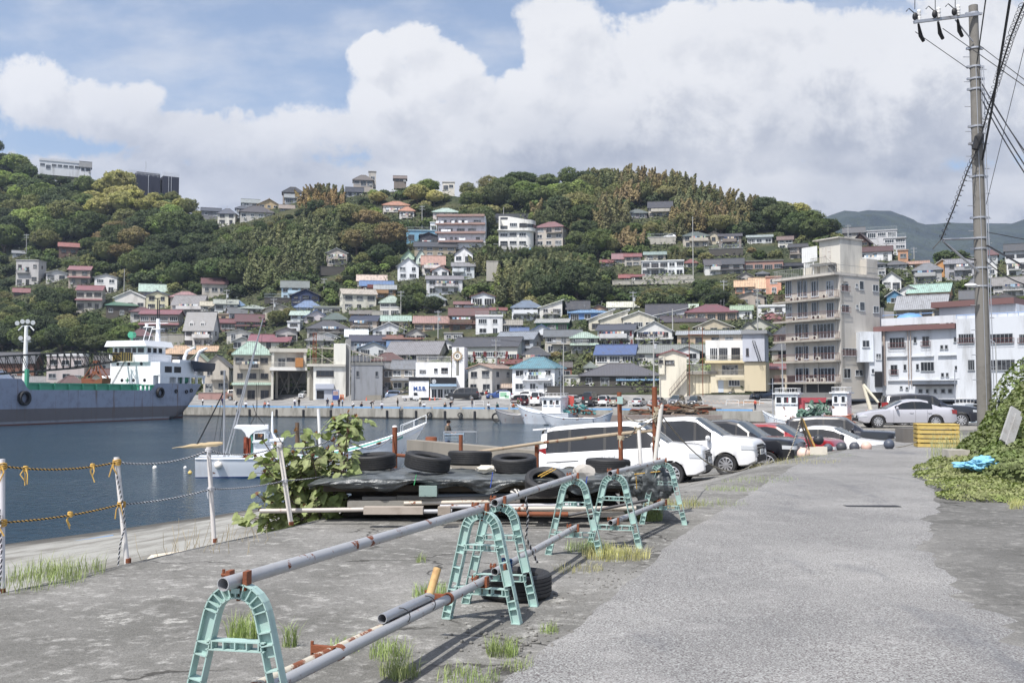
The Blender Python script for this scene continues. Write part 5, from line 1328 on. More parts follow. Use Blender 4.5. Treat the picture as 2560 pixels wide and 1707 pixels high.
TOP={
'minivan':dict(L=4.75,W=1.72,H=1.85,top=[(0, .50),(.02, .86),(.10, .99),(.35,1.07),(.95,1.17),(1.72,1.76),(2.1,1.83),(3.2,1.86),(4.3,1.84),(4.62,1.77),(4.72,1.05),(4.75, .45)],belt=1.06,ws=(.95,1.78),rw=(4.55,4.72),side=[(1.25,1.72),(1.80,2.68),(2.76,3.72),(3.80,4.45)],wx=(.88,3.78),wr=.325),
'suv':dict(L=4.6,W=1.82,H=1.7,top=[(0, .52),(.03, .86),(.14,1.0),(.5,1.07),(1.35,1.14),(2.05,1.60),(2.4,1.67),(3.3,1.68),(4.1,1.60),(4.48,1.15),(4.57, .95),(4.6, .5)],belt=1.05,ws=(1.35,2.12),rw=(4.12,4.5),side=[(1.75,2.62),(2.70,3.42),(3.50,3.95)],wx=(.92,3.62),wr=.36),
'offroad':dict(L=4.75,W=1.83,H=1.88,top=[(0, .55),(.03, .95),(.12,1.08),(.5,1.16),(1.15,1.22),(1.85,1.75),(2.2,1.84),(3.3,1.87),(4.35,1.82),(4.62,1.72),(4.72,1.0),(4.75, .5)],belt=1.12,ws=(1.15,1.9),rw=(4.55,4.72),side=[(1.5,1.86),(1.92,2.72),(2.80,3.6),(3.68,4.4)],wx=(.9,3.75),wr=.38),
'rover':dict(L=5.0,W=2.0,H=1.84,top=[(0, .6),(.03, .98),(.12,1.10),(.6,1.17),(1.6,1.22),(2.3,1.74),(2.6,1.81),(3.6,1.83),(4.5,1.76),(4.8,1.68),(4.95,1.1),(5.0, .55)],belt=1.17,ws=(1.6,2.38),rw=(4.72,4.95),side=[(2.0,2.34),(2.42,3.2),(3.28,4.0),(4.06,4.65)],wx=(.95,3.9),wr=.39),
'sedan':dict(L=4.87,W=1.8,H=1.47,top=[(0, .42),(.03, .66),(.2, .78),(.6, .87),(1.35, .96),(2.15,1.38),(2.6,1.46),(3.1,1.46),(3.5,1.38),(4.15,1.08),(4.7,1.04),(4.83, .82),(4.87, .4)],belt=.93,ws=(1.35,2.2),rw=(3.45,4.12),side=[(1.78,2.72),(2.80,3.62)],wx=(.92,3.77),wr=.335),
'hatch':dict(L=4.4,W=1.74,H=1.5,top=[(0, .45),(.03, .70),(.18, .82),(.5, .92),(1.15,1.03),(1.95,1.44),(2.3,1.50),(3.1,1.50),(3.8,1.36),(4.25,1.0),(4.37, .8),(4.4, .45)],belt=.96,ws=(1.15,2.0),rw=(3.75,4.2),side=[(1.6,2.45),(2.53,3.3)],wx=(.82,3.45),wr=.32),
'kei':dict(L=3.4,W=1.47,H=1.88,top=[(0, .5),(.02, .95),(.08,1.15),(.32,1.32),(.75,1.78),(1.0,1.86),(2.0,1.89),(3.1,1.86),(3.32,1.78),(3.38,1.0),(3.4, .45)],belt=1.12,ws=(.3, .8),rw=(3.25,3.37),side=[(.52,1.2),(1.28,2.2),(2.28,3.15)],wx=(.55,2.85),wr=.28),
'cube':dict(L=3.9,W=1.69,H=1.65,top=[(0, .5),(.03, .85),(.15, .98),(.8,1.08),(1.25,1.55),(1.5,1.64),(2.5,1.66),(3.6,1.62),(3.8,1.5),(3.87, .9),(3.9, .45)],belt=1.0,ws=(.8,1.3),rw=(3.62,3.82),side=[(1.1,1.9),(2.0,2.8),(2.95,3.5)],wx=(.7,3.2),wr=.31)}
def pl(tab,x):
 return interp(tab,x)
WHEELS={}
def wheel_proto(r):
 k=round(r,2)
 if k in WHEELS:return WHEELS[k]
 w= .11;mb=MB();ri=r* .68
 mb.lathe([(ri,-w* .85),(r* .93,-w),(r,-w* .72),(r*1.0,0),(r,w* .72),(r* .93,w),(ri,w* .85)],28,axis='Y')
 ty=mb.mesh('tyre',M_rubber,True,50)
 mb=MB();mb.lathe([(ri,-w* .8),(ri* .93,-w* .86),(ri* .90,-w* .5),(ri* .88,w* .6)],28,axis='Y')
 for i in range(10):
  a=2*PI*i/10;c,s_=math.cos(a),math.sin(a)
  p=[(.04,-.018),(.04, .018),(ri* .93, .030),(ri* .93,-.030)]
  vs=[(x*c-y*s_,-w* .72,x*s_+y*c)for x,y in p]+[(x*c-y*s_,-w* .45,x*s_+y*c)for x,y in p]
  mb.add(vs,[(0,1,2,3),(0,4,5,1),(1,5,6,2),(3,2,6,7),(0,3,7,4)])
 mb.lathe([(.005,-w* .82),(.05,-w* .8),(.055,-w* .5)],12,axis='Y')
 rm=mb.mesh('rim',M_rimm,True,40)
 mb=MB();mb.lathe([(.01,-w* .2),(ri* .9,-w* .2)],20,axis='Y');dk=mb.mesh('hub',M_dark)
 WHEELS[k]=(ty,rm,dk);return WHEELS[k]
M_rimm=paint('alloy_rim', .3,metal=.7,dirt=.1,base=(.62, .62, .64))
M_lamp=paint('lamp_lens', .12,dirt=0,base=(.50, .52, .55),coat=1);M_tail=paint('tail_lens', .15,dirt=0,base=(.25, .01, .01),coat=1)
def car(kind,label,col,name='parked_car',cat='car',group=None,detail=1,grille=0,plate='18-14',platecol='e8e8e4',opts=''):
 q_=TOP[kind];Lc,Wc=q_['L'],q_['W'];hw=Wc/2;belt=q_['belt'];wr=q_['wr']
 root=thing(name,(0,0,0),label,cat,group)
 step= .06 if detail else .11
 xs=sorted(set([round(i*step,3)for i in range(int(Lc/step)+1)]+[Lc, .015, .04,Lc- .02,Lc- .05]+[v for a in q_['side']for v in a]+list(q_['ws'])+list(q_['rw'])))
 zf= .24 if kind not in('offroad','suv','rover')else .30
 rows=[];arch=wr+ .055
 for x in xs:
  zt=pl(q_['top'],x);e=min(x,Lc-x)
  pw=1- .16*max(0,1-e/ .55)**2.4- .02*max(0,1-e/1.4)
  if kind in('kei','cube','minivan')and x>Lc- .6:pw=1- .08*max(0,1-e/ .3)**2
  h=hw*pw;b_=min(belt+ .03*(x/Lc),zt- .04)
  gh=max(0,zt-b_);w1=h* .955 if gh> .1 else h* .93;w2=w1-min(.26,gh* .30)-(.0 if gh> .3 else .10)
  z0=zf+(.10*max(0,1-e/ .25))
  pts=[(0,z0),(h* .80,z0),(h* .965,z0+ .05),(h*1.0,z0+(b_-z0)* .42),(h* .995,z0+(b_-z0)* .72),(h* .975,b_- .015),(w1,b_+ .01),
(w2,zt-min(.11,gh* .3)),(w2- .05,zt-min(.035,gh* .1)),(w2* .55,zt+ .012),(0,zt+ .022)]
  for xw in q_['wx']:
   if abs(x-xw)<arch:
    za=wr+math.sqrt(arch**2-(x-xw)**2)
    pts=[(y,max(z,za)if i in(0,1,2,3)and z<za else z)for i,(y,z)in enumerate(pts)]
  rows.append([(Lc/2-x,y,z)for y,z in pts]+[(Lc/2-x,-y,z)for y,z in reversed(pts[1:-1])])
 n=len(rows[0]);body,sg,wsn,rwn,pil=MB(),MB(),MB(),MB(),MB()
 def grp(i,k):
  xm=(xs[i]+xs[i+1])/2;kk=k if k<10 else 19-k
  if kk==6 and any(a<xm<b_ for a,b_ in q_['side']):return sg
  if kk==6 and q_['side'][0][0]<xm<q_['side'][-1][1]:return pil
  if kk in(8,9)and q_['ws'][0]<xm<q_['ws'][1]:return wsn
  if kk in(8,9,7)and q_['rw'][0]<xm<q_['rw'][1]:return rwn
  return body
 for i in range(len(xs)-1):
  for k in range(n):
   m_=grp(i,k);v=[rows[i][k],rows[i][(k+1)%n],rows[i+1][(k+1)%n],rows[i+1][k]];m_.add(v,[(0,1,2,3)])
 body.add(rows[0],[tuple(range(n))]);body.add(rows[-1],[tuple(range(n))[::-1]])
 def fin(mb,nm,mat,c=None,ang=42):
  if not mb.f:return None
  me=bpy.data.meshes.new(nm);me.from_pydata(mb.v,[],mb.f);me.materials.append(mat)
  bm=bmesh.new();bm.from_mesh(me);bmesh.ops.remove_doubles(bm,verts=bm.verts,dist=.0005);bmesh.ops.recalc_face_normals(bm,faces=bm.faces)
  if nm!='body':
   pass
  bm.to_mesh(me);bm.free();me.polygons.foreach_set('use_smooth',[True]*len(me.polygons));me.set_sharp_from_angle(angle=R(ang))
  return mk(nm,me,root,c)
 fin(body,'body',M_car,col)
 fin(wsn,'windscreen',M_wscr);fin(rwn,'rear_window',M_cglass);fin(pil,'pillar',M_dark)
 for sgn in(1,-1):
  for(a,b_)in q_['side']:
   m_=MB()
   for i in range(len(xs)-1):
    xm=(xs[i]+xs[i+1])/2
    if a<xm<b_:
     k=6 if sgn>0 else 13;m_.add([rows[i][k],rows[i][(k+1)%n],rows[i+1][(k+1)%n],rows[i+1][k]],[(0,1,2,3)])
   fin(m_,'side_window',M_cglass)
 ty,rm,dk=wheel_proto(wr)
 for xw in q_['wx']:
  for sg_ in(1,-1):
   w=bpy.data.objects.new('wheel',dk);COL.objects.link(w);w.parent=root;w.location=(Lc/2-xw,sg_*(hw- .125),wr);w.rotation_euler=(0,rnd.uniform(0,1),PI if sg_>0 else 0)
   mk('tyre',ty,w);mk('rim',rm,w)
 X0=Lc/2
 def zt(x):return pl(q_['top'],x)
 fr=zt(.04)
 def hwat(x):e=min(x,Lc-x);return hw*(1- .16*max(0,1-e/ .55)**2.4- .02*max(0,1-e/1.4))
 def strip(nm,mat,xa,xb,z0_,z1_,c=None,sgn=1,off=.012,front=True,ycut=0):
  """lens or trim wrapped round a body corner from the end (x small) back along the side"""
  m_=MB();r1=[];r2=[];N=8
  for i in range(N+1):
   x=xa+(xb-xa)*(i/N)**1.5;xx=x if front else Lc-x
   y=(hwat(xx)+off)*sgn;zz0=z0_+ .04*i/N;zz1=z1_+ .05*i/N
   X_=X0-xx+(off if front else-off)*(1 if i<3 else 0)
   r1.append((X_,y,zz0));r2.append((X_,y* .995,zz1))
  yin=(hwat(xa if front else Lc-xa)- .38-ycut)*sgn;X_=(X0-xa+off+ .012)if front else(-X0+xa-off- .012)
  r1.insert(0,(X_,yin,z0_));r2.insert(0,(X_,yin,z1_));m_.grid([r1,r2])
  m_.grid([r2,[(x-(.05 if front else-.05),y* .93,z+ .01)for x,y,z in r2]])
  me=m_.raw(nm,mat,True);return mk(nm,me,root,c)
 big=kind in('minivan','offroad','rover','suv','kei','cube')
 hz=fr-(.20 if big else .13)
 for s_ in(1,-1):
  strip('headlight',M_lamp, .02, .36,hz+ .01,hz+(.12 if big else .09),sgn=s_,ycut=-.06)
  strip('tail_light',M_tail, .02, .30,q_['belt']- .22,q_['belt']- .02 if not big else q_['belt']+ .15,sgn=s_,front=False,ycut=-.12 if big else 0)
 m_=MB();gh_=(.24 if big else .12)if grille<2 else .50
 if grille==2:hz-= .30
 for k in range(5 if detail else 1):
  hh=gh_/(5 if detail else 1);z=hz- .02+k*hh;m_.b2(X0+ .004,X0+ .022,-hwat(.02)+ .36,hwat(.02)- .36,z,z+hh* .75)
 m_.obj('grille',M_chrome if grille==1 else M_dark,root)
 m_=MB();m_.b2(X0- .02,X0+ .015,-hwat(.02)* .72,hwat(.02)* .72,zf+ .10,zf+ .26);m_.obj('lower_grille',M_dark,root)
 if kind=='offroad':m_=MB();m_.b2(X0- .1,X0+ .03,-hw* .86,hw* .86,zf- .02,zf+ .10);m_.obj('skid_plate',M_chrome,root)
 for e in(1,-1):
  m_=MB();zp=zf+ .30;m_.b2(e*X0+e* .024,e*X0+e* .036,-.165, .165,zp,zp+ .165);pp=m_.obj('number_plate',M_plain,root,L(platecol))
  if detail and e==1:text(pp,plate,(X0+ .038,0,zp+ .065), .10,M_dark,None,rz=PI/2,ext=.001);text(pp,'500',(X0+ .038,0,zp+ .13), .04,M_dark,None,rz=PI/2,ext=.001)
 xm=q_['side'][0][0]+ .1
 for s_ in(1,-1):
  m_=MB();m_.ball((X0-xm+ .05,s_*(hw+ .10),belt+ .09), .13,10,8,(.55, .95, .62));m_.b2(X0-xm- .02,X0-xm+ .08,s_*(hw- .08),s_*(hw+ .06),belt+ .03,belt+ .08);m_.obj('wing_mirror',M_car if 'k' not in opts else M_dark,root,col,smooth=True)
 if detail:
  for s_ in(1,-1):
   for(a,b_)in q_['side'][1:3]if kind in('minivan','offroad','rover')else q_['side'][:2]:
    xh=b_- .16 if not(kind=='minivan' and a>2.5)else a+ .12
    m_=MB();m_.tube([(X0-xh+ .09,s_*(hw- .005),belt- .14),(X0-xh+ .07,s_*(hw+ .028),belt- .14),(X0-xh- .07,s_*(hw+ .028),belt- .14),(X0-xh- .09,s_*(hw- .005),belt- .14)], .014,6);m_.obj('door_handle',M_car,root,col)
   cuts=[q_['side'][1][0]- .04]+[q_['side'][2][0]- .04 if len(q_['side'])>2 else q_['side'][1][1]+ .05]+[q_['side'][0][0]- .1]
   for xc in cuts:
    if any(abs(xc-w)<arch for w in q_['wx']):xc=max(q_['wx'][0]+arch+ .03,min(q_['wx'][1]-arch- .03,xc))
    p3=[(X0-xc,s_*(hw* .968+ .002),zf+ .07),(X0-xc,s_*(hw+ .002),zf+(belt-zf)* .42),(X0-xc,s_*(hw* .995+ .002),zf+(belt-zf)* .72),(X0-xc,s_*(hw* .975+ .003),belt- .01)]
    m_=MB();m_.tube(p3, .0045,4);m_.obj('door_seam',M_dark,root)
  if kind=='minivan':
   m_=MB();m_.b2(-X0- .10,-X0+ .30,-hw* .80,hw* .80,q_['H']- .07,q_['H']- .03);m_.obj('roof_spoiler',M_car,root,col)
   for s_ in(1,-1):m_=MB();m_.b2(-X0+ .3,-X0+1.25,s_*(hw- .01),s_*(hw+ .004),belt- .22,belt- .205);m_.obj('slide_rail',M_dark,root)
  m_=MB();m_.tube([(X0-q_['ws'][0]- .06,-.5,zt(q_['ws'][0])+ .05),(X0-q_['ws'][0]- .10, .15,zt(q_['ws'][0])+ .06)], .012,5);m_.tube([(X0-q_['ws'][0]- .05, .1,zt(q_['ws'][0])+ .05),(X0-q_['ws'][0]- .10, .62,zt(q_['ws'][0])+ .05)], .012,5);m_.obj('wiper',M_dark,root)
 return root
def put(o,x,y,z,head,pitch=0,roll=0):
 """head: direction the front points, degrees from +X"""
 o.location=(x,y,z);o.rotation_euler=(R(roll),-R(pitch),R(head));return o
def quay_at(px,py):
 Yq=quayY(px);tb=[(HOR+(CAMZ-1.71)*F/Yq,1.0),(HOR+(CAMZ-1.86)*F/(Yq*1.05),1.05),(HOR+(CAMZ-1.95)*F/(Yq*1.08),1.08),(1004,1.13),(999.5,1.21),(990,1.26)]
 r_=interp([(-a,b_)for a,b_ in tb],-py);return P(px,py,Yq*r_)
WCOL={'white':(.72, .72, .72),'black':(.008, .008, .010),'silver':(.45, .46, .48),'blue':(.02, .06, .22),'steel':(.20, .26, .38),'maroon':(.05, .008, .012),'brown':(.16, .10, .07),'beige':(.50, .47, .38),'khaki':(.30, .28, .22),'navy':(.012, .015, .028),'grey':(.12, .12, .13),'red':(.30, .008, .010)}
FAR=[('A',262,465,1300,'kei','black',180,'black boxy van beside a concrete block at the dark shed','kei_van','van'),('A',455,582,1295,'kei','steel',200,'steel blue van parked behind the black boxy van','kei_van','van'),('A',575,730,1286,'hatch','navy',185,'dark estate car half hidden behind the white pickup truck','parked_car','car'),
('A',1145,1425,1308,'minivan','black',180,'large black people carrier parked in front of the quay shop','minivan','van'),('A',1412,1506,1296,'hatch','silver',75,'small silver wagon seen from behind, beside the large black people carrier','parked_car','car'),('A',1575,1805,1297,'hatch','blue',182,'bright blue hatchback behind the pale green notice board','parked_car','car'),
('A',1845,2055,1297,'hatch','white',178,'white hatchback in front of the teal roofed house','parked_car','car'),('A',2105,2325,1284,'sedan','white',178,'white saloon near the brown brick wall behind the work boats','parked_car','car'),('A',1826,1992,1366,'minivan','maroon',112,'maroon people carrier parked close to the quay beside a white van','minivan','van'),
('A',2040,2192,1368,'kei','white',72,'small white van with its tail to the quay','kei_van','van'),('B',325,562,1246,'offroad','beige',180,'cream off-roader with white roof in front of the old tiled house','parked_car','car'),('B',330,497,1352,'suv','white',62,'white sport utility car behind the boat with the red flag panel','parked_car','car'),
('B',513,688,1377,'kei','black',68,'black upright taxi seen from behind by a white hoop rail','parked_car','car'),('B',688,822,1368,'offroad','white',74,'white off-roader with a spare wheel on its back door','parked_car','car'),('B',820,992,1372,'suv','khaki',60,'khaki crossover parked right of the white off-roader','parked_car','car'),('B',1056,1222,1372,'hatch','silver',65,'silver hatchback seen from behind in the middle of the quay parking row','parked_car','car'),
('B',1265,1430,1368,'hatch','grey',62,'dark grey car partly behind the rusty post','parked_car','car'),('B',1450,1636,1372,'minivan','grey',245,'dark grey people carrier facing the quay below the outdoor stairs','minivan','van'),('B',1655,1826,1378,'minivan','black',248,'black people carrier facing the quay, rightmost of its row','minivan','van'),
('B',2068,2286,1272,'minivan','black',222,'black people carrier on the orange lined pavement','minivan','van'),('D',85,242,1066,'minivan','steel',218,'silver grey people carrier left of a small white van','minivan','van'),('D',242,332,1030,'kei','white',236,'white van with an orange number plate behind the steel boat mast','kei_van','van'),
('C',825,1052,1306,'cube','brown',0,'brown boxy car parked under the laundry balcony','parked_car','car'),('D',612,705,1022,'hatch','white',180,'white car inside the ground floor garage of the tall apartment block','parked_car','car'),('C',1610,1690,1296,'kei','silver',250,'silver truck parked in the dark garage under the net loft','kei_van','van')]
protos={}
for(cr,x0_,x1_,yb_,kind,cn,head,lb,nm,ct)in FAR:
 ox,oy,k=CROP[cr];px=ox+(x0_+x1_)/2*k;py=oy+yb_*k;p=quay_at(px,py)
 if kind not in protos:c_=protos[kind]=car(kind,lb,WCOL[cn],nm,ct,'vehicles parked on the far quay',detail=0)
 else:
  c_=copytree(protos[kind],label=lb);c_.name=nm;c_['category']=ct
  for ch in c_.children:
   if ch.name.split('.')[0]in('body','wing_mirror'):ch.color=(*WCOL[cn],1)
 if nm:c_.name=nm
 put(c_,p.x,p.y+1.0,p.z,head)
 sp=(x1_-x0_)*k*p.y/F;q_=TOP[kind];a=R(head);ext=abs(q_['L']*math.cos(a))+abs(q_['W']*math.sin(a));s_=max(.95,min(1.4,sp/ext*1.28));c_.scale=(s_,s_,s_)
 RECTS.append((px-8,px+8,py-8,py,p.y))
p=P(1440+1018* .2296,380+945* .2296,hillY(1674,600)-3);c_=copytree(protos['hatch'],label='white hatchback on the hillside parking ledge');put(c_,p.x,p.y,p.z,180)
for ch in c_.children:
 if ch.name.split('.')[0]=='body':ch.color=(.75, .75, .76,1)
tk=thing('pickup_truck',(0,0,0),'tiny white pickup truck with an empty drop-side bed on the quay','truck')
m_=MB();m_.prism([(1.65, .35),(1.65, .95),(1.5,1.05),(1.25,1.72),(.45,1.75),(.42, .35)],-.7, .7,'Y');cb=m_.obj('cab',M_car,tk,WCOL['white'])
for s_ in(1,-1):m_=MB();m_.prism([(1.42,1.05),(1.2,1.62),(.6,1.62),(.6,1.05)],s_* .705,s_* .69,'Y');m_.obj('side_window',M_cglass,cb)
m_=MB();m_.add([(1.53,-.62,1.08),(1.53, .62,1.08),(1.29, .6,1.68),(1.29,-.6,1.68)],[(0,1,2,3)]);m_.obj('windscreen',M_cglass,cb)
m_=MB();m_.b2(-1.7, .38,-.7, .7, .62, .68);m_.b2(-1.7,-1.66,-.7, .7, .68, .95);m_.b2(-1.66, .38,-.7,-.66, .68, .95);m_.b2(-1.66, .38, .66, .7, .68, .95);m_.b2(.3, .36,-.7, .7, .68,1.4);m_.obj('cargo_bed',M_car,tk,WCOL['white'])
ty,rm,dk=wheel_proto(.27)
for xw in(1.15,-1.1):
 for s_ in(1,-1):w=bpy.data.objects.new('wheel',dk);COL.objects.link(w);w.parent=tk;w.location=(xw,s_* .6, .27);w.rotation_euler.z=PI if s_>0 else 0;mk('tyre',ty,w);mk('rim',rm,w)
p=quay_at(860+728* .2296,700+1316* .2296);put(tk,p.x,p.y,p.z,2)
def onlot(px,py_,Y):return P(px,py_,Y)
def zl(x,y):return ground_z(x,y)
def near(c_,px,Y,head,pitch,roof,H):
 return put(c_,(px-CX)/F*Y,Y,P(px,roof,Y).z-H,head,pitch)
near(car('minivan','white people carrier in front, nearest to the tarpaulin pile',(.78, .78, .79),'minivan','van','cars on the near parking ground',plate='18-29'),1566,28.6,-21,4.6,1052,1.86)
near(car('minivan','white people carrier with black mesh grille, second from the left',(.76, .76, .77),'minivan','van','cars on the near parking ground',grille=2,plate='13-14'),1715,31.2,-28,5,1040,1.86)
near(car('offroad','black off-roader with silver skid plate between white carrier and red crossover',(.006, .006, .009),'off_roader','car','cars on the near parking ground',grille=1,plate='199'),1830,33.8,-32,4,1046,1.88)
near(car('suv','dark red crossover with black wheel arches behind the pink buoy',(.26, .008, .012),'crossover','car','cars on the near parking ground',plate='320'),1943,36.2,-34,3,1055.6,1.69)
near(car('rover','long black luxury off-roader behind the white saloon',(.010, .012, .02),'off_roader','car','cars on the near parking ground',plate='77'),2104,44.0,-20,1,1039,1.84)
near(car('sedan','white saloon with black roof sides behind the grey buoys',(.76, .76, .77),'saloon_car','car','cars on the near parking ground',plate='12-33',opts='k'),2077,38.6,-30,1.5,1064,1.46)
sx=(2303-CX)/F*47.2
put(car('sedan','silver saloon standing on the raised slab right of the others',(.42, .42, .46),'saloon_car','car','cars on the near parking ground',plate='53-10'),(2256-CX)/F*51.5,51.5,2.58,176,0)
put(car('rover','navy upright van with yellow number plate behind the silver saloon',(.012, .014, .024),'minivan','van','cars on the near parking ground',plate='41',platecol='e0b030'),(2316-CX)/F*55.5,55.5,2.5,-12,0)
m,g,b=newmat('ship_hull_paint');oc=coordnode(g);sp=g.n('ShaderNodeSeparateXYZ');g.lk(oc,sp.inputs[0])
zz=sp.outputs[2]
c=g.mix(g.mr(zz,2.15,2.2),(.16, .145, .15),(.31, .345, .44));c=g.mix(g.mr(zz, .5, .46),c,(.30, .31, .34));c=g.mix(g.mr(zz, .18, .12),c,(.16, .05, .03))
st=g.mr(g.noise(g.mapping(oc,(1.1,1, .07)),1.0,5, .7), .55, .68)
c=g.mix(g.m('MULTIPLY',st, .7),c,(.15, .075, .03));c=g.mix(g.m('MULTIPLY',g.mr(g.noise(oc, .8,6, .65), .45, .7), .35),c,(.12, .11, .12))
g.lk(c,b.inputs['Base Color']);b.inputs['Roughness'].default_value= .5;M_hull=m
ship=thing('cargo_ship',(-55.5,168.3,0),'big grey cargo ship with white bridge, green deck and crane boom, moored at left','ship')
ship.rotation_euler.z=math.atan2(-.949,-.316);BW=6.0
def stn(x,z):
 xs_=-8.2*max(0,min(1,z/5.9))** .55;t=max(0,(x-xs_))/4.5
 a=math.sqrt(max(0,1-(1-min(1,t))**2.2));tb=(74-x)/20
 return BW*a*(1-max(0,1-tb)**2)
def deckz(x):return 4.75+1.15*sst(8.4,7.2,-(-x))*0+(1.15*(1-sst(7.0,8.3,x)))+1.5*sst(33.5,35,x)
xsn=[-8.15,-8.0,-7.7,-7.3,-6.8,-6.2,-5.5,-5.0,-4.1,-3.7,-3.2,-2.5,-1.8,-1,0,1,2,3.5,5,6.5,7,7.4,7.8,8.3,10,14,20,26,32,33.5,34,34.5,35,40,50,58,64,68,71,73,74]
rows=[]
for x in xsn:
 zt_=deckz(x);zs=[-1,0, .5,1.2,2.0,3.0,4.0,zt_- .5,zt_]
 rows.append([(x,-BW,0)]*0+[(x,-stn(x,z)+(6-BW),z)for z in reversed(zs)]+[(x,stn(x,z),z)for z in zs])
mb=MB();mb.grid([[(p[0],p[1]-BW,p[2])for p in r_]for r_ in rows])
mb.grid([[(x,-stn(x,4)-BW,min(deckz(x),5.9)- .9),(x,stn(x,4)-BW,min(deckz(x),5.9)- .9)]for x in xsn]);mb.obj('hull',M_hull,ship,smooth=True,ang=30)
CY_=-BW
SW=L('f0f1f3');GRN=L('2f9c78')
def sb(nm,x0,x1,y0,y1,z0,z1,mat=M_wall,col=SW,par=ship):mb=MB();mb.b2(x0,x1,CY_+y0,CY_+y1,z0,z1);return mb.obj(nm,mat,par,col)
MSW=M_plain
sb('lower_house',-4,6,-5.9,4.6,4.2,7.2,MSW);sb('mid_house',-3.2,6,-4.0,5.9,7.2,9.4,MSW);sb('bridge_deck', .5,6.4,-3.9,3.9,9.4,10.7,MSW)
for s_ in(1,):
 m_=MB()
 for(a,b_)in((-6.0,-5.7),(-4.0,-3.7),(-2.2,-1.9),(-.4,-.1),(1.5,1.8),(3.6,6.0)):m_.b2(a,b_,CY_+5.6,CY_+5.95,5.9,7.2)
 m_.b2(-6.2,6,CY_+5.6,CY_+5.96,6.95,7.35);m_.obj('arcade',MSW,ship,SW)
m_=MB()
for(x,z)in((1.5,8.1),(3.9,8.1)):m_.b2(x- .9,x+ .9,CY_+5.88,CY_+5.93,z- .4,z+ .6)
m_.obj('side_opening',M_dark,ship)
sb('bulwark',-3,1,4.5,5.95,9.4,9.9,MSW);
br=sb('bridge',1.2,6.2,-3.4,3.2,10.7,12.0,MSW)
m_=MB();m_.prism([(-4.3,11.95),(4.1,11.95),(3.6,12.9),(-3.8,12.9)], .2,7.2,'X');m_.v=[(x,y+CY_,z)for x,y,z in m_.v];m_.obj('roof',MSW,br,SW)
for k,(a,b_)in enumerate([(-3.1,-2.3),(-2.1,-1.1),(-.95, .35),(.5,1.4),(1.6,2.95)]):
 o=window(br,6.2,CY_+(a+b_)/2,11.35,b_-a, .85,1,PI/2,L('e8eaec'),True)
for k in range(3):o=window(br,5.4-k*1.4,CY_+3.2,11.35,1.0, .85,1,PI,L('e8eaec'),True)
for(y,z)in((-2.5,9.1),(-.3,9.1),(2.2,9.1),(-1.6,6.4),(.7,6.4),(2.9,6.4)):m_=MB();m_.lathe([(.01,6.03),(.22,6.03),(.30,6.0)],16,(0,CY_+y,z),'X');m_.obj('porthole',M_glassd,ship)
m_=MB();m_.b2(6.0,6.03,CY_- .6,CY_- .4,6.0,6.8);m_.b2(6.0,6.03,CY_- .9,CY_- .1,6.3,6.5);m_.obj('green_cross',M_plain,ship,L('2f7c5c'))
m_=MB();m_.tube([(1.9,CY_+2.2,12.9),(1.9,CY_+2.2,16.8)],[.42, .32],12);m_.b2(1.2,2.6,CY_+1.4,CY_+3,15.0,15.15);m_.b2(1.8,2.0,CY_- .5,CY_+4.2,16.0,16.1);ms=m_.obj('mast',MSW,ship,SW)
m_=MB();m_.tube([(1.9,CY_+2.0,16.8),(1.9,CY_+2.0,20.3)], .10,8);m_.tube([(1.9,CY_+2.35,16.8),(1.9,CY_+2.35,20.0)], .08,8);m_.b2(1.7,2.1,CY_+1.2,CY_+3.2,20.2,20.3);m_.obj('topmast',M_dark,ms)
m_=MB()
for dy in(0,1.1):m_.tube([(3,CY_+dy,12.9),(2.6,CY_+dy+ .5,15.4)], .06,6)
m_.tube([(2.6,CY_- .2,15.4),(2.6,CY_+2,15.4)], .08,6);m_.tube([(2.6,CY_+ .4,15.4),(2.6,CY_+ .4,15.9)], .25,8);m_.obj('radar_frame',MSW,ship,SW)
m_=MB();m_.lathe([(.01,-.5),(.5,-.45),(.55, .4),(.01, .45)],16,(4.6,CY_- .9,14.0),'X');m_.tube([(4.6,CY_- .9,12.9),(4.6,CY_- .9,13.6)], .15,8);m_.obj('searchlight',M_plain,ship,GRN,smooth=True)
m_=MB();rail_mb(m_,[(6.4,CY_+3.9,9.4),(-1.5,CY_+3.9,9.4)],1, .5);rail_mb(m_,[(6.9,CY_+3.3,12.9),(1,CY_+3.3,12.9)], .8, .6);rail_mb(m_,[(-1,CY_+5.8,7.35),(-4.1,CY_+5.8,7.35)],1, .5);m_.obj('railing',MSW,ship,L('c8ccd4'))
m_=MB()
for x in(-2.2,-5.6):m_.tube([(x,CY_+4.3,7.3),(x,CY_+4.5,10.4),(x+ .05,CY_+5.1,11.5),(x+ .1,CY_+6.6,12.1)],[.32, .30, .28, .2],8)
m_.obj('davit',MSW,ship,SW)
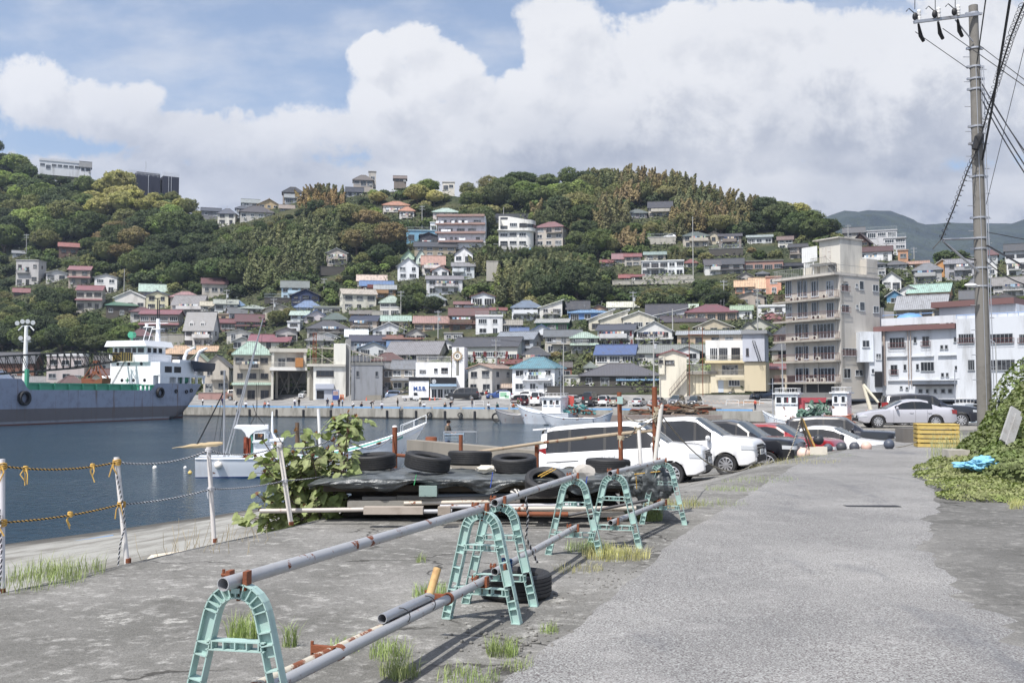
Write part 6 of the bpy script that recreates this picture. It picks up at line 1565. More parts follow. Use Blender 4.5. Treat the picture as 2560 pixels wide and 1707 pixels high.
def boat_hull(L_,W_,H_,bow=1.4,n=18,flare=.55,sternw=.8,keel=-.5,sheer=.8,boot=None):
 rows=[];tops=[]
 for i in range(n+1):
  t=i/n;x=-L_/2+L_*t;hb=W_/2*(sternw+(1-sternw)*min(1,t/ .35))*(1-max(0,(t- .5)/ .5)**2.3)
  zt_=H_+bow*max(0,(t- .45)/ .55)**1.7+ .12*max(0, .2-t)
  rk=L_* .10*max(0,(t- .6)/ .4)**2
  pr=[]
  for k,(zf_,w_)in enumerate(((keel, .0),(keel* .6,flare* .8),(0,flare* .86+ .34),(.35, .88),(.62, .95),(1,1))):
   z=zf_ if k<3 else zt_*zf_
   pr.append((x-rk*(1-(z-keel)/(zt_-keel))*1.6,hb*w_,z))
  rows.append([(a,-y,z)for a,y,z in reversed(pr)]+pr);tops.append((x,hb,zt_))
 mb=MB();mb.grid(rows);mb.add(rows[0],[tuple(range(len(rows[0])))])
 mb.grid([[(x,-h* .93,z- .28),(x,h* .93,z- .28)]for x,h,z in tops]);
 for s_ in(1,-1):mb.tube([(x,s_*h,z)for x,h,z in tops], .045,6)
 return mb,tops
M_boat=paint('boat_gelcoat', .35,dirt=.25,dscale=1.2,streak=True,dcol=(.30, .17, .07),rust=.06,rscale=1.5)
lb_=boat_hull(6.2,2.2, .95, .35,12,sternw=.55)[0].obj('lifeboat',M_plain,None,L('3c4250'),smooth=True);tag(lb_,'dark grey lifeboat slung from white davits at the ship stern','lifeboat')
M4=Matrix.Translation((-55.5,168.3,0))@Matrix.Rotation(math.atan2(-.949,-.316),4,'Z')
lb_.matrix_world=M4@Matrix.Translation((-4.2,CY_+6.6,8.5))
m_=MB();m_.b2(8.5,34,CY_-4,CY_+4,4.0,5.7);m_.b2(8.3,34.2,CY_-4.2,CY_+4.2,5.55,5.75);
for k in range(9):m_.b2(10+k*2.8,10.3+k*2.8,CY_+4,CY_+4.3,4.4,5.6)
m_.obj('hatch_coaming',M_plain,ship,GRN)
m_=MB()
for x in(7.3,8.2,9.2,10.3,6.6):m_.tube([(x,CY_+5.2,4.2),(x,CY_+5.2,5.6)], .22,8);m_.tube([(x,CY_+5.2,5.45),(x,CY_+5.2,5.65)], .32,8)
m_.tube([(-2.2,CY_+4.8,6.6),(-.9,CY_+4.8,6.6)], .7,14);m_.tube([(33.5,CY_+5.5,4.5),(33.5,CY_+5.5,7.6)], .3,8);m_.obj('winch_and_bollards',M_plain,ship,GRN)
bm_=MB();A_=Vector((7.5,CY_+ .2,10.2));B_=Vector((44,CY_+1.5,7.4));n=26
for k in range(n+1):
 t=k/n;w= .45+ .75*min(1,t*3)
 p=A_.lerp(B_,t);c4=[p+Vector((0,dy*w,dz*w))for dy in(-1,1)for dz in(-1,1)]
 if k:
  for q0,q1 in zip(pc,c4):bm_.tube([q0,q1], .10,5)
  for i0,i1 in((0,1),(2,3),(0,2),(1,3)):bm_.tube([pc[i0],c4[i1]], .06,4);bm_.tube([c4[i0],c4[i1]], .06,4)
 pc=c4
bo=bm_.obj('crane_boom',M_plain,ship,L('1d1714'))
m_=MB();m_.b2(6.6,9.4,CY_- .75,CY_- .7,9.5,10.9);m_.b2(6.6,9.4,CY_+ .9,CY_+ .95,9.5,10.9)
for k in range(5):m_.b2(6.7+k* .55,6.95+k* .55,CY_+ .95,CY_+ .97,9.55,10.85)
m_.mi=[0]*12+[1]*30;m_.obj('boom_head',[M_plain,M_dark],bo,L('c8a02c'))
m_=MB()
for k in range(4):m_.tube([(7.2,CY_+ .1+k* .08,10),(7.4+k* .1,CY_-2.5+k* .2,5.8)], .025,4)
m_.tube([(8.8,CY_+ .1,9.9),(10.2,CY_-2.6,8.6)], .03,4);m_.obj('cable',M_dark,bo)
gb=thing('grab_bucket',M4@Vector((10.4,CY_-3.0,5.75)),'rusty brown clamshell grab standing on the ship hatch','grab bucket');gb.rotation_euler.z=ship.rotation_euler.z
m_=MB()
for s_ in(1,-1):
 for d in(.8,-.8):m_.tube([(d* .2,s_* .25,3.6),(d,s_*1.8, .9)], .10,6)
 for d in(.8,-.8):m_.tube([(d* .3,0,2.0),(d,s_*1.8, .9)], .08,6)
m_.tube([(0,0,1.6),(0,0,3.8)], .15,8);m_.b2(-.4, .4,-.5, .5,1.6,2.1);m_.b2(-.3, .3,-.5, .5,3.4,3.8);m_.obj('arms',M_rust,gb)
for s_ in(1,-1):m_=MB();m_.prism([(s_* .1, .05),(s_*2.0, .1),(s_*2.1, .95),(s_*1.0, .75)],-1.0,1.0,'X');m_.obj('jaw',M_rust,gb)
def tyre_mesh(Ro,W_,nu=40,tread=True):
 mb=MB();h=W_/2;ri=Ro* .62
 prof=[(ri,-h* .55),(ri*1.02,-h* .72),(Ro* .80,-h*1.0),(Ro* .93,-h* .95),(Ro* .985,-h* .78)]
 if tread:
  for k in range(5):z0_=-h* .74+k*h*1.48/5;dz=h*1.48/5;prof+=[(Ro,z0_+dz* .12),(Ro,z0_+dz* .85),(Ro* .972,z0_+dz* .88),(Ro* .972,z0_+dz*1.08)]
 prof+=[(Ro* .985,h* .78),(Ro* .93,h* .95),(Ro* .80,h*1.0),(ri*1.02,h* .72),(ri,h* .55),(ri*1.06,h* .4),(Ro* .93,h* .5),(Ro* .94,-h* .5),(ri*1.06,-h* .4)]
 mb.lathe(prof,nu,closed=True);return mb
TYF=tyre_mesh(1.0, .62,28).mesh('tyre',M_rubber,True,30)
SM={}
def hang_tyre(px,py,r,Ywater=None,lab='',grp=None,pos=None,rz=0,side=None):
 o=mk('hanging_tyre',TYF);o.scale=(r,r,r);o.rotation_euler=(PI/2,0,rz);o.location=pos;return tag(o,lab,'tyre',grp)
def on_side(px,z):
 k=(px-CX)/F;x=(-55.5-k*168.3)/(.316-k* .949);return x
for(fx,fy,r,lb)in[(210,1265,1.0,'huge worn tyre hanging on the ship hull near the left edge'),(1420,1215, .85,'large tyre hanging below the white superstructure of the ship'),(1567,1203, .33,'small tyre on the ship stern nearest to the large tyre'),(1660,1208, .33,'small tyre on the ship stern, middle one of three'),(1702,1197, .33,'small tyre at the very end of the ship stern')]:
 px=fx* .2807;py=640+fy* .2807;x=on_side(px,0);yy2=stn(x,4.5)-BW
 w=M4@Vector((x,0,0));z=P(px,py,w.y).z;hang_tyre(0,0,r,lab=lb,grp='tyre fenders on the ship',pos=M4@Vector((x,stn(x,z)-BW+ .25*r+ .05,z)),rz=ship.rotation_euler.z)
def boat(name,label,px0,px1,Y0,Y1,W_,H_,col,bow,house=None,boot=None,flip=False,group=None,sternw=.8):
 a=Vector(((px0-CX)/F*Y0,Y0,0));b_=Vector(((px1-CX)/F*Y1,Y1,0));L_=(b_-a).length;c_=(a+b_)/2
 rz=math.atan2((b_-a).y,(b_-a).x)+(PI if flip else 0)
 root=thing(name,c_,label,'boat',group,rz);mb,tops=boat_hull(L_,W_,H_,bow,sternw=sternw);mb.obj('hull',M_boat,root,col,smooth=True)
 if boot:
  m_=MB();rows=[]
  for i in range(15):
   t=i/14;x=-L_/2+L_*t* .93;hb=W_/2*(sternw+(1-sternw)*min(1,t/ .35))*(1-max(0,(t- .5)/ .5)**2.3)* .83+ .02
   rows.append([(x,-hb, .09),(x,-hb* .8,-.3)])
  m_.grid(rows);m_.grid([[(x,-y,z)for x,y,z in r_]for r_ in rows]);m_.obj('waterline_paint',M_plain,root,boot)
 return root,L_,tops
fb,FL,tops=boat('fishing_boat','white fishing boat with tall bow, moored behind the leafy plant',497,1066,52,54.5,2.9,1.0,L('e6ebf2'),1.75,boot=L('2a5c9c'))
BWc=L('eef1f5');TEAL=L('5aa898')
def bx_(par,nm,x0,x1,y0,y1,z0,z1,mat=M_plain,col=BWc):m_=MB();m_.b2(x0,x1,y0,y1,z0,z1);return m_.obj(nm,mat,par,col)
def lx(px):return(px-781.5)/F*53
cab=bx_(fb,'wheelhouse',lx(634),lx(668),-.75, .75, .75,2.45)
m_=MB();m_.prism([(lx(588),2.55),(lx(592),2.68),(lx(668),2.68),(lx(670),2.5),(lx(640),2.4),(lx(628),2.2),(lx(622),1.9),(lx(615),2.3),(lx(606),2.5)],-.85, .85,'Y');m_.obj('canopy',M_plain,cab,BWc)
m_=MB();m_.b2(lx(626),lx(633),-.8, .8, .9,2.2);m_.obj('canopy_lining',M_plain,cab,TEAL)
m_=MB();m_.grid([[(lx(617)+ .12*math.sin(k*1.3),-.87+ .08*math.sin(k*2.1+j),2.1-j* .3)for k in range(6)]for j in range(5)]);m_.grid([[(lx(617)+ .05*k,-.86+ .05*math.sin(k*2.1+j),2.05-j* .27)for k in range(6)]for j in range(5)]);m_.obj('orange_curtain',M_cloth,cab,L('8c4630'))
for(a,b_)in((634,664),):window(cab,lx(649),-.76,2.1, .62, .42,1,0,L('dfe6ea'),False)
window(cab,lx(668),0,2.1,1.2, .5,2,PI/2,L('dfe6ea'))
b2_=bx_(fb,'fore_cabin',lx(668),lx(704),-.6, .6, .75,1.85);bx_(b2_,'roof',lx(667),lx(706),-.65, .65,1.85,1.98);window(b2_,lx(695),-.61,1.6, .4, .35,1,0,L('20262a'),True)
m_=MB();m_.tube([(lx(678),0,1.98),(lx(678),0,2.2)],[.25, .12],10);m_.tube([(lx(678),0,2.2),(lx(678),0,3.4)],[.07, .03],8);m_.obj('dome_aerial',M_plain,b2_,BWc)
def PZ(px,py,Y):v=P(px,py,Y);M_=Matrix.Translation(fb.location)@Matrix.Rotation(fb.rotation_euler.z,4,'Z');return M_.inverted()@v
m_=MB();m_.tube([PZ(560,1142,52.3),PZ(561,925,52.3)],[.06, .04],8);m_.obj('mast',M_galv,fb)
m_=MB();m_.tube([PZ(563,1140,52.2),PZ(657,798,52.2)],[.045, .02],7);m_.tube([PZ(571,1140,52.5),PZ(658,796,52.5)],[.045, .02],7);m_.obj('outrigger_pole',M_galv,fb)
m_=MB();m_.tube([PZ(558,982,52.3),PZ(492,1112,52.3)], .035,6);m_.tube([PZ(560,960,52.3),PZ(535,1107,52.3)], .012,4);m_.tube([PZ(560,1000,52.3),PZ(545,1140,52.3)], .012,4);m_.tube([PZ(658,797,52.3),PZ(640,1060,52.3)], .008,4);m_.obj('rigging',M_dark,fb)
m_=MB();a,c_=PZ(431,1120,52.3),PZ(557,1108,52.3)
m_.tube([a.lerp(c_,k/14)+Vector((0,0,rnd.uniform(-.02, .02)))for k in range(15)],[.02, .02, .03, .05, .08, .10, .12, .10, .13, .12, .14, .12, .13, .10, .06],8);m_.obj('furled_sail',M_cloth,fb,L('b8a27c'))
m_=MB();rail=[(x,-h+ .1,z)for x,h,z in tops[16:]];up=[Vector(p)+Vector((0,0, .42))for p in rail]
m_.tube(up, .014,6);m_.tube([(p[0],-p[1],p[2])for p in up], .014,6)
for p,u_ in zip(rail,up):m_.tube([p,u_], .012,5);m_.tube([(p[0],-p[1],p[2]),(u_[0],-u_[1],u_[2])], .012,5)
m_.obj('bow_rail',M_plain,fb,L('d8dce0'))
m_=MB();m_.grid([[(x,-h* .96,z- .05),(x,-h* .96,z- .24)]for x,h,z in tops[9:17]]);m_.grid([[(x,h* .94,z- .02),(x,h* .94,z- .24)]for x,h,z in tops[8:18]]);m_.obj('bulwark_lining',M_plain,fb,TEAL)
m_=MB();m_.tube([PZ(625,1063,52.3),PZ(640,1035,52.3),PZ(632,1010,52.3)], .02,5);m_.tube([PZ(640,1035,52.3),PZ(662,1063,52.3)], .02,5);m_.tube([PZ(642,1040,52.3),PZ(641,960,52.3)], .015,5);m_.obj('aerial',M_dark,fb)
for(px,py,Y,r,cc,lb)in[(387,1169,58, .13,'e8e4dc','white mooring buoy alone on the water'),(463,1169,58, .10,'e6e4e0','small white float left of the yellow floats'),(475,1181,53, .11,'e8c860','yellow mooring float at the fishing boat stern'),(509,1180,53.5, .10,'a08848','olive mooring float next to the boat stern'),(509,1187,52, .09,'b8dcd0','mint mooring float right below the olive one'),(497,1159,52, .13,'e0cca8','tan ball fender on the fishing boat stern'),(546,1163,51, .20,'ece4d8','white ball fender on the fishing boat side')]:
 m_=MB();m_.ball((0,0,0),r,14,10);m_.tube([(0,0,r* .9),(0,0,r*1.25)],r* .15,6);o=m_.obj('buoy',M_plastic,None,L(cc),smooth=True);o.location=P(px,py,Y);tag(o,lb,'buoy','floats round the fishing boat')
def work(name,label,px0,px1,Y0,Y1,W_,H_,col,bow,hx0=None,hx1=None,hz=None,hcol='e8eaec',roofc='e8eaec',mast=None,flip=False,boot=None):
 root,L_,tp=boat(name,label,px0,px1,Y0,Y1,W_,H_,col,bow,flip=flip,boot=boot,group='boats lying along the far quay')
 sg=-1 if flip else 1;mid=(px0+px1)/2;Ym=(Y0+Y1)/2
 if hx0:
  a,b_=sorted((sg*(hx0-mid)/F*Ym,sg*(hx1-mid)/F*Ym));zt_=P(mid,hz,Ym).z
  h=bx_(root,'wheelhouse',a,b_,-W_* .3,W_* .3,H_- .3,zt_,M_boat,L(hcol));bx_(h,'roof',a- .25,b_+ .25,-W_* .36,W_* .36,zt_,zt_+ .12,M_plain,L(roofc))
  n=max(2,int((b_-a)/ .75))
  for k in range(n):
   for s_ in(1,-1):window(h,a+(b_-a)*(k+ .5)/n,s_*W_* .3,zt_- .62,(b_-a)/n* .7, .7,1,0 if s_<0 else PI,L('d8dcdf'),True)
  m_=MB();rail_mb(m_,[(a,-W_* .33,zt_+ .12),(b_,-W_* .33,zt_+ .12),(b_,W_* .33,zt_+ .12),(a,W_* .33,zt_+ .12),(a,-W_* .33,zt_+ .12)], .5, .5);m_.obj('roof_rail',M_plain,h,L('d8d8d8'))
 for(mx_,my)in mast or[]:
  m_=MB();x=sg*(mx_-mid)/F*Ym;m_.tube([(x,0,H_- .2),(x,0,P(mx_,my,Ym).z)],[.07, .04],7);m_.tube([(x- .5,0,P(mx_,my,Ym).z* .9),(x+ .5,0,P(mx_,my,Ym).z* .9)], .03,5);m_.obj('mast',M_galv,root)
 return root
BY=143
w1=work('work_boat','white wheelhouse boat with a red flag panel beside the quay',1292,1432,BY,BY-4,4.2,1.5,L('d0d6de'),1.2,1366,1416,994,mast=[(1407,905)],flip=True)
m_=MB();x=-(1424-1362)/F*BY;m_.b2(x- .45,x+ .45,-1.3,-1.2,1.9,3.9);rp=m_.obj('red_panel',M_plain,w1,L('c04034'))
m_=MB();m_.lathe([(.18,-.0),(.30,0)],4,(x,-1.32,3.0),'Y');m_.lathe([(.01,-.0),(.12,0)],4,(x,-1.325,3.0),'Y');m_.obj('emblem',M_plain,rp,L('f0e8e0'))
work('work_boat','rusty grey flat-bowed work boat with a tyre on its nose',1236,1345,BY+3,BY+1,4.5,1.2,L('9a9a9c'), .9,flip=True)
work('skiff','low white skiff with dark lower hull in front of the wheelhouse boat',1350,1482,BY-7,BY-8,2.6, .9,L('c8ced6'), .8,boot=L('20242c'),flip=True)
work('skiff','grey open boat with a yellow sheet lying right of the white skiff',1452,1532,BY-6,BY-8,2.4, .9,L('aeb8c6'), .9)
work('work_boat','white boat with boxy wheelhouse and red flag, nearest left of the red crane arm',1905,2020,108,106,3.6,1.5,L('e0e4e8'), .9,1942,1996,985,mast=[(1957,900),(1932,945)],flip=True)
o_=work('work_boat','orange hulled boat with white wheelhouse and cream crane arm',2065,2165,104,102,3.6,2.0,L('b85c38'), .6,2086,2122,983,hcol='dfe3e6',mast=[(2100,968)])
m_=MB();m_.tube([(2.6,-.6,2.2),(1.8,-.6,5.2)],[.22, .14],8);m_.tube([(1.8,-.6,5.2),(4.0,-.5,2.4)],[.16, .1],8);m_.obj('crane_arm',M_plain,o_,L('dcd2b8'))
work('skiff','teal and grey boat loaded with nets between the white and orange boats',2000,2075,106,105,3.0,1.5,L('5a7c7c'), .5)
work('skiff','small white and teal boat right of the navy van',2388,2446,96,94,2.6,1.2,L('d8e4e8'), .8,2400,2420,1012,mast=[(2384,930)])
for(px,yy3)in((1410,0),(1600,0),(1660,0)):
 pass
def heap(name,label,c,sx,sy,sz,mats,cols,n=40,cat='nets',r=rnd):
 mb=MB()
 for k in range(n):
  a=r.uniform(0,6.28);q_=math.sqrt(r.random());x,y=sx*q_*math.cos(a),sy*q_*math.sin(a);z=sz*(1-q_*q_)*r.random()
  mb.m=r.randrange(len(mats));pts=[(x+r.uniform(-.5, .5)*sx* .5,y+r.uniform(-.5, .5)*sy* .5,max(0,z+r.uniform(-.2, .3)*sz))for _ in range(5)];mb.tube(pts,r.uniform(.05, .12)*sz,5)
 o=mb.obj(name,mats,None,cols);o.location=c;return tag(o,label,cat)
heap('net_heap','brown heap of nets and floats on the quay edge behind the white carriers',qpt(1690,1.74)+Vector((0,-1.5,-.6)),6.5,1.2,1.7,[M_rust,M_rope,M_plastic],L('6a5a48'),90)
heap('net_heap','orange and teal gear heap on the deck right of the wheelhouse boat',Vector(((1440-CX)/F*BY,BY-3,1.4)),2.6,1.0,1.3,[M_plastic,M_rope,M_rust],L('4c8c8c'),50)
heap('net_heap','tangled gear heap between the white and orange boats',Vector(((2040-CX)/F*105,105,1.6)),1.9,1.0,1.8,[M_plastic,M_rope,M_galv],L('5c7c6c'),60)
m_=MB();p=Vector(((1640-CX)/F*140,140, .9));m_.b2(-11,9,-1.2,1.2,-.9, .35);o=m_.obj('work_pontoon',M_rusty,None,L('8c8078'));o.location=p;tag(o,'long rusty pontoon lying along the quay behind the cars','pontoon')
def skin_mesh(name,verts,edges,radii,mat,sub=1,root=0):
 me=bpy.data.meshes.new('tmp');me.from_pydata(verts,edges,[]);o=bpy.data.objects.new('tmp',me);COL.objects.link(o)
 md=o.modifiers.new('s','SKIN');md.use_smooth_shade=True
 for i,r_ in enumerate(radii):me.skin_vertices[0].data[i].radius=(r_,r_)if not isinstance(r_,tuple)else r_
 me.skin_vertices[0].data[root].use_root=True
 if sub:o.modifiers.new('u','SUBSURF').levels=sub
 dg=bpy.context.evaluated_depsgraph_get();m2=bpy.data.meshes.new_from_object(o.evaluated_get(dg));m2.name=name
 bpy.data.objects.remove(o);m2.materials.clear();m2.materials.append(mat);m2.polygons.foreach_set('use_smooth',[True]*len(m2.polygons));return m2
POSE={
'stand':dict(p=(0,0, .93),c=(0, .0,1.28),n=(0,-.01,1.46),h=(0,-.03,1.60),aL=[(.19,0,1.40),(.24, .02,1.13),(.22,-.12, .92)],aR=[(-.19,0,1.40),(-.24, .02,1.13),(-.20,-.14, .95)],lL=[(.10,0, .90),(.11,-.02, .49),(.12,0, .09),(.13,-.15, .04)],lR=[(-.10,0, .90),(-.11,-.01, .49),(-.13, .03, .09),(-.14,-.12, .04)]),
'fish':dict(p=(0,0, .93),c=(0, .0,1.28),n=(0,-.01,1.46),h=(.02,-.05,1.60),aL=[(.19,0,1.40),(.25,-.05,1.14),(.12,-.30,1.12)],aR=[(-.19,0,1.40),(-.25,-.03,1.14),(-.08,-.28,1.05)],lL=[(.10,0, .90),(.12,-.04, .49),(.13,0, .09),(.14,-.15, .04)],lR=[(-.10,0, .90),(-.12, .01, .49),(-.15, .06, .09),(-.17,-.09, .04)]),
'bend':dict(p=(0, .12, .86),c=(0,-.14,1.10),n=(0,-.32,1.16),h=(0,-.46,1.14),aL=[(.18,-.22,1.10),(.20,-.28, .82),(.14,-.36, .58)],aR=[(-.18,-.22,1.10),(-.20,-.30, .82),(-.14,-.38, .60)],lL=[(.10, .12, .84),(.12, .0, .46),(.12, .08, .09),(.12,-.08, .04)],lR=[(-.10, .12, .84),(-.12,-.02, .46),(-.12, .10, .09),(-.12,-.06, .04)]),
'sit':dict(p=(0, .05, .12),c=(0, .02, .46),n=(0,-.02, .64),h=(0,-.05, .78),aL=[(.18, .02, .58),(.23,-.06, .34),(.10,-.26, .28)],aR=[(-.18, .02, .58),(-.23,-.06, .34),(-.10,-.26, .28)],lL=[(.09, .03, .11),(.12,-.38, .14),(.12,-.42,-.30),(.12,-.54,-.34)],lR=[(-.09, .03, .11),(-.12,-.38, .14),(-.12,-.40,-.30),(-.12,-.52,-.34)]),
'crouch':dict(p=(0, .10, .34),c=(0, .0, .64),n=(0,-.08, .80),h=(0,-.14, .93),aL=[(.18,-.02, .75),(.23,-.16, .52),(.12,-.34, .42)],aR=[(-.18,-.02, .75),(-.23,-.16, .52),(-.12,-.34, .42)],lL=[(.11, .08, .33),(.17,-.28, .50),(.15,-.10, .09),(.16,-.26, .04)],lR=[(-.11, .08, .33),(-.17,-.28, .50),(-.15,-.10, .09),(-.16,-.26, .04)])}
_pp={}
def person_parts(pose,fine=0):
 k=(pose,fine)
 if k in _pp:return _pp[k]
 q_=POSE[pose];V=[q_['p'],q_['c'],q_['n'],q_['h'],tuple(a+b_ for a,b_ in zip(q_['h'],(0,-.005, .09)))];r_=[.125, .135, .055, .088, .066];E_=[(0,1),(1,2),(2,3),(3,4)]
 for s_ in('aL','aR'):
  a,b_,c_=q_[s_];d=Vector(c_)-Vector(b_);h_=tuple(Vector(c_)+d.normalized()* .09);i=len(V);V+=[a,b_,c_,h_];r_+=[.055, .042, .030, .034];E_+=[(1,i),(i,i+1),(i+1,i+2),(i+2,i+3)]
  if fine:
   for f_ in range(5):
    j=len(V);sd=(f_-2)* .016;e_=Vector(h_)+Vector((sd,-.03,-.035+ .006*abs(f_-2)));V+=[tuple(e_),tuple(e_+Vector((sd* .2,-.012,-.03)))];r_+=[.0085, .007];E_+=[(i+3,j),(j,j+1)]
 for s_ in('lL','lR'):
  i=len(V);V+=list(q_[s_]);r_+=[.088, .060, .040, .036];E_+=[(0,i),(i,i+1),(i+1,i+2),(i+2,i+3)]
 body=skin_mesh('body',V,E_,r_,M_skin,2 if fine else 1)
 V2=[q_['p'],q_['c'],tuple(Vector(q_['n'])-Vector((0,0, .04)))];r2=[.145, .160, .085];E2=[(0,1),(1,2)]
 for s_ in('aL','aR'):a,b_,c_=q_[s_];i=len(V2);V2+=[a,b_,tuple(Vector(b_).lerp(Vector(c_), .9))];r2+=[.075, .058, .045];E2+=[(1,i),(i,i+1),(i+1,i+2)]
 shirt=skin_mesh('shirt',V2,E2,r2,M_cloth,1)
 V3=[q_['p']];r3=[.140];E3=[]
 for s_ in('lL','lR'):a,b_,c_,d_=q_[s_];i=len(V3);V3+=[a,b_,tuple(Vector(b_).lerp(Vector(c_), .93))];r3+=[.100, .075, .058];E3+=[(0,i),(i,i+1),(i+1,i+2)]
 tr_=skin_mesh('trousers',V3,E3,r3,M_cloth,1)
 mb=MB();h=q_['h'];mb.ball((h[0],h[1]+ .015,h[2]+ .045), .102,12,8,(.93,1.08,1.0));mb.v=[v for v in mb.v];hair=mb.mesh('hair',M_cloth,True,60)
 mb=MB()
 for s_ in('lL','lR'):a=Vector(q_[s_][2]);b_=Vector(q_[s_][3]);mb.ball(tuple(a.lerp(b_, .5)), .085,8,6,(.55,1.5, .6))
 shoes=mb.mesh('shoes',M_cloth,True,60)
 mb=MB()
 for sx_ in(.03,-.03):mb.ball((h[0]+sx_,h[1]- .083,h[2]+ .03), .010,6,5)
 eyes=mb.mesh('eyes',M_dark,True)
 mb=MB();mb.ball((h[0],h[1]- .09,h[2]+ .0), .016,6,5,(.7,1,1.3));nose=mb.mesh('nose',M_skin,True)
 _pp[k]=(body,shirt,tr_,hair,shoes,eyes,nose);return _pp[k]
def person(pose,loc,rz,shirt,trousers,label,group=None,hair='181410',cap=None,hgt=1.0,fine=0):
 root=thing('person',loc,label,'person',group,rz);root.scale=(hgt,)*3;B_=person_parts(pose,fine);bo=mk('body',B_[0],root)
 mk('shirt',B_[1],root,L(shirt));mk('trousers',B_[2],root,L(trousers));mk('hair',B_[3],root,L(cap or hair));mk('shoes',B_[4],root,L('202020'));mk('eyes',B_[5],bo);mk('nose',B_[6],bo)
 if cap:m_=MB();h=POSE[pose]['h'];m_.lathe([(.10,h[2]+ .06),(.16,h[2]+ .05),(.16,h[2]+ .04)],14,(h[0],h[1]- .02,0));m_.obj('hat_brim',M_cloth,root,L(cap))
 return root
PPL=[('C',548,1375,'stand','e4e4e4','28282c','person in black and white jacket standing alone near the ship stern',None),('C',766,1368,'stand','28305c','303858','person in navy standing behind the boat mast',None),('C',912,1378,'bend','e8e8e8','3c3c44','person in white bending over a dark bag on the quay',None),('C',1028,1380,'sit','e8ecf0','3c4860','person in pale shirt sitting alone on the blue kerb',None),
('C',1235,1388,'sit','c87058','40485c','person in orange sitting on the kerb beside a friend in white',None),('C',1275,1388,'sit','e4dcdc','30384c','person in white sitting on the kerb with legs over the water',None),('C',1552,1383,'stand','e4e4e8','2c3450','person in white top and dark trousers, left of a chatting pair',None),('C',1597,1383,'stand','18181c','18181c','person all in black, right of a chatting pair',None),
('C',1908,1384,'stand','202c40','202c48','person in dark blue with a backpack near the drinks machine',None),('C',1968,1390,'sit','d87848','585858','person in bright orange crouched on the kerb',None),('C',2034,1386,'stand','202028','202028','person in dark clothes next to a smaller one in blue',None),('C',2072,1386,'stand','9cb4d0','40444c','smaller person in light blue next to one in dark clothes',None),
('A',98,1390,'crouch','e8e8ea','28282c','person in white hunched on the kerb beside a dark bag','e8e4d8'),('A',185,1388,'crouch','2c2428','28242c','person in black crouched with a fishing rod',None),('A',298,1388,'bend','1c1c22','1c1c22','person in black leaning towards the water',None),('A',416,1392,'sit','d8dce4','303c58','person sitting on the kerb above a long reflection',None),
('A',584,1388,'fish','28241c','242420','person in dark T-shirt holding a rod behind a bicycle',None),('A',828,1390,'stand','e0dcd0','504c48','child with a straw hat standing on the quay','d8c48c'),('A',872,1392,'crouch','e4eaf2','606878','small person in pale blue crouching near the straw hat child',None),('A',1097,1394,'crouch','1c2c2c','1c2428','person in dark green crouching left of a bending angler',None),
('A',1162,1394,'bend','16161c','1c2030','person in black bending over fishing gear',None),('A',1394,1394,'stand','28303c','2c3c5c','person with two bags standing by the big black people carrier',None),('A',1574,1400,'sit','d4d8dc','30384c','person in grey sitting near the quay corner',None),('A',1672,1396,'crouch','1c5c5c','282c30','person in teal crouched on the quay corner',None),
('A',1848,1410,'crouch','d86830','6c5444','person with orange hood at the bow of the work boat',None),('A',1895,1392,'stand','586048','40443c','person in green camouflage and pink cap above the work boat','c8506c'),('A',1510,1290,'stand','283448','202838','person in dark blue standing beside the silver wagon',None),('A',1548,1290,'stand','b8302c','20242c','person in a bright red jacket by the grey house',None),
('B',1467,1402,'sit','ececec','dcdcdc','person in white sitting on the kerb left of another in white',None),('B',1560,1402,'sit','e4ecf0','28384c','person in white top and dark trousers sitting facing sideways',None),('D',98,1160,'stand','c85038','303848','child in red standing alone on the quay at right',None)]
for i,(cr,x,y,pose,sh,tr_,lb,cap)in enumerate(PPL):
 ox,oy,k=CROP[cr];px=ox+x*k;py=oy+y*k
 if pose=='sit':p=qpt(px,1.74+ .26)
 else:p=quay_at(px,min(py,HOR+(CAMZ-1.8)*F/quayY(px)- .3));p.y+= .2
 person(pose,p,rnd.uniform(-.7, .7)+(0 if pose=='sit' else rnd.choice([0,1.2,-1.2,2.6])),sh,tr_,lb,'people on the far quay',cap=cap,hgt=.95)
px,py=1121,1094;Y=50.5
pa=P(1119,1120,Y);pa.z=P(1119,1050,Y).z-1.72
person('fish',pa,1.2,'6a6258','4c5c7c','angler in grey hooded jacket and cap casting from the breakwater',cap='1c1c20',fine=1)
m_=MB();a=P(1133,1070,Y- .2);m_.tube([a,P(1162,1056,Y- .2)],[.012, .003],5);o=m_.obj('fishing_rod',M_dark);tag(o,'thin fishing rod held by the angler on the breakwater','fishing rod')
m_=MB();a=Vector((-3.4,45.5,0));b_=Vector((1.7,37.8,0));d=(b_-a).normalized();nrm=Vector((-d.y,d.x,0))
vs=[]
for p in(a-d*3+Vector((0,0,0)),b_+d*7):
 for o_ in(0, .55):q_=p+nrm*o_;vs+=[(q_.x,q_.y,-1),(q_.x,q_.y,2.12)]
m_.add(vs,[(0,1,5,4),(2,6,7,3),(1,3,7,5),(0,2,3,1),(4,5,7,6)]);tag(m_.obj('breakwater_wall',M_conc,None,L('8c857a')),'rust stained concrete sea wall behind the tyre pile','wall')
m_=MB();q_=P(1119,1110,50.5);m_.b2(q_.x-1.35,q_.x+2.2,47.5,56,-1,pa.z);tag(m_.obj('breakwater',M_conc,None,L('a8a294')),'broad concrete breakwater on which the angler stands','breakwater')
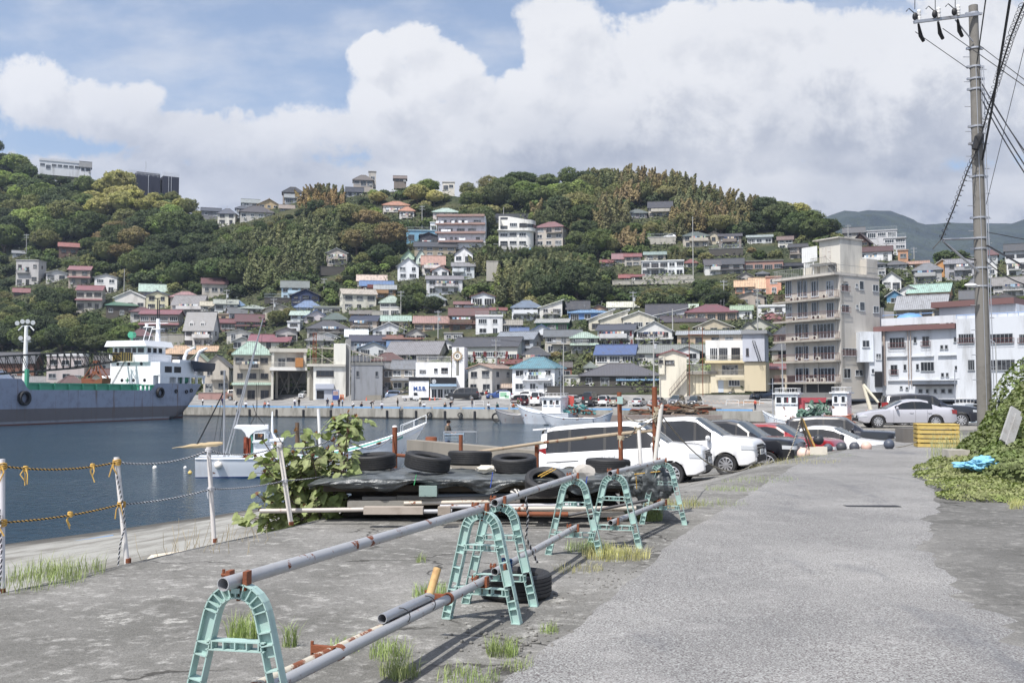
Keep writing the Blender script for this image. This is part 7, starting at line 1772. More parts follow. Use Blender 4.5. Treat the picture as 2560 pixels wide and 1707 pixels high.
m_=MB();q_=P(1078,1097,50);m_.lathe([(.01, .0),(.29,0),(.29, .28),(.30, .3),(.29, .32),(.29, .85),(.27, .88),(.01, .86)],20);o=m_.obj('oil_drum',M_rust,None,smooth=True);o.location=(q_.x,q_.y,pa.z+ .02);tag(o,'rust brown oil drum on the breakwater left of the angler','drum')
m_=MB()
for k in range(5):m_.b2(-.5, .5,-.25, .25,k* .07,k* .07+ .02)
for sx_ in(-.5, .48):m_.b2(sx_,sx_+ .02,-.25, .25,0, .36)
o=m_.obj('plastic_crate',M_plastic,None,L('a8c0d4'));o.location=P(1135,1099,49);tag(o,'pale blue plastic crate on a stand at the angler feet','crate')
m_=MB();m_.tube([(-.8,0,0),(-.8,0, .5),(.8,0, .5),(.8,0,0)], .02,5);m_.tube([(-.8, .5,0),(-.8, .5, .5),(.8, .5, .5),(.8, .5,0)], .02,5);m_.b2(-.8, .8,0, .5, .49, .52);o=m_.obj('stand',M_galv);q_=P(1150,1108,48);o.location=(q_.x,q_.y,2.0);tag(o,'low metal stand right of the angler','stand')
def hoop(px,py,w,lb):
 p=quay_at(px,py);m_=MB();pts=[(-w/2,0,0),(-w/2,0, .75),(-w/2+ .15,0, .9),(w/2- .15,0, .9),(w/2,0, .75),(w/2,0,0)];m_.tube(pts, .045,6);m_.tube([(-w/2,0, .4),(w/2,0, .4)], .03,5)
 o=m_.obj('hoop_rail',M_plain,None,L('d8d8d8'));o.location=p;o.rotation_euler.z=QA;tag(o,lb,'rail','white hoop rails along the quay parking')
for(cr,x,y,w,lb)in[('B',630,1375,2.0,'white hoop rail behind the black taxi'),('B',825,1378,1.9,'white hoop rail in front of the khaki crossover'),('B',1068,1378,2.0,'white hoop rail left of the silver hatchback'),('B',1280,1382,1.8,'white hoop rail left of the rusty post'),('B',1540,1382,1.8,'white hoop rail before the dark grey carrier'),('B',1750,1385,2.1,'white hoop rail before the rightmost black carrier'),
('B',2140,1365,2.0,'white hoop rail on the orange lined pavement'),('B',2330,1368,2.0,'second white hoop rail on the orange lined pavement'),('A',1470,1368,1.8,'white hoop rail left of the notice board'),('A',1870,1375,1.9,'white hoop rail before the maroon carrier'),('D',185,1115,2.0,'white hoop rail left of the boat with the red flag')]:
 ox,oy,k=CROP[cr];hoop(ox+x*k,oy+y*k,w,lb)
for k in range(14):
 px=470+k*52
 if 900<px<910:continue
for(px,lb)in[(563,'first'),(597,'second'),(627,'third'),(694,'fourth'),(761,'fifth'),(829,'sixth'),(969,'seventh'),(1041,'eighth'),(1113,'ninth'),(1187,'tenth')]:
 m_=MB();m_.tube([(0,-.5,-.5),(0,-.5,1.35)],[.2, .2],10);m_.ball((0,-.5,1.35), .2,10,6,(1,1, .4));o=m_.obj('dock_fender',M_rubber);o.location=qpt(px,0);tag(o,f'black upright rubber fender on the far quay wall, {lb} from the left','fender','rubber fenders on the quay wall')
for(px,r,lb)in[(1075, .45,'tyre hung on the quay wall between two black fenders, left one'),(1151, .42,'tyre hung on the quay wall, right one'),(1244, .7,'tyre on the nose of the rusty work boat')]:hang_tyre(0,0,r,lab=lb,grp='tyres on the far quay wall',pos=qpt(px, .75)+Vector((0,-.6 if px<1200 else-13,0)))
m_=MB()
for x in(-.35, .35):m_.b2(x- .05,x+ .05,-.5,-.4,-.2,1.7)
for k in range(7):m_.b2(-.35, .35,-.5,-.42, .0+k* .25, .07+k* .25)
o=m_.obj('quay_ladder',M_dark);o.location=qpt(1005,0);tag(o,'black ladder fixed to the far quay wall','ladder')
f=Fac('C',2005,1305,hillY(840,999)-1.2,0,'vending_machine','blue drinks vending machine against the white loft block','vending machine')
f.box(1968,2040,1198,1305,0, .8,'body',M_plain,L('2a4c9c'));f.box(1974,2034,1206,1255, .02, .03,'display_window',M_plain,L('cfdce0'))
m_=MB()
for j in range(3):
 for k in range(6):x=f.x(1979+k*9.5);m_.b2(x- .06,x+ .06,-.06,-.02,f.z(2000,1220+j*15),f.z(2000,1210+j*15))
m_.obj('drinks',M_plain,f.root,L('b06040'))
for j in range(3):
 m_=MB()
 p=quay_at(CROP['C'][0]+(2052+j*15)* .2296,700+1305* .2296);m_.b2(-.24, .24,-.24, .24,0, .05);m_.lathe([(.17, .05),(.10,1.0),(.06,1.15),(.05,1.15)],10);m_.b2(-.12, .12,-.03, .03, .95,1.15);o=m_.obj('barrier_post',M_plastic,None,L('e07838'));o.location=p;tag(o,f'orange plastic barrier post beside the blue drinks machine, {("left", "middle", "right")[j]} one','barrier post','orange posts by the drinks machine')
def cone(px,py,lb):
 m_=MB();m_.b2(-.2, .2,-.2, .2,0, .03);m_.lathe([(.15, .03),(.035, .68),(.02, .70),(.01, .70)],12);o=m_.obj('traffic_cone',M_plastic,None,L('e05a2c'));o.location=quay_at(px,py);tag(o,lb,'traffic cone','orange cones on the quay road')
for(x,y,lb)in[(243,1310,'orange cone left of the black boxy van'),(935,1309,'orange cone at the left end of the shop front'),(988,1306,'orange cone under the shop window'),(1046,1302,'orange cone beside the shop doors'),(1118,1296,'orange cone at the right end of the shop front')]:cone(860+x* .2296,700+y* .2296,lb)
p=quay_at(1262,700+1375* .2296);m_=MB();m_.tube([(-.9,0,0),(-.9,0,2.6)], .05,6);m_.tube([(.9,0,0),(.9,0,2.6)], .05,6);nb=m_.obj('notice_board',M_plain,None,L('b0b4b4'));nb.location=p;tag(nb,'notice board with a green map panel on two posts','notice board');m_=MB();m_.b2(-.95, .95,-.08,-.03,1.3,2.6);pn=m_.obj('panel',M_plain,nb,L('dfe8e0'));m_=MB();m_.b2(-.8, .3,-.09,-.082,1.7,2.4);m_.b2(.0, .7,-.09,-.082,1.45,1.9);m_.obj('map',M_plain,pn,L('8cc8a0'))
m_=MB();m_.b2(-1.5,1.5,-.6, .6,0,1.0);o=m_.obj('concrete_block',M_conc,None,L('8c877c'));o.location=quay_at(860+335* .2296,700+1305* .2296)+Vector((0,-1,0));tag(o,'grey concrete block in front of the black boxy van','concrete block')
for(x,w,lb)in[(195,1.3,'black low bin left of the black boxy van')]:m_=MB();m_.b2(-w,w,-.4, .4,0, .95);m_.b2(-w- .05,w+ .05,-.45, .45, .95,1.02);o=m_.obj('refuse_bin',M_dark);o.location=quay_at(860+x* .2296,700+1302* .2296);tag(o,lb,'bin')
m_=MB()
for k in range(14):
 a=quay_at(1760+k*10,1003+k* .1);b_=quay_at(1778+k*10,1009);m_.add([a+Vector((0,0, .05)),a+Vector((.25,0, .05)),b_+Vector((.25,0, .05)),b_+Vector((0,0, .05))],[(0,1,2,3)])
o=m_.obj('road_marking',M_plain,None,L('c88c4c'));o['kind']='structure'
def upole(px,yb_,yt_,lb,Y=None,w=.16,arm=1,lamp=0,col='a8a8a4'):
 Y=Y or(hillY(px,yb_)if yb_<985 else quay_at(px,yb_).y);a=P(px,yb_,Y);h=P(px,yt_,Y).z-a.z
 root=thing('utility_pole' if arm else 'street_lamp' if lamp else 'mast_pole',a,lb,'pole' if not lamp else 'street lamp','poles about the town');m_=MB();m_.tube([(0,0,-1),(0,0,h)],[w,w* .65],8);m_.obj('post',M_conc if arm else M_metal,root,L(col))
 if arm:
  m_=MB()
  for k in range(2):m_.b2(-.9, .9,-.06, .06,h- .5-k* .9,h- .38-k* .9)
  for x in(-.8,-.3, .3, .8):m_.tube([(x,0,h- .38),(x,0,h- .1)], .06,5)
  m_.obj('crossarm',M_galv,root)
  if rnd.random()< .6:m_=MB();m_.tube([(.35,0,h-2.6),(.35,0,h-1.7)], .28,10);m_.obj('transformer',M_plain,root,L('b4b8bc'))
 if lamp:m_=MB();m_.tube([(0,0,h),(lamp* .5,0,h+ .4),(lamp*1.4,0,h+ .45)], .05,6);m_.ball((lamp*1.6,0,h+ .42), .2,8,5,(1.6, .7, .5));m_.obj('lamp_arm',M_plain,root,L('c8ccd0'))
 return a+Vector((0,0,h- .2))
PL_={}
for(n_,px,yb_,yt_,lb,kw)in[('a',1002,793,727,'tall utility pole in the dark garden trees',{}),('b',1095,852,776,'utility pole before the long salmon roofed house',{}),('c',1240,988,846,'utility pole with transformer left of the teal roofed house',{}),('d',1583,780,728,'utility pole at the foot of the dark thicket',{}),('e',1635,1000,836,'utility pole at the left edge of the cream stair block',{}),
('f',566,778,723,'utility pole left of the pale green roofed house',{}),('g',684,800,745,'utility pole in front of the dark round tree',{}),('h',65,655,585,'pale utility pole among the left hill trees',{}),('i',1682,862,772,'slim pale pole before the white gabled house',dict(arm=0)),('j',1733,690,542,'tall thin pole above the hip roofed hillside house',dict(arm=0)),
('k',2014,610,553,'thin white pole left of the rooftop tower',dict(arm=0)),('l',2121,625,562,'utility pole right of the rooftop tower',{}),('m',2285,640,618,'utility pole by the orange gabled house',{}),('n',1055,575,514,'utility pole above the sky blue house',{}),('o',1259,545,518,'thin pole above the white curved building',dict(arm=0)),('p',2050,1000,800,'x',dict(arm=0)),
('q',1895,890,720,'utility pole left of the tall grey apartment block',{}),('r',310,730,672,'pale pole left of the pale green roofed house',dict(arm=0)),('s',186,700,662,'pale pole by the grey box house',dict(arm=0)),('t',2268,700,680,'utility pole below the yellow house',{}),('u',1810,770,700,'thin pole before the dark gabled house',{}),('v',810,730,695,'thin pole right of the navy house',{})]:
 if lb=='x':continue
 PL_[n_]=upole(px,yb_,yt_,lb,**kw)
def wire(a,b_,sag,r=.02,name='overhead_wire',lb='overhead wire strung between town poles',grp='wires over the town'):
 m_=MB();m_.tube([a.lerp(b_,t/12)-Vector((0,0,sag*4*(t/12)*(1-t/12)))for t in range(13)],r,4,False);o=m_.obj(name,M_dark);return tag(o,lb,'wire',grp)
for a,b_,lb in(('a','b','dark garden trees to the salmon roofed house'),('b','c','salmon roofed house to the transformer pole'),('c','e','transformer pole to the cream stair block'),('d','q','dark thicket to the tall apartment block'),('f','g','pale green roof to the dark round tree'),('g','a','dark round tree to the garden trees'),('j','l','hillside house to the rooftop tower')):
 for dx in(-.7, .7):wire(PL_[a]+Vector((dx,0,0)),PL_[b_]+Vector((dx,0,0)),1.0, .025,lb=('left' if dx<0 else 'right')+' overhead wire from the '+lb)
upole(525,1000,0,'',Y=None)if False else None
upole(860+60* .2296,1001,700+720* .2296,'curved lamp post in front of the dark grey shed',arm=0,lamp=-1,w=.12);upole(1340+300* .2296,1008,700+690* .2296,'curved lamp post behind the wheelhouse boat',arm=0,lamp=-1,w=.12);upole(1860+326* .2976,1030,680+605* .2976,'slim pale lamp post before the red roofed garage',Y=135,arm=0,w=.1);upole(1860+2128* .2976,1035,680+600* .2976,'curved lamp post before the pale blue market building',Y=120,arm=0,lamp=-1,w=.1)
a=P(62,965,180);h=P(62,815,180).z-a.z;fl=thing('floodlight_mast',a,'white floodlight mast with a crown of round lamps behind the ship','floodlight');m_=MB();m_.tube([(0,0,-2),(0,0,h)],[.5, .3],12);m_.tube([(-1.4,0,h- .8),(-.7,0,h),(.7,0,h),(1.4,0,h- .8)], .12,6);m_.tube([(-.9,0,h-2.8),(.9,0,h-2.8)], .1,6);m_.obj('post',M_plain,fl,L('e8e8e4'))
for(x,z)in((-1.5, .5),(-.55, .8),(.4, .8),(1.35, .6),(-.8,-2.2),(.6,-2.2)):m_=MB();m_.lathe([(.01,-.35),(.42,-.35),(.35, .0),(.12, .3)],14,(x,0,h+z),'Y');m_.obj('lamp',M_chrome,fl,smooth=True)
m_=MB();a=P(1860+460* .2976,680+1075* .2976,106);b_=P(1860+585* .2976,680+1072* .2976,106);m_.box((a+b_)/2,(4.2, .4, .5));m_.tube([a+Vector((.3,0,0)),a+Vector((.3,0,-2.6))], .35,8);tag(m_.obj('loading_crane',M_plain,None,L('b84450')),'red folded loading crane between the white and orange boats','crane')
def gp(px,py,z=2.66):
 p=G(px,py,z);
 for _ in range(4):p=G(px,py,zgrid(p.x,p.y))
 return p
M_green=paint('mint_plastic', .45,dirt=.35,dscale=6,dcol=(.28, .30, .24))
M_bars=paint('rust_run_pipe', .42,metal=.25,dirt=.3,dscale=5,base=(.40, .405, .42),dcol=(.2, .19, .18),rust=.16,rscale=9)
MINT=L('9cbcb6')
def aframe():
 mb=MB();path=[];r_= .125;top= .80
 for k in range(13):t=k/12;path.append(Vector((-.285+(.285-r_- .005)*t,0, .0+(top-r_)*t)))
 for k in range(1,12):a=PI-PI*k/12;path.append(Vector((r_*math.cos(a),0,top-r_+r_*math.sin(a))))
 path+=[Vector((-p.x,0,p.z))for p in reversed(path[:13])]
 n=len(path);nr=[]
 for i in range(n):t=(path[min(i+1,n-1)]-path[max(i-1,0)]).normalized();nr.append(Vector((-t.z,0,t.x)))
 D= .030;Wd= .034
 def plate(o,th):
  for i in range(n-1):
   a,b_=path[i]+nr[i]*(o-th),path[i+1]+nr[i+1]*(o-th);c_,d=path[i]+nr[i]*o,path[i+1]+nr[i+1]*o
   vs=[(p.x,y,p.z)for p in(a,b_,d,c_)for y in(-D,D)];mb.add(vs,[(0,2,3,1),(4,6,7,5),(0,4,5,1)[:4]if 0 else(0,6,4,2),(1,3,5,7)])
 plate(Wd, .006);plate(-Wd+ .006, .006)
 for i in range(n-1):
  hole=i in(3,4,7,8,n-5,n-6,n-9,n-10)
  if not hole:
   a,b_,c_,d=path[i]+nr[i]*Wd,path[i+1]+nr[i+1]*Wd,path[i+1]-nr[i+1]*Wd,path[i]-nr[i]*Wd
   vs=[(p.x,y,p.z)for p in(a,b_,c_,d)for y in(-.004, .004)];mb.add(vs,[(0,2,4,6),(1,7,5,3),(0,1,3,2),(4,5,7,6)])
  if i%3==1 or i in(2,9,n-4,n-11)or 12<i<n-13:
   p,q_=path[i],nr[i];vs=[(v.x+t_*q_.z,y,v.z-t_*q_.x)for v in(p+q_*Wd,p-q_*Wd)for t_ in(-.003, .003)for y in(-D,D)];mb.add(vs,[(0,1,3,2),(4,6,7,5),(0,4,5,1),(2,3,7,6),(0,2,6,4),(1,5,7,3)])
 for z,h in((.20, .055),(.53, .045)):
  x= .285-(.285-r_- .005)*z/(top-r_)- .02
  mb.b2(-x,x,-D,D,z+h- .006,z+h);mb.b2(-x,x,-D,D,z,z+ .006)
  for xa,xb in((-x,-x* .72),(-x* .25,x* .25),(x* .72,x)):mb.b2(xa,xb,-.004, .004,z+ .006,z+h- .006)
  for k in range(5):xx=-x* .8+k*x* .4;mb.b2(xx- .003,xx+ .003,-D,D,z+ .006,z+h- .006)
 for s_ in(1,-1):mb.b2(s_* .278- .035,s_* .278+ .035,-D,D,-.002, .012)
 mb.b2(-.02, .02,-D- .004,D+ .004,top- .01,top+ .012)
 return mb.mesh('frame',M_green)
AF=aframe();HD=math.atan2(-.98,3.0)
def clamp_mb(mb,c,rz,r=.034):
 M_=Matrix.Rotation(rz,3,'Z');mb.box(c+M_@Vector((-r- .008,0, .004)),(.02, .05, .075),M=M_);mb.box(c+M_@Vector((r+ .008,0, .004)),(.02, .05, .075),M=M_);mb.box(c+M_@Vector((0,0,-r- .004)),(.09, .05, .012),M=M_)
 mb.tube([c+M_@Vector((-r- .05,0, .02)),c+M_@Vector((-r- .01,0, .02))], .008,6);mb.tube([c+M_@Vector((-r- .04,0,-.0)),c+M_@Vector((-r- .04,0, .045))], .007,6);mb.tube([c+M_@Vector((-.0,0,-r- .06)),c+M_@Vector((0,0,-r))], .009,6)
FR=[(-1.247,4.59,'mint green barricade frame nearest the camera, cut off at the bottom'),(-.229,7.6,'mint green barricade frame in the middle, front one of a close pair'),(-.10,8.22,'mint green barricade frame right behind another, beside the ground tyre'),(.67,10.8,'mint green barricade frame between the ground tyre and the grass clump'),(1.16,11.35,'mint green barricade frame behind the long grass clump'),(2.02,13.4,'farthest mint green barricade frame, by the rusty posts')]
rzs=[-.20,-.34,-.18,-.22,-.30,-.22]
FT=[]
for(x,y,lb),rz in zip(FR,rzs):
 zg=zgrid(x,y)- .004;t_=thing('barricade_frame',(x,y,zg),lb,'barricade','mint green barricade frames',rz);mk('frame',AF,t_,MINT)
 mb=MB();clamp_mb(mb,Vector((0,0, .80+ .045)),0);clamp_mb(mb,Vector((0,0, .255+ .04)),0);mb.obj('clamp',M_rust,t_);FT.append(Vector((x,y,zg)))
def pipe_(a,b_,r,lb,mat=M_bars,name='steel_pipe',ext=(.12, .12)):
 d=(b_-a).normalized();m_=MB();m_.pipe(a-d*ext[0],b_+d*ext[1],r, .004,16);o=m_.obj(name,mat,None,None,smooth=True);return tag(o,lb,'pipe','steel pipes of the barricade')
U=Vector((0,0, .845));D_=Vector((0,0, .295))
pipe_(FT[0]+U,FT[1]+U, .031,'rust-marked top pipe between the two nearest barricade frames');pipe_(FT[2]+U,FT[3]+U, .031,'top pipe with rope wound round it, middle of the barricade',ext=(.14, .1));pipe_(FT[4]+U,FT[5]+U, .031,'top pipe at the far end of the barricade',ext=(.16, .1))
pipe_(FT[0]+D_+Vector((.02,0,0)),FT[1]+D_, .031,'smooth grey lower pipe nearest the camera');pipe_(FT[2]+D_,FT[3]+D_, .031,'lower pipe passing over the ground tyre',ext=(.14, .1));pipe_(FT[4]+D_,FT[5]+D_, .031,'lower pipe at the far end of the barricade',ext=(.16, .1))
a,b_=FT[0]+D_+Vector((-.075,0, .0)),FT[1]+D_+Vector((-.075,-.2, .0));m_=MB();m_.pipe(a,b_, .026, .004,14);o=m_.obj('steel_pipe',paint('heavily_rusted_pipe', .6,dirt=.4,dscale=6,base=(.50, .46, .38),dcol=(.32, .14, .05),rust=.62,rscale=6),None,smooth=True);tag(o,'heavily rusted cream pipe running beside the smooth lower pipe','pipe','steel pipes of the barricade')
d=(FT[1]-FT[0]).normalized();q_=FT[0]+D_+Vector((-.03,0, .058));m_=MB();m_.pipe(q_+d*1.55,q_+d*2.28, .031, .004,16);o=m_.obj('short_pipe',M_galv,None,smooth=True);tag(o,'short dull grey pipe lying on top of the lower pipes','pipe','steel pipes of the barricade')
m_=MB();m_.pipe(q_+d*2.26,q_+d*2.36+Vector((.015,0, .17)), .027, .004,14);o=m_.obj('pipe_stub',paint('ochre_rust', .7,dirt=.6,dscale=12,base=(.50, .33, .14),dcol=(.2, .07, .03)),None,smooth=True);tag(o,'ochre rusty pipe stub sticking up at the end of the short pipe','pipe','steel pipes of the barricade')
for t_ in(.95,2.5):
 c_=FT[0]+D_+d*t_;m_=MB();m_.lathe([(.033,-.02),(.042,-.02),(.042, .02),(.033, .02)],14,axis='Y',closed=True);m_.b2(-.16,-.03,-.015, .015,-.01, .03);m_.tube([(-.16,0,-.03),(-.16,0, .05)], .009,6);o=m_.obj('pipe_clamp',M_rust);o.location=c_;o.rotation_euler.z=HD+ .02;tag(o,f'rusty swivel clamp joining the lower pipes, {"nearer" if t_ < 1 else "farther"} one','clamp','pipe clamps')
for t_ in(1.75,2.15):c_=q_+d*t_+Vector((.02,0,-.028));m_=MB();m_.tube([c_+Vector((.065*math.cos(a),0, .055*math.sin(a)))for a in[PI*2*k/16 for k in range(16)]], .003,4,closed=True);o=m_.obj('wire_tie',M_dark);tag(o,f'black wire tie round the bundled pipes, {"nearer" if t_ < 2 else "farther"} one','wire tie','wire ties')
def rope(a,b_,sag,c1,c2,lb,r=.0055,off=.0045,pitch=.05,end=None,mat=M_rope,cat='rope',grp=None,pts=None):
 """two strands twisted round each other"""
 root=thing('rope',a,lb,cat,grp);P3=pts or[a.lerp(b_,t/16)-Vector((0,0,sag*4*(t/16)*(1-t/16)))for t in range(17)]
 cum=[0]
 for i in range(1,len(P3)):cum.append(cum[-1]+(P3[i]-P3[i-1]).length)
 n=int(cum[-1]/pitch*7)+2
 for s_,c_ in((0,c1),(PI,c2)):
  pp=[];j=0
  for k in range(n):
   l=cum[-1]*k/(n-1)
   while j<len(cum)-2 and cum[j+1]<l:j+=1
   t=(l-cum[j])/max(1e-6,cum[j+1]-cum[j]);p=P3[j].lerp(P3[j+1],t);dr=(P3[j+1]-P3[j]).normalized();u=dr.cross(Vector((0,0,1)));u=u.normalized()if u.length> .01 else Vector((1,0,0));w=dr.cross(u)
   a_=2*PI*l/pitch+s_;pp.append(p+(u*math.cos(a_)+w*math.sin(a_))*off-a)
  m_=MB();m_.tube(pp,r,5);m_.obj('strand',mat,root,L(c_),smooth=True)
 return root
def knot(c,r,cols,lb,tails=2,grp='rope knots on the fence posts',size=.012):
 m_=MB();rr=random.Random(int(c.x*1000))
 for k in range(4):m_.tube([c+Vector((r*math.cos(a),r*math.sin(a),(k-1.5)*size*1.3+size* .5*math.sin(a*2+k)))for a in[2*PI*j/14 for j in range(14)]],size* .62,6,closed=True)
 for k in range(tails):a=rr.uniform(3.6,5.6);p=c+Vector((r*math.cos(a),r*math.sin(a),0));m_.tube([p,p+Vector((rr.uniform(-.03, .03),-.02,-.05)),p+Vector((rr.uniform(-.05, .05),-.02,-rr.uniform(.08, .16)))],size* .6,5)
 o=m_.obj('rope_knot',M_rope,None,L(cols),smooth=True);return tag(o,lb,'knot',grp)
POSTS=[((5,1483),(5,1147), .026,'d4d2d6','white fence post cut by the left edge of the picture'),((320,1406),(291,1142), .027,'d6d2d0','leaning white fence post with yellow rope knots'),((537,1355),(521,1117), .026,'d0cac6','straight pale fence post third from the left'),((728,1312),(698,1105), .030,'cfc8c0','flat white fence post in front of the leafy plant'),((866,1269),(847,1075), .032,None,'rust red fence post before the tarpaulin pile')]
PT=[]
for(bx,by_),(tx,ty_),r_,cc,lb in POSTS:
 a=G(bx,by_,2.655);b_=P(tx,ty_,a.y);PT.append((a,b_));m_=MB()
 m_.tube([a+Vector((0,0,-.1)),b_],r_,14)if 'flat' not in lb else m_.prism([(0,0)]*0 or[(-.03,-.016),(.03,-.016),(.03, .016),(-.03, .016)],0,1,'Z')
 if 'flat' in lb:m_.v=[tuple(a.lerp(b_,v[2])+Vector((v[0],v[1],0)))for v in m_.v]
 o=m_.obj('fence_post',M_rust if cc is None else M_rusty,None,None if cc is None else L(cc),smooth='flat' not in lb);tag(o,lb,'post','fence posts along the apron edge')
 m_=MB();m_.tube([a,a+Vector((0,0, .045))],r_+ .004,14);m_.obj('foot',M_rust,o)
def at(i,py):a,b_=PT[i];return a.lerp(b_,max(0,min(1.0,(P(0,py,a.y).z-a.z)/(b_.z-a.z))))
YB=('d0a040','1c1a18');WB=('d0d0d4','34363c')
UPY=[1165,1155,1126,1114,1086];LWY=[1306,1260,1222,1201,1177];nm=['far left post to the leaning post','leaning post to the straight post','straight post to the flat post','flat post to the rust red post']
for i in range(4):
 for ys_,w in((UPY,'upper'),(LWY,'lower')):
  c_=YB if i==0 else WB;rope(at(i,ys_[i]),at(i+1,ys_[i+1]),(.05, .07, .08, .10)[i]if w=='upper' else .03,*c_,f'{"yellow and black" if i == 0 else "white and black"} {w} rope from the {nm[i]}', .0055 if i==0 else .0055, .0045,grp='ropes of the fence')
for i in range(5):
 for ys_,w in((UPY,'upper'),(LWY,'lower')):knot(at(i,ys_[i]), .036,'c89c3c' if i<2 else 'c4c4c8',f'{"yellow" if i < 2 else "white"} {w} knot on the {("far left", "leaning", "straight", "flat", "rust red")[i]} post',2 if i<2 else 1,size=.011 if i<2 else .008)
for t_,w in((.18,'left'),(.76,'right')):c_=at(0,1165).lerp(at(1,1155),t_)+Vector((0,0,-.03));knot(c_, .018,'d4aa44',f'yellow bow knot on the upper rope, {w} one',3,size=.009)
c_=at(0,1306).lerp(at(1,1260), .53)+Vector((0,0,-.02));knot(c_, .02,'d4aa44','yellow bow knot on the lower rope',2,size=.009)
a=at(1,1250);rope(a,a,0,*WB,'striped rope end hanging down the leaning post',pts=[a+Vector((-.03,-.05, .25)),a+Vector((.03,-.06,0)),a+Vector((.07,-.06,-.25)),a+Vector((.02,-.06,-.45)),a+Vector((.0,-.05,-.68))]);a=at(0,1300);rope(a,a,0,*WB,'striped rope end hanging down the far left post',pts=[a+Vector((.0,-.05, .1)),a+Vector((.03,-.05,-.3)),a+Vector((.02,-.05,-.64))])
def post(px,y0,y1,Y,r,mat,lb,px1=None,col=None,name='rusty_post'):
 a=P(px,y1,Y);b_=P(px1 or px,y0,Y);m_=MB();m_.tube([a,b_],r,12);o=m_.obj(name,mat,None,col,smooth=True);return tag(o,lb,'post','posts round the tarpaulin pile'),b_
p1,t1=post(987,1067,1290,16.8, .042,M_rust,'rusty post with a white cap behind the left tyres');m_=MB();m_.ball(t1, .045,10,6,(1,1, .6));m_.obj('cap',M_plain,p1,L('e0dcd8'))
p2,t2=post(1342,1105,1290,16.2, .035,M_rust,'short rusty post carrying the long pale rail');p3,t3=post(1556,980,1290,14.6, .034,M_rust,'tall rusty post with a mint plastic cap near its top',1548);p4,t4=post(1636,1150,1200,14.2, .034,M_rust,'x',1650)if 0 else post(1640,967,1280,14.4, .038,M_rust,'tallest rusty post at the right end, wound with rope',1636)
p5,t5=post(1632,1010,1200,14.2, .032,M_rusty,'white peeling pole lashed to the tallest rusty post',1654,L('d0ccc4'),'peeling_pole');p6,t6=post(1608,1075,1260,14.1, .026,M_rusty,'slim leaning white and rust pole between the tall posts',1597,L('dcd8d2'),'peeling_pole');post(801,1022,1130,22, .035,M_rusty,'white flaking pole standing in the water behind the plant',796,L('dcdcdc'),'peeling_pole')
post(743,1056,1110,24, .05,M_wood,'brown mooring stake behind the plant',col=L('6a5648'),name='mooring_stake');post(1152,1087,1150,20, .04,M_rust,'rust brown stub post right of the middle tyres')
m_=MB();m_.b2(-.04, .04,-.05,-.03,-.05, .06);o=m_.obj('plastic_cap',M_plastic,p3,MINT);o.location=P(1549,1001,14.55)
m_=MB();m_.tube([P(1185,1131,16.6),P(1342,1108,16.1),P(1550,1084,14.6),P(1650,1074,14.4)], .027,10);tag(m_.obj('long_rail',M_rusty,None,L('a8967c'),smooth=True),'long pale brown rail tied across the rusty posts before the white carrier','rail')
m_=MB();m_.tube([P(955,1134,16.8),P(1025,1140,16.8)], .03,10);tag(m_.obj('cross_pipe',M_rust),'short rusty cross pipe behind the left tyres','pipe')
rope(P(853,1087,15),P(985,1086,16.8), .22,*WB,'white rope sagging from the rust red post to the capped rusty post',grp='ropes of the fence')
for(x0_,y0_,x1_,y1_,Y0_,Y1_,sg,lb)in[(1560,1092,1590,1068,14.5,14.1, .05,'frayed rope between the two tall rusty posts'),(1592,1070,1650,1030,14.1,14.3, .04,'dark rope rising from the leaning pole to the rusty post top'),(1560,1040,1645,1030,14.5,14.3, .1,'thin dark rope slung across the tall posts'),(1655,1040,1760,1150,14.3,20, .05,'long pale rope running down from the tallest post'),(1760,1150,1880,1162,20,27, .2,'pale rope sagging in front of the parked carriers'),(1880,1162,2003,1042,27,30, .9,'pale rope rising to the leaning gear poles'),(2240,1118,2300,1100,33,35, .05,'white rope tied to the yellow crate')]:rope(P(x0_,y0_,Y0_),P(x1_,y1_,Y1_),sg,'b0a898','5c5850',lb, .010 if Y0_>18 else .007, .008 if Y0_>18 else .005,pitch=.12,grp='loose ropes about the parking ground')
for k,(x,y)in enumerate([(1646,1022),(1644,1036),(1646,1050),(1594,1072),(1642,1096),(1552,1094)]):knot(P(x,y,14.35), .06 if k<3 else .045,'a89c84',('rope winding near the top of the tallest rusty post','rope winding just below the topmost one on the tallest post','rope winding at the rope junction of the tallest post','rope winding on top of the leaning pole','rope winding where the long rail meets the tallest post','rope winding where the long rail meets the capped rusty post')[k],2,'rope windings on the rusty posts', .012)
m,g,b=newmat('tarpaulin');oc=coordnode(g);n1=g.noise(g.mapping(oc,(1,2.2,2.2)),3.2,6, .62);n2=g.noise(oc,14,4, .6)
g.lk(g.mix(g.mr(n1, .4, .7),(.07, .078, .082),(.15, .162, .165)),b.inputs['Base Color']);b.inputs['Roughness'].default_value= .30;bump(g,b,g.m('ADD',g.m('MULTIPLY',n1,1.0),g.m('MULTIPLY',n2, .3)), .8, .045);M_tarp=m
rows=[];NX=150
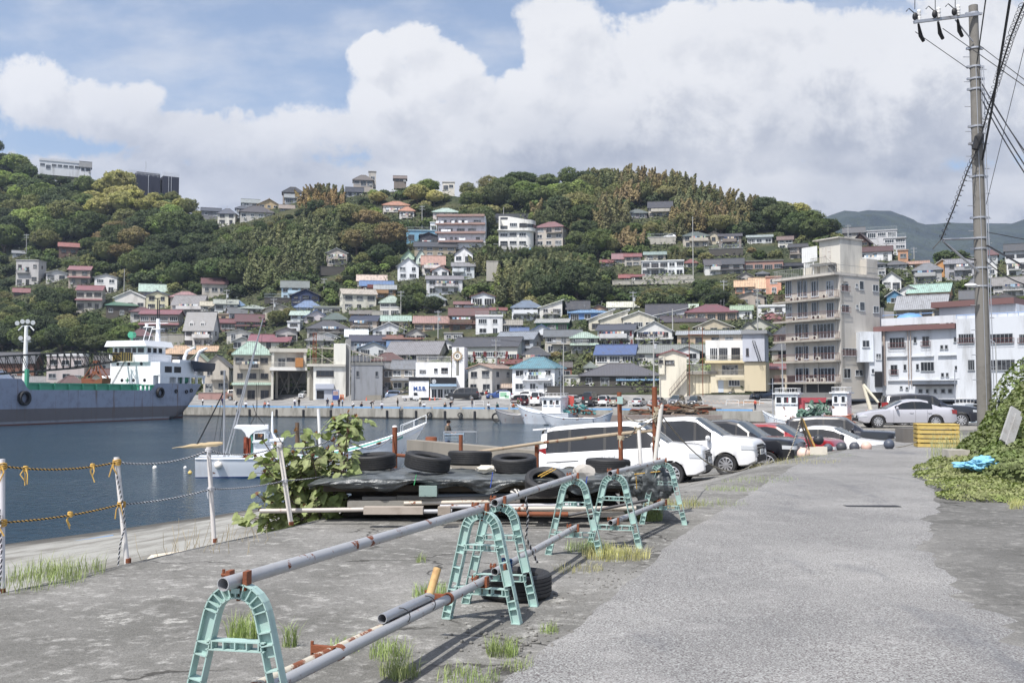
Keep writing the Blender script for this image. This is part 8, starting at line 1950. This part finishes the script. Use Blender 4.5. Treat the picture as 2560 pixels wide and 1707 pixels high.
for j in range(34):
 row=[]
 for i in range(NX+1):
  t=i/NX;x=-2.75+4.9*t;yb_=13.55+ .25*math.sin(t*7)* .3;yk=15.6
  fold=noise.noise(Vector((x*2.2,j* .12,0)))* .10+noise.noise(Vector((x*6.5,j* .3,4)))* .055+abs(noise.noise(Vector((x*5,j* .45,9))))* .05
  if j<12:s_=j/11;y=yb_+ .02- .10*math.sin(s_*PI* .6)+fold*(1.3-s_);z=3.10+ .12*s_+(.05*math.sin(x*4.3)+ .035*math.sin(x*9.7+2))*(1-s_)+(noise.noise(Vector((x*1.6,1,0)))* .05)*(1-s_)
  else:s_=(j-11)/22;y=yb_- .05+(yk-yb_)*s_;z=3.21+ .035*math.sin(s_*PI)+noise.noise(Vector((x*3,y*3,0)))* .03+noise.noise(Vector((x*7,y*9,3)))* .022
  z-= .08*sst(.80,1,t)+ .06*sst(.12,0,t);row.append((x,y,z))
 rows.append(row)
mb=MB();mb.grid(rows);ta=mb.obj('tarpaulin',M_tarp,smooth=True,ang=60);tag(ta,'long grey green tarpaulin spread over a raised stack, weighted with tyres','tarpaulin')
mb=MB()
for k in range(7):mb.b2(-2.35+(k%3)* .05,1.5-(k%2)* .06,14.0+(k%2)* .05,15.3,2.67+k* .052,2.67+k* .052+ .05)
st_=mb.obj('dark_gap_filler',M_wood,None,L('2a2724'));tag(st_,'added dark boards standing for the shade in the gap beneath the tarpaulin','dark filler')  # dark mass added so the gap under the tarpaulin reads as shade
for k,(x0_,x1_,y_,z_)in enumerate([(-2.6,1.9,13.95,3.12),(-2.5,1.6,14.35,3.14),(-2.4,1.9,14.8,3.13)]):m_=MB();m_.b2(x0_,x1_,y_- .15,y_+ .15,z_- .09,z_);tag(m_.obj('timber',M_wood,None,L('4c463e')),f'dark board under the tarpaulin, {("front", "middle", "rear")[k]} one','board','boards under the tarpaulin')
m_=MB();q_=P(1118,1224,13.5);m_.b2(q_.x- .38,q_.x- .14,13.5,13.75,q_.z- .09,q_.z+ .05);tag(m_.obj('mint_block',M_wood,None,L('869c96')),'mint painted block under the front of the tarpaulin','block')
NT_=tyre_mesh(.33, .215,56).mesh('tyre',M_rubber,True,30)
def tyre(px,py,Y,tilt,lb,s_=1.0,z=None):
 p=P(px,py,Y);o=mk('loose_tyre',NT_);o.location=(p.x,p.y,p.z+ .02 if z is None else z);o.rotation_euler=tilt;o.scale=(s_,)*3;return tag(o,lb,'tyre','loose tyres')
for px,py,Y,tl,s_,lb in[(934,1156,15.0,(.06,-.05,0),1.02,'tyre at the left end of the tarpaulin'),(1069,1157,14.35,(.16, .02,1),1.0,'tyre second from the left, tilted to show its hole'),(1175,1148,15.1,(.03, .04,2),1.02,'tyre third from the left, set further back'),(1286,1161,14.5,(.13,-.02,0), .98,'tyre fourth from the left with its hole showing'),(1520,1168,14.7,(.02, .02,1),1.0,'tyre at the right end of the tarpaulin before the white carrier')]:tyre(px,py,Y,tl,lb,s_)
tyre(1289,1459,8.55,(.0, .0,0),'tyre lying on the concrete under the lower pipe', .93,z=zgrid(0,8.5)+ .11)
tyre(1364,1208,13.45,(.45,0,0),'half buried tyre ring at the front of the tarpaulin', .85)
def lump(name,c,s_,mat,col,lb,cat,seed=1,sub=3,amp=.35):
 bm=bmesh.new();bmesh.ops.create_icosphere(bm,subdivisions=sub,radius=1)
 for v in bm.verts:v.co*=1+amp*noise.fractal(v.co*1.6+Vector((seed*7,0,0)), .8,2.1,3);v.co=Vector((v.co.x*s_[0],v.co.y*s_[1],v.co.z*s_[2]))
 me=bpy.data.meshes.new(name);bm.to_mesh(me);bm.free();me.materials.append(mat);me.polygons.foreach_set('use_smooth',[sub>2]*len(me.polygons));o=mk(name,me,None,col);o.location=c;return tag(o,lb,cat)
lump('stone',P(1458,1180,14),(.16, .12, .10),M_conc,L('b0aaa2'),'pale rough stone on the tarpaulin left of the right tyre','stone',3,2);lump('broken_board',P(1217,1172,14.2),(.16, .12, .05),M_wood,L('ccc4b4'),'pile of pale splintered board between the tyres','board',5,2, .6)
for k,(px,py,s_)in enumerate([(1600,1190, .17),(1632,1204, .20),(1600,1222, .15),(1660,1212, .16),(1570,1192, .13)]):lump('black_bundle',P(px,py,13.6- .1*(k%2)),(s_,s_* .8,s_* .95),M_tarp,None,('crumpled black bundle with a yellow cord, upper left of the bundles','biggest crumpled black bundle at the right end of the pile','crumpled black bundle hanging lowest at the pile corner','crumpled black bundle farthest right by the rusty posts','crumpled black bundle beside the right tyre')[k],'bundle',k+2,4, .5)
for k,(x0_,y0_,x1_,y1_)in enumerate([(1586,1185,1650,1178),(1590,1190,1592,1222),(1345,1190,1382,1170),(1352,1192,1390,1172)]):rope(P(x0_,y0_,13.35),P(x1_,y1_,13.4), .0,'d0a83c','b08828',('yellow cord lying across the top of the black bundles','yellow cord hanging down a black bundle','left yellow cord slanting over the tarpaulin','right yellow cord slanting over the tarpaulin')[k], .005, .004,grp='yellow cords')
for k,(x,y0_,y1_,c_)in enumerate([(1035,1186,1212,'2c9c5c'),(1226,1180,1218,'2c4ca8'),(1462,1190,1226,'2c4ca8')]):rope(P(x+6,y0_,13.35),P(x,y1_,13.3),0,c_,c_,f'{"green" if k == 0 else "blue"} tie string over the tarpaulin edge{(""," left", " right")[k]}', .004, .003,grp='tie strings')
for i,(x0_,y0_,x1_,y1_,r_,c_,Y,lb)in enumerate([(650,1277,912,1273, .030,'b4aca4',13.4,'pipe with a rusty end poking out left past the plant'),(1060,1278,1130,1277, .028,'a8aab0',13.25,'short grey pipe behind the small wooden block'),(1100,1266,1450,1262, .028,'b0b0b4',13.3,'long grey pipe lying left of the barricade'),(1010,1258,1300,1252, .028,'c4b8a8',13.6,'cream pipe with a rust brown end in the pipe heap'),(1052,1248,1420,1240, .026,'a49c94',13.8,'upper pale pipe in the heap under the tarpaulin'),(1090,1238,1300,1236, .024,'8c98ac',14.0,'bluish pipe high in the heap'),
(1180,1272,1590,1270, .030,'b8b0a4',13.1,'long worn pipe along the front of the heap'),(1270,1284,1420,1285, .030,'94452c',12.95,'fully rusted red pipe end at the front of the heap'),(780,1242,870,1240, .03,'a4acb4',15.2,'pale pipe behind the plant stems'),(785,1262,868,1250, .03,'a4b0b8',15,'second pale pipe behind the plant stems'),(1410,1290,1620,1250, .02,'3c3c40',13.0,'thin dark pipe at the right of the heap'),(660,1199,850,1196, .04,'8c969c',14.6,'grey pipe end sticking out left of the tarpaulin')]):
 m_=MB();m_.pipe(P(x0_,y0_,Y),P(x1_,y1_,Y),r_, .004,12);tag(m_.obj('loose_pipe',M_rust if c_=='94452c' else M_rusty,None,L(c_),smooth=True),lb,'pipe','pipes heaped under the tarpaulin')
for i,(x0_,x1_,y0_,y1_,c_,Y,lb)in enumerate([(910,1058,1266,1284,'a89c90',13.1,'weathered wooden beam at the left front of the heap'),(1095,1127,1266,1286,'94887c',13.05,'small square wooden block in front of the pipes'),(870,1055,1250,1266,'8c8880',13.7,'grey board behind the wooden beam'),(907,992,1240,1249,'a09c98',14.0,'thin grey board high at the left of the heap'),(993,1080,1237,1247,'9a9690',14.0,'thin grey board next to another in the heap'),(1330,1500,1276,1290,'a49c90',13.2,'pale board under the barricade frames'),(1420,1560,1279,1291,'9c968c',13.1,'pale board at the right front of the heap'),(1240,1340,1262,1270,'c8b8a0',13.4,'fresh pale board across the pipes')]):
 a,b_=P(x0_,y1_,Y),P(x1_,y0_,Y);m_=MB();m_.b2(a.x,b_.x,Y- .06,Y+ .08,a.z,b_.z);tag(m_.obj('board',M_wood,None,L(c_)),lb,'board','boards heaped under the tarpaulin')
a=FT[2]+U+(FT[3]-FT[2])* .16;rope(a,a,0,'c8c4bc','38383a','striped rope wound on the top pipe and hanging to the lower pipe',pts=[a+Vector((.036*math.cos(q),k* .012, .036*math.sin(q)))for k,q in enumerate([j* .8 for j in range(26)])]+[a+Vector((.10, .28,-.04)),a+Vector((.12, .25,-.2)),a+Vector((.10, .2,-.38)),a+Vector((.2, .2,-.60))],r=.007);c_=FT[2]+D_+(FT[3]-FT[2])* .07;knot(c_, .04,'2c5484','blue rope knot on the lower pipe above the ground tyre',4,'rope windings on the pipes', .02)
rl=random.Random(3)
def bigleaf(mb,c,dr,n,s_):
 dr=dr.normalized();sd=dr.cross(n).normalized();n=sd.cross(dr).normalized();k=len(mb.v);O=[(0,0),(-.12, .34),(.12, .50),(.42, .46),(.72, .24),(1.05,0)]
 L_=[c+dr*(x*s_)+sd*(y*s_)+n*(-.10*s_*(x*x)- .16*s_*y)for x,y in O];R_=[c+dr*(x*s_)-sd*(y*s_)+n*(-.10*s_*(x*x)- .16*s_*y)for x,y in O[1:-1]]
 M0=[c+dr*(x*s_)+n*(-.10*s_*x*x)for x in(.0, .35, .7)]
 mb.v+=[tuple(v)for v in L_+R_+M0];a=k;m0,m1,m2=k+10,k+11,k+12
 mb.f+=[(m0,a+1,a+2,m1),(m1,a+2,a+3),(m1,a+3,a+4,m2),(m2,a+4,a+5),(m0,m1,a+7,a+6),(m1,a+8,a+7),(m1,m2,a+9,a+8),(m2,a+5,a+9)];mb.mi+=[mb.m]*8
def plant(name,lb,base,tips,leafs,s_,col,young):
 root=thing(name,base,lb,'plant');st_,lf,yg=MB(),MB(),MB()
 for tp in tips:
  d=tp-base;mid=d* .5+Vector((rl.uniform(-.1, .1),rl.uniform(-.1, .1),-.08));pts=[Vector((0,0,0)),mid* .6,mid,d* .8,d];st_.tube(pts,[.022, .018, .014, .010, .006],7)
  for k in range(leafs):
   t=rl.uniform(.42,1.0);p=pts[2].lerp(d,(t- .42)/ .58);a=rl.uniform(0,2*PI);o_=Vector((math.cos(a),math.sin(a),rl.uniform(-.25, .35))).normalized();e_=p+o_*rl.uniform(.05, .20)
   st_.tube([p,e_], .0035,4,False);dr=(o_+Vector((0,0,rl.uniform(-1.1,-.2)))).normalized();up=(Vector((0,0,1))+rvec(rl)* .6+Vector((-.2,-.5,0))).normalized();bigleaf(lf,e_,dr,up,s_*rl.uniform(.55,1.15))
  for k in range(3):bigleaf(yg,d,rvec(rl)+Vector((0,0, .8)),rvec(rl),s_* .35)
 lf.obj('leaves',M_leafn,root,col,smooth=False);yg.obj('young_leaves',M_leafn,root,young);st_.obj('stem',M_bark,root);return root
bs=Vector((-2.62,14.6,2.2));tips=[P(x,y,14.4+rl.uniform(-.5, .6))for x,y in[(650,1090),(690,1080),(740,1075),(790,1085),(835,1100),(870,1075),(640,1140),(680,1150),(730,1130),(780,1140),(830,1150),(870,1140),(690,1110),(760,1105),(820,1120),(660,1180),(715,1170),(790,1175),(640,1235),(690,1230),(740,1225),(800,1225),(650,1275),(700,1270),(760,1265),(835,1225),(625,1290),(680,1255)]]
plant('leafy_shrub','big heart-leaved green shrub growing over the apron edge between fence posts',bs,tips,32, .150,L('7c8a46'),L('8c5c3c'))
plant('leafy_shrub','tall leafy sprig rising above the rust red post',P(868,1110,15.2),[P(x,y,15.2)for x,y in[(835,1048),(850,1040),(870,1028),(890,1040),(900,1052),(880,1056)]],18, .135,L('80904c'),L('94643c'))
def tuft(mb,c,n,h,spread,r=rl):
 for k in range(n):
  a=r.uniform(0,2*PI);d=math.sqrt(r.random())*spread;b0=c+Vector((d*math.cos(a),d*math.sin(a),0));b0.z=zgrid(b0.x,b0.y)if c.z>2.3 and c.x>interp(LEFT,c.y)else c.z;a2=r.uniform(0,2*PI);l=h*r.uniform(.4,1.1);o_=Vector((math.cos(a2),math.sin(a2),0))*l*r.uniform(.15, .75);w=Vector((-math.sin(a2),math.cos(a2),0))*r.uniform(.0012, .0026)*(1+h)
  p1,p2=b0+o_* .35+Vector((0,0,l* .6)),b0+o_+Vector((0,0,l*r.uniform(.7,1.0)));i=len(mb.v);mb.v+=[tuple(b0-w),tuple(b0+w),tuple(p1+w* .8),tuple(p1-w* .8),tuple(p2)];mb.f+=[(i,i+1,i+2,i+3),(i+3,i+2,i+4)];mb.mi+=[mb.m]*2
GT=[(610,1600,170, .24, .11,'grass tuft inside the nearest barricade frame'),(975,1640,130, .16, .14,'grass tuft under the short grey pipe'),(1000,1690,150, .16, .12,'grass tuft at the bottom edge below the pipes'),(860,1628,60, .14, .10,'thin grass tuft left of the lower pipes'),(1075,1490,120, .16, .16,'grass tuft beside the left leg of the middle frame'),(1052,1405,30, .14, .05,'tiny seedling on the bare concrete'),(1255,1635,150, .15, .11,'round grass tuft on the rubble right of the pipes'),(1290,1668,60, .07, .12,'short grass by the round tuft'),
(725,1615,45, .22, .05,'wiry weed right of the nearest barricade frame'),(1170,1700,120, .11, .2,'grass at the bottom edge right of the pipes'),(1372,1580,50, .09, .08,'sparse grass at the asphalt edge'),(1540,1392,500, .16, .36,'long yellow green grass clump between the barricade and the road'),(1470,1375,240, .13, .28,'grass at the foot of the fourth barricade frame'),(1445,1425,90, .10, .25,'low dry grass left of the long grass clump'),(1625,1300,260, .26, .18,'tall weed behind the far barricade legs'),(1680,1265,220, .20, .5,'dry grass at the last barricade frame'),
(1560,1290,200, .2, .5,'grass under the right end of the pile'),(1720,1262,90, .08, .3,'thin grass right of the last barricade frame'),(1790,1262,130, .12, .5,'grass strip on the road edge, near part'),(1830,1225,150, .12, .5,'grass strip on the road edge, middle part'),(1900,1200,150, .12, .8,'grass strip on the road edge, far part'),(1985,1155,260, .15,1.2,'yellow grass beside the red crossover'),(2060,1140,150, .1,1.0,'grass strip in front of the pink float'),(60,1460,260, .20, .5,'weeds at the apron edge near the left picture edge'),(150,1438,260, .22, .4,'green weeds by the left fence bay'),(1350,1450,40, .1, .1,'small weed right of the ground tyre')]
for px,py,n,h,sp_,lb in GT:
 mb=MB();c_=gp(px,py);tuft(mb,c_,int(n*1.5),h* .95,sp_);o=mb.raw('grass_tuft',M_leafn);o=mk('grass_tuft',o,None,L('90a056')if 'dry' not in lb and 'yellow' not in lb else L('b4ac66'));tag(o,lb,'grass',None,'stuff')
mb=MB()
for k in range(240):px,py=rl.gauss(1330,120),rl.gauss(1600,80);c_=gp(px,max(1320,py));s_=rl.uniform(.004, .018);mb.ball(c_+Vector((0,0,s_* .4)),s_,5,4,(1,rl.uniform(.6,1), .7))
for k in range(260):Y=rl.uniform(3.5,13);x=interp(EDGE,Y)-abs(rl.gauss(0, .25));s_=rl.uniform(.004, .014);mb.ball((x,Y,zgrid(x,Y)+s_* .4),s_,5,4,(1,rl.uniform(.6,1), .7))
tag(mb.obj('gravel',M_conc,None,L('7c7a76')),'loose grey gravel along the broken asphalt edge','gravel',None,'stuff')
mb=MB()
for k in range(60):
 c_=G(rl.uniform(400,640),rl.uniform(1370,1390),2.2);c_=Vector((-4.1+rl.uniform(0,1.2),10.8+rl.uniform(0,2.2),2.05));p=c_;pts=[p]
 for j in range(5):p=p+Vector((rl.uniform(-.07, .07),rl.uniform(-.05, .05),rl.uniform(.08, .2)));pts.append(p)
 mb.tube(pts,[.005, .004, .004, .003, .003, .002],4)
mb.obj('dry_stems',M_bark,None,None);o=bpy.data.objects['dry_stems'];o.data.materials.clear();o.data.materials.append(M_rope);o.color=(*L('b0a284'),1);tag(o,'dry bare weed stems beyond the fence','weeds',None,'stuff')
m_=MB();m_.tube([(-.42,0,0),(-.38,0,0),(-.3,0,0),(.3,0,0),(.38,0,0)],[.02, .05, .11, .12, .04],14);o=m_.obj('long_float',M_plastic,None,L('d0c4ae'),smooth=True);o.location=(-4.05,11.9,2.42);o.rotation_euler.z= .75;o.scale=(.72,)*3;tag(o,'cream long float lying just beyond the apron edge','float')
m_=MB();m_.tube([G(30,1383,0.35),G(100,1370, .4),G(180,1355, .4),G(282,1339, .4)], .035,6);tag(m_.obj('blue_hose',M_plain,None,L('7ca4d0')),'pale blue hose lying along the ramp by the water','hose')
def ball(px,py,Y,r,c_,lb):m_=MB();m_.ball((0,0,0),r,22,14);m_.tube([(0,0,r* .95),(0,0,r*1.15)],r* .16,8);o=m_.obj('float_ball',M_plastic,None,L(c_),smooth=True);o.location=P(px,py,Y);o.rotation_euler=(rl.uniform(-1,1),rl.uniform(-1,1),0);tag(o,lb,'float','big ball floats by the parked cars')
for x,y,r,c_,lb in[(705,1480,40,'4c5460','grey ball float left of the other grey ones'),(818,1468,42,'444850','dark grey ball float before the white saloon door'),(927,1468,42,'484c56','dark grey ball float next to the pink one'),(1028,1465,44,'d8b0a0','faded pink ball float before the white saloon'),(1218,1447,44,'485060','blue grey ball float at the nose of the white saloon'),(625,1408,44,'2c3038','blackish ball float behind the gear crate'),(500,1527,54,'dcbcac','nearest pink and white ball float')]:Y=33.5 if x>520 else 30.5;ball(1860+x* .2976,680+y* .2976,Y,r* .2976*Y/F,c_,lb)
m_=MB();q_=P(2043,1136,30.5);m_.b2(-.26, .26,-.16, .16,0, .02)
for a in((-.26,-.24,-.16, .16),(.24, .26,-.16, .16),(-.24, .24,-.16,-.14),(-.24, .24, .14, .16)):m_.b2(*a, .02, .24)
o=m_.obj('gear_crate',M_plastic,None,L('d8d0c0'));o.location=q_;tag(o,'cream fishing crate beside the pink ball float','crate')
for k,(x0_,y0_,x1_,y1_,c_)in enumerate([(2003,1044,2035,1130,'4a4436'),(2006,1046,2042,1128,'b08c3c'),(2000,1050,2028,1132,'2c2a28')]):m_=MB();m_.tube([P(x0_,y0_,30.6+k* .05),P(x1_,y1_,30.4)], .03,8);tag(m_.obj('gear_pole',M_wood,None,L(c_)),f'leaning {("brown", "ochre", "black")[k]} pole of the fishing gear by the crate','pole','leaning gear poles')
cr=thing('yellow_crate',P(2341,1117,35),'weathered yellow slatted wooden crate at the road end','crate',rz=-.25);w,d_,h= .62, .42, .78
for(x,y)in((-w,-d_),(w,-d_),(w,d_),(-w,d_)):m_=MB();m_.b2(x- .04,x+ .04,y- .04,y+ .04,0,h);m_.obj('corner_post',M_wood,cr,L('c0a040'))
for k in range(5):
 z= .02+k* .155
 for s_ in(1,-1):m_=MB();m_.b2(-w- .05,w+ .05,s_*(d_+ .05)- .012,s_*(d_+ .05)+ .012,z,z+ .11);m_.obj('slat',M_wood,cr,L('c4a850'));m_=MB();m_.b2(s_*(w+ .06)- .012,s_*(w+ .06)+ .012,-d_- .03,d_+ .03,z,z+ .11);m_.obj('slat',M_wood,cr,L('b49a48'))
m_=MB();m_.b2(-w- .07,w+ .07,-d_- .07,d_+ .07,h,h+ .03);m_.obj('lid',M_wood,cr,L('d4b450'))
m_=MB();a,b_=P(2254,1118,38),P(2296,1070,38);m_.b2(a.x,b_.x,37.8,38.6,a.z- .5,b_.z);tag(m_.obj('concrete_block',M_conc,None,L('6c6864')),'dark concrete block left of the yellow crate','concrete block')
m_=MB();a,b_=P(2150,1075,48.6),P(2420,1068,48.6);m_.b2(a.x,b_.x+3,48.6,58,1.5,2.58);tag(m_.obj('raised_slab',M_conc,None,L('8c8880')),'raised concrete slab carrying the silver saloon','slab')
ub=P(2464,1140,28);ub.z=2.3;ut=P(2433,15,28);up_=thing('utility_pole',ub,'tall concrete utility pole with crossarm and cables at the right','pole');H_=ut.z-ub.z
def ul(v):return v-ub
def up(px,py,Y=28):return ul(P(px,py,Y))
m_=MB();m_.tube([(0,0,-.5),Vector((up(2449,560).x,0,up(2449,560).z)),Vector((up(2433,15).x,0,H_))],[.205, .165, .125],20);m_.obj('post',paint('pole_concrete', .9,dirt=.6,dscale=2.5,base=(.20, .19, .175),dcol=(.08, .075, .065),bmp=.3,bscale=50,spec=.2),up_,smooth=True)
m_=MB()
for y in(35,122,168,198,224,317,360,442,545,596,622,670,716):
 c_=up(2433+32*(y-15)/1070,y);r_= .135+ .07*(y/1070);m_.lathe([(r_,-.025),(r_+ .015,-.025),(r_+ .015, .025),(r_, .025)],18,(c_.x,0,c_.z),closed=True);m_.b2(c_.x+r_,c_.x+r_+ .1,-.04, .04,c_.z- .03,c_.z+ .03);m_.b2(c_.x-r_- .09,c_.x-r_,-.04, .04,c_.z- .03,c_.z+ .03)
m_.obj('band',M_galv,up_)
m_=MB()
for k,y in enumerate(range(143,1080,31)):c_=up(2433+32*(y-15)/1070,y);s_=1 if k%2 else-1;m_.tube([(c_.x+s_* .12,0,c_.z),(c_.x+s_* .33,0,c_.z)], .011,5)
m_.obj('step_bolt',M_galv,up_)
m_=MB();a,b_=up(2285,56,27.4),up(2446,36,27.85);m_.box((a+b_)/2,((b_-a).length, .08, .08),M=(b_-a).to_track_quat('X','Z').to_matrix());m_.tube([up(2388,50,27.7),up(2433,105,27.85)], .02,6);m_.obj('crossarm',M_galv,up_)
for px in(2296,2345,2394):
 y=54-(px-2296)* .12;c_=up(px,y,27.5);m_=MB();m_.lathe([(.05,0),(.06, .08),(.045, .1),(.065, .16),(.045, .18),(.06, .26),(.03, .30),(.01, .30)],12,(c_.x+ .02,c_.y,c_.z+ .03));io=m_.obj('insulator',M_plain,up_,L('e4e2de'),smooth=True);m_=MB();m_.ball(c_+Vector((-.11,-.05, .12)), .085,10,8,(.9, .9,1.3));m_.tube([c_+Vector((.0, .0,-.08)),c_+Vector((.18, .3,-.3)),c_+Vector((.3, .4,-.42))],[.03, .06, .05],8);m_.tube([c_+Vector((-.11,-.05, .2)),c_+Vector((-.28,-.05, .35)),c_+Vector((-.34,0, .28))], .014,5);m_.obj('cable_end',M_dark,io)
m_=MB();m_.tube([up(2354,599,27.6),up(2450,596,27.9)], .032,8);m_.tube([up(2357,602,27.6),up(2450,682,27.9)], .032,8);m_.obj('side_bracket',M_galv,up_)
m_=MB();c_=up(2427,713,27.6);m_.ball(c_, .12,12,8,(1.5, .6, .45));m_.tube([c_,up(2455,716,27.95)], .02,6);m_.obj('lamp',M_plain,up_,L('e8e8e8'),smooth=True)
m_=MB()
for dx,r_ in((.10, .012),(-.05, .010),(.16, .014)):m_.tube([Vector((up(2433+32*(y-15)/1070,y).x+dx,-.15- .06*y/1070,up(2450,y).z))for y in(170,350,560,800,1000,1120)],r_,5)
m_.obj('riser_cable',M_galv,up_);m_=MB();m_.tube([Vector((up(2453,y).x+ .22,-.0,up(2450,y).z))for y in(940,1000,1070,1120)], .035,8);m_.obj('conduit',M_plain,up_,L('5c8cc4'))
CB=[((2288,80,27.4),(2420,172,28),0, .012,'thin wire from the left insulator to the pole'),((2357,72,27.5),(2560,215,24),0, .012,'thin wire from the middle insulator past the pole'),((2450,115,28),(2640,260,24),0, .012,'thin wire leaving the pole top to the right'),((2287,24,27.4),(2288,-60,27),0, .010,'vertical jumper wire above the left insulator'),((2338,28,27.4),(2338,-60,27),0, .010,'vertical jumper wire above the middle insulator'),((2388,20,27.4),(2388,-60,27),0, .010,'vertical jumper wire above the right insulator'),
((2467,-20,22),(2442,160,27.8), .0, .016,'black cable dropping from above to the upper pole'),((2528,-20,20),(2456,400,27.8), .1, .028,'thick black cable rising from the pole to the top edge'),((2452,205,28),(2600,430,22), .1, .018,'black cable to the right edge, highest of four'),((2452,225,28),(2600,470,22), .1, .018,'black cable to the right edge, second of four'),((2455,250,28),(2600,490,22), .1, .018,'black cable to the right edge, third of four'),((2480,250,26),(2600,450,22), .0, .009,'thin wire to the right edge among four cables'),
((2568,90,24),(2462,525,28), .0, .008,'hairline guy wire slanting down to the pole'),((2465,612,28),(2620,700,22), .0, .028,'thick black cable leaving the pole at bracket height'),((2466,580,28),(2620,610,24), .0, .010,'thin dark wire leaving the pole to the right edge'),((2358,604,27.6),(2440,650,27.9), .12, .018,'black cable slung under the side bracket'),((2462,650,28),(2620,720,24), .2, .018,'lower coiled black cable to the right edge')]
for a,b_,sg,r_,lb in CB:wire(P(*a),P(*b_),sg,r_,'cable',lb,'cables of the near utility pole')
def coil(pts,r,R_,pitch,lb):
 root=thing('coiled_cable',pts[0],lb,'cable','cables of the near utility pole');o0=pts[0];m_=MB();m_.tube([p-o0 for p in pts],r,6);m_.obj('cable_core',M_dark,root);hp=[]
 for a,b_ in zip(pts,pts[1:]):
  d=b_-a;n=max(8,int(d.length/pitch*9));u=d.orthogonal().normalized();w=d.normalized().cross(u)
  for k in range(n):an=2*PI*k/9;hp.append(a+d*k/n+(u*math.cos(an)+w*math.sin(an))*R_-o0)
 m_=MB();m_.tube(hp, .007,4,False);m_.obj('spiral_hanger',M_dark,root)
coil([P(2560,10,21),P(2528,90,23),P(2490,210,26),P(2458,320,27.7),P(2445,370,27.75)], .02, .09, .22,'coil-wrapped cable rising from the pole to the top right corner');coil([P(2440,380,27.75),P(2418,430,27.5),P(2385,520,27.3),P(2352,600,27.5)], .02, .075, .16,'coil-wrapped cable looping down left to the side bracket')
m_=MB();m_.tube([P(2454,335,27.7),P(2448,345,27.7),P(2438,374,27.7)],[.08, .13, .09],10);tag(m_.obj('cable_joint',M_dark),'black cable joint box hung on the pole','cable joint','cables of the near utility pole');wire(P(2352,600,27.5),P(2332,622,27.4), .0, .014,'cable','short cable tail left of the side bracket','cables of the near utility pole')
def mound(name,lb,pts,n,s_,col,z_h,kind='stuff',cat='bushes',seedling=0,core=True):
 mb=MB();r=random.Random(len(lb))
 for k in range(n):
  (x,y,rx,ry,h)=r.choice(pts);a=r.uniform(0,2*PI);q_=math.sqrt(r.random());X=x+rx*q_*math.cos(a);Y=y+ry*q_*math.sin(a);hz=h*math.sqrt(max(0,1-q_*q_* .9));z=zgrid(X,Y)+hz*(1- .22*r.random()**2)+r.uniform(-.02, .05)
  nn=Vector((math.cos(a)*q_,math.sin(a)*q_, .7+r.random())).normalized();nn=(nn+rvec(r)* .8).normalized();leafquad(mb,Vector((X,Y,z)),nn,s_*r.uniform(.6,1.4),r)
 if core:
  for(x,y,rx,ry,h)in pts:c_=MB();c_.ball((x,y,zgrid(x,y)), .82,12,8,(rx,ry,h));mb.add(c_.v,c_.f,0)
 o=mk(name,mb.raw(name,M_leafn),None,col);tag(o,lb,cat,None,kind);return o
def bp(px,py):q_=gp(px,py);return q_.x,q_.y
v1=[(13.4,25,1.3,1.5,2.2),(12.5,24.8, .9,1.3,1.55),(11.7,24.5, .7,1.1, .9),(12.5,22.8,1.2,1.3,1.6),(11.4,22.4, .9,1.2, .75),(10.2,20.5,1.0,1.2, .6),(11.2,18.7,1.5,1.2, .7),(13.9,26.5,1.2,1.5,2.8)]
mound('bramble_thicket','tangled green vine thicket at the right edge of the road',v1,17000, .055,L('6c7a3c'),0)
mound('ground_vine','low yellowish ground vines spreading onto the road at right',[(10.0,22.4, .9,1.3, .25),(9.2,20.6, .8,1.3, .18),(8.7,18.6, .9,1.3, .15),(8.1,16.9, .9, .8, .10),(9.8,17.2,1.4,1.0, .2),(10.9,24.2, .7,1.2, .3),(9.6,16.3,1.2, .5, .12)],15000, .034,L('828a48'),0,core=False)
mb=MB()
for k in range(26):x,y=12.6+rl.uniform(-.9, .6),27.4+rl.uniform(-1,1);tuft(mb,Vector((x,y,zgrid(x,y))),26, .95, .3)
o=mk('tall_grass',mb.raw('tall_grass',M_leafn),None,L('a8ac78'));tag(o,'tall wispy grass at the foot of the utility pole','grass',None,'stuff')
mb=MB()
for k in range(70):y=rl.uniform(15.8,24);x=6.9+(y-15.9)* .42+rl.uniform(.1,2.4);tuft(mb,Vector((x,y,zgrid(x,y))),16, .2, .3)
for k in range(14):q_=gp(2535+rl.uniform(-8,25),1265+rl.uniform(-6,8));tuft(mb,q_,20, .14, .1)
o=mk('short_grass',mb.raw('short_grass',M_leafn),None,L('b4b068'));tag(o,'short yellow grass among the vines right of the road','grass',None,'stuff')
lump('blue_sheet',P(2432,1163,20.3),(.34, .20, .08),M_plain,L('6cb4d4'),'crumpled bright blue plastic sheet in the weeds','plastic sheet',4,5, .5);lump('blue_sheet',P(2458,1158,20.1),(.26, .2, .12),M_plain,L('6cb4d4'),'smaller fold of bright blue sheet on the right','plastic sheet',9,5, .5)
m_=MB();m_.b2(-.13, .13,-.03, .03,0, .9);m_.b2(.0, .17,-.06,-.03,-.05, .78);o=m_.obj('broken_plank',M_wood,None,L('9c9c9c'));o.location=P(2512,1106,22.2);o.rotation_euler=(-.3, .55, .1);tag(o,'grey broken plank leaning in the vine thicket','plank')
m_=MB();a=P(2420,1135,24.5);m_.b2(a.x- .6,a.x+1.6,24.2,24.6,a.z- .3,a.z+ .12);tag(m_.obj('kerb_stone',M_conc,None,L('b4aea4')),'weathered concrete kerb half buried in the vines','kerb stone')
m_=MB();a=gp(2180,1268);m_.b2(-.42, .42,-.10, .10, .019, .024);o=m_.obj('drain_grate',M_dark);o.location=a;tag(o,'thin rusty drain slot in the road surface','drain')
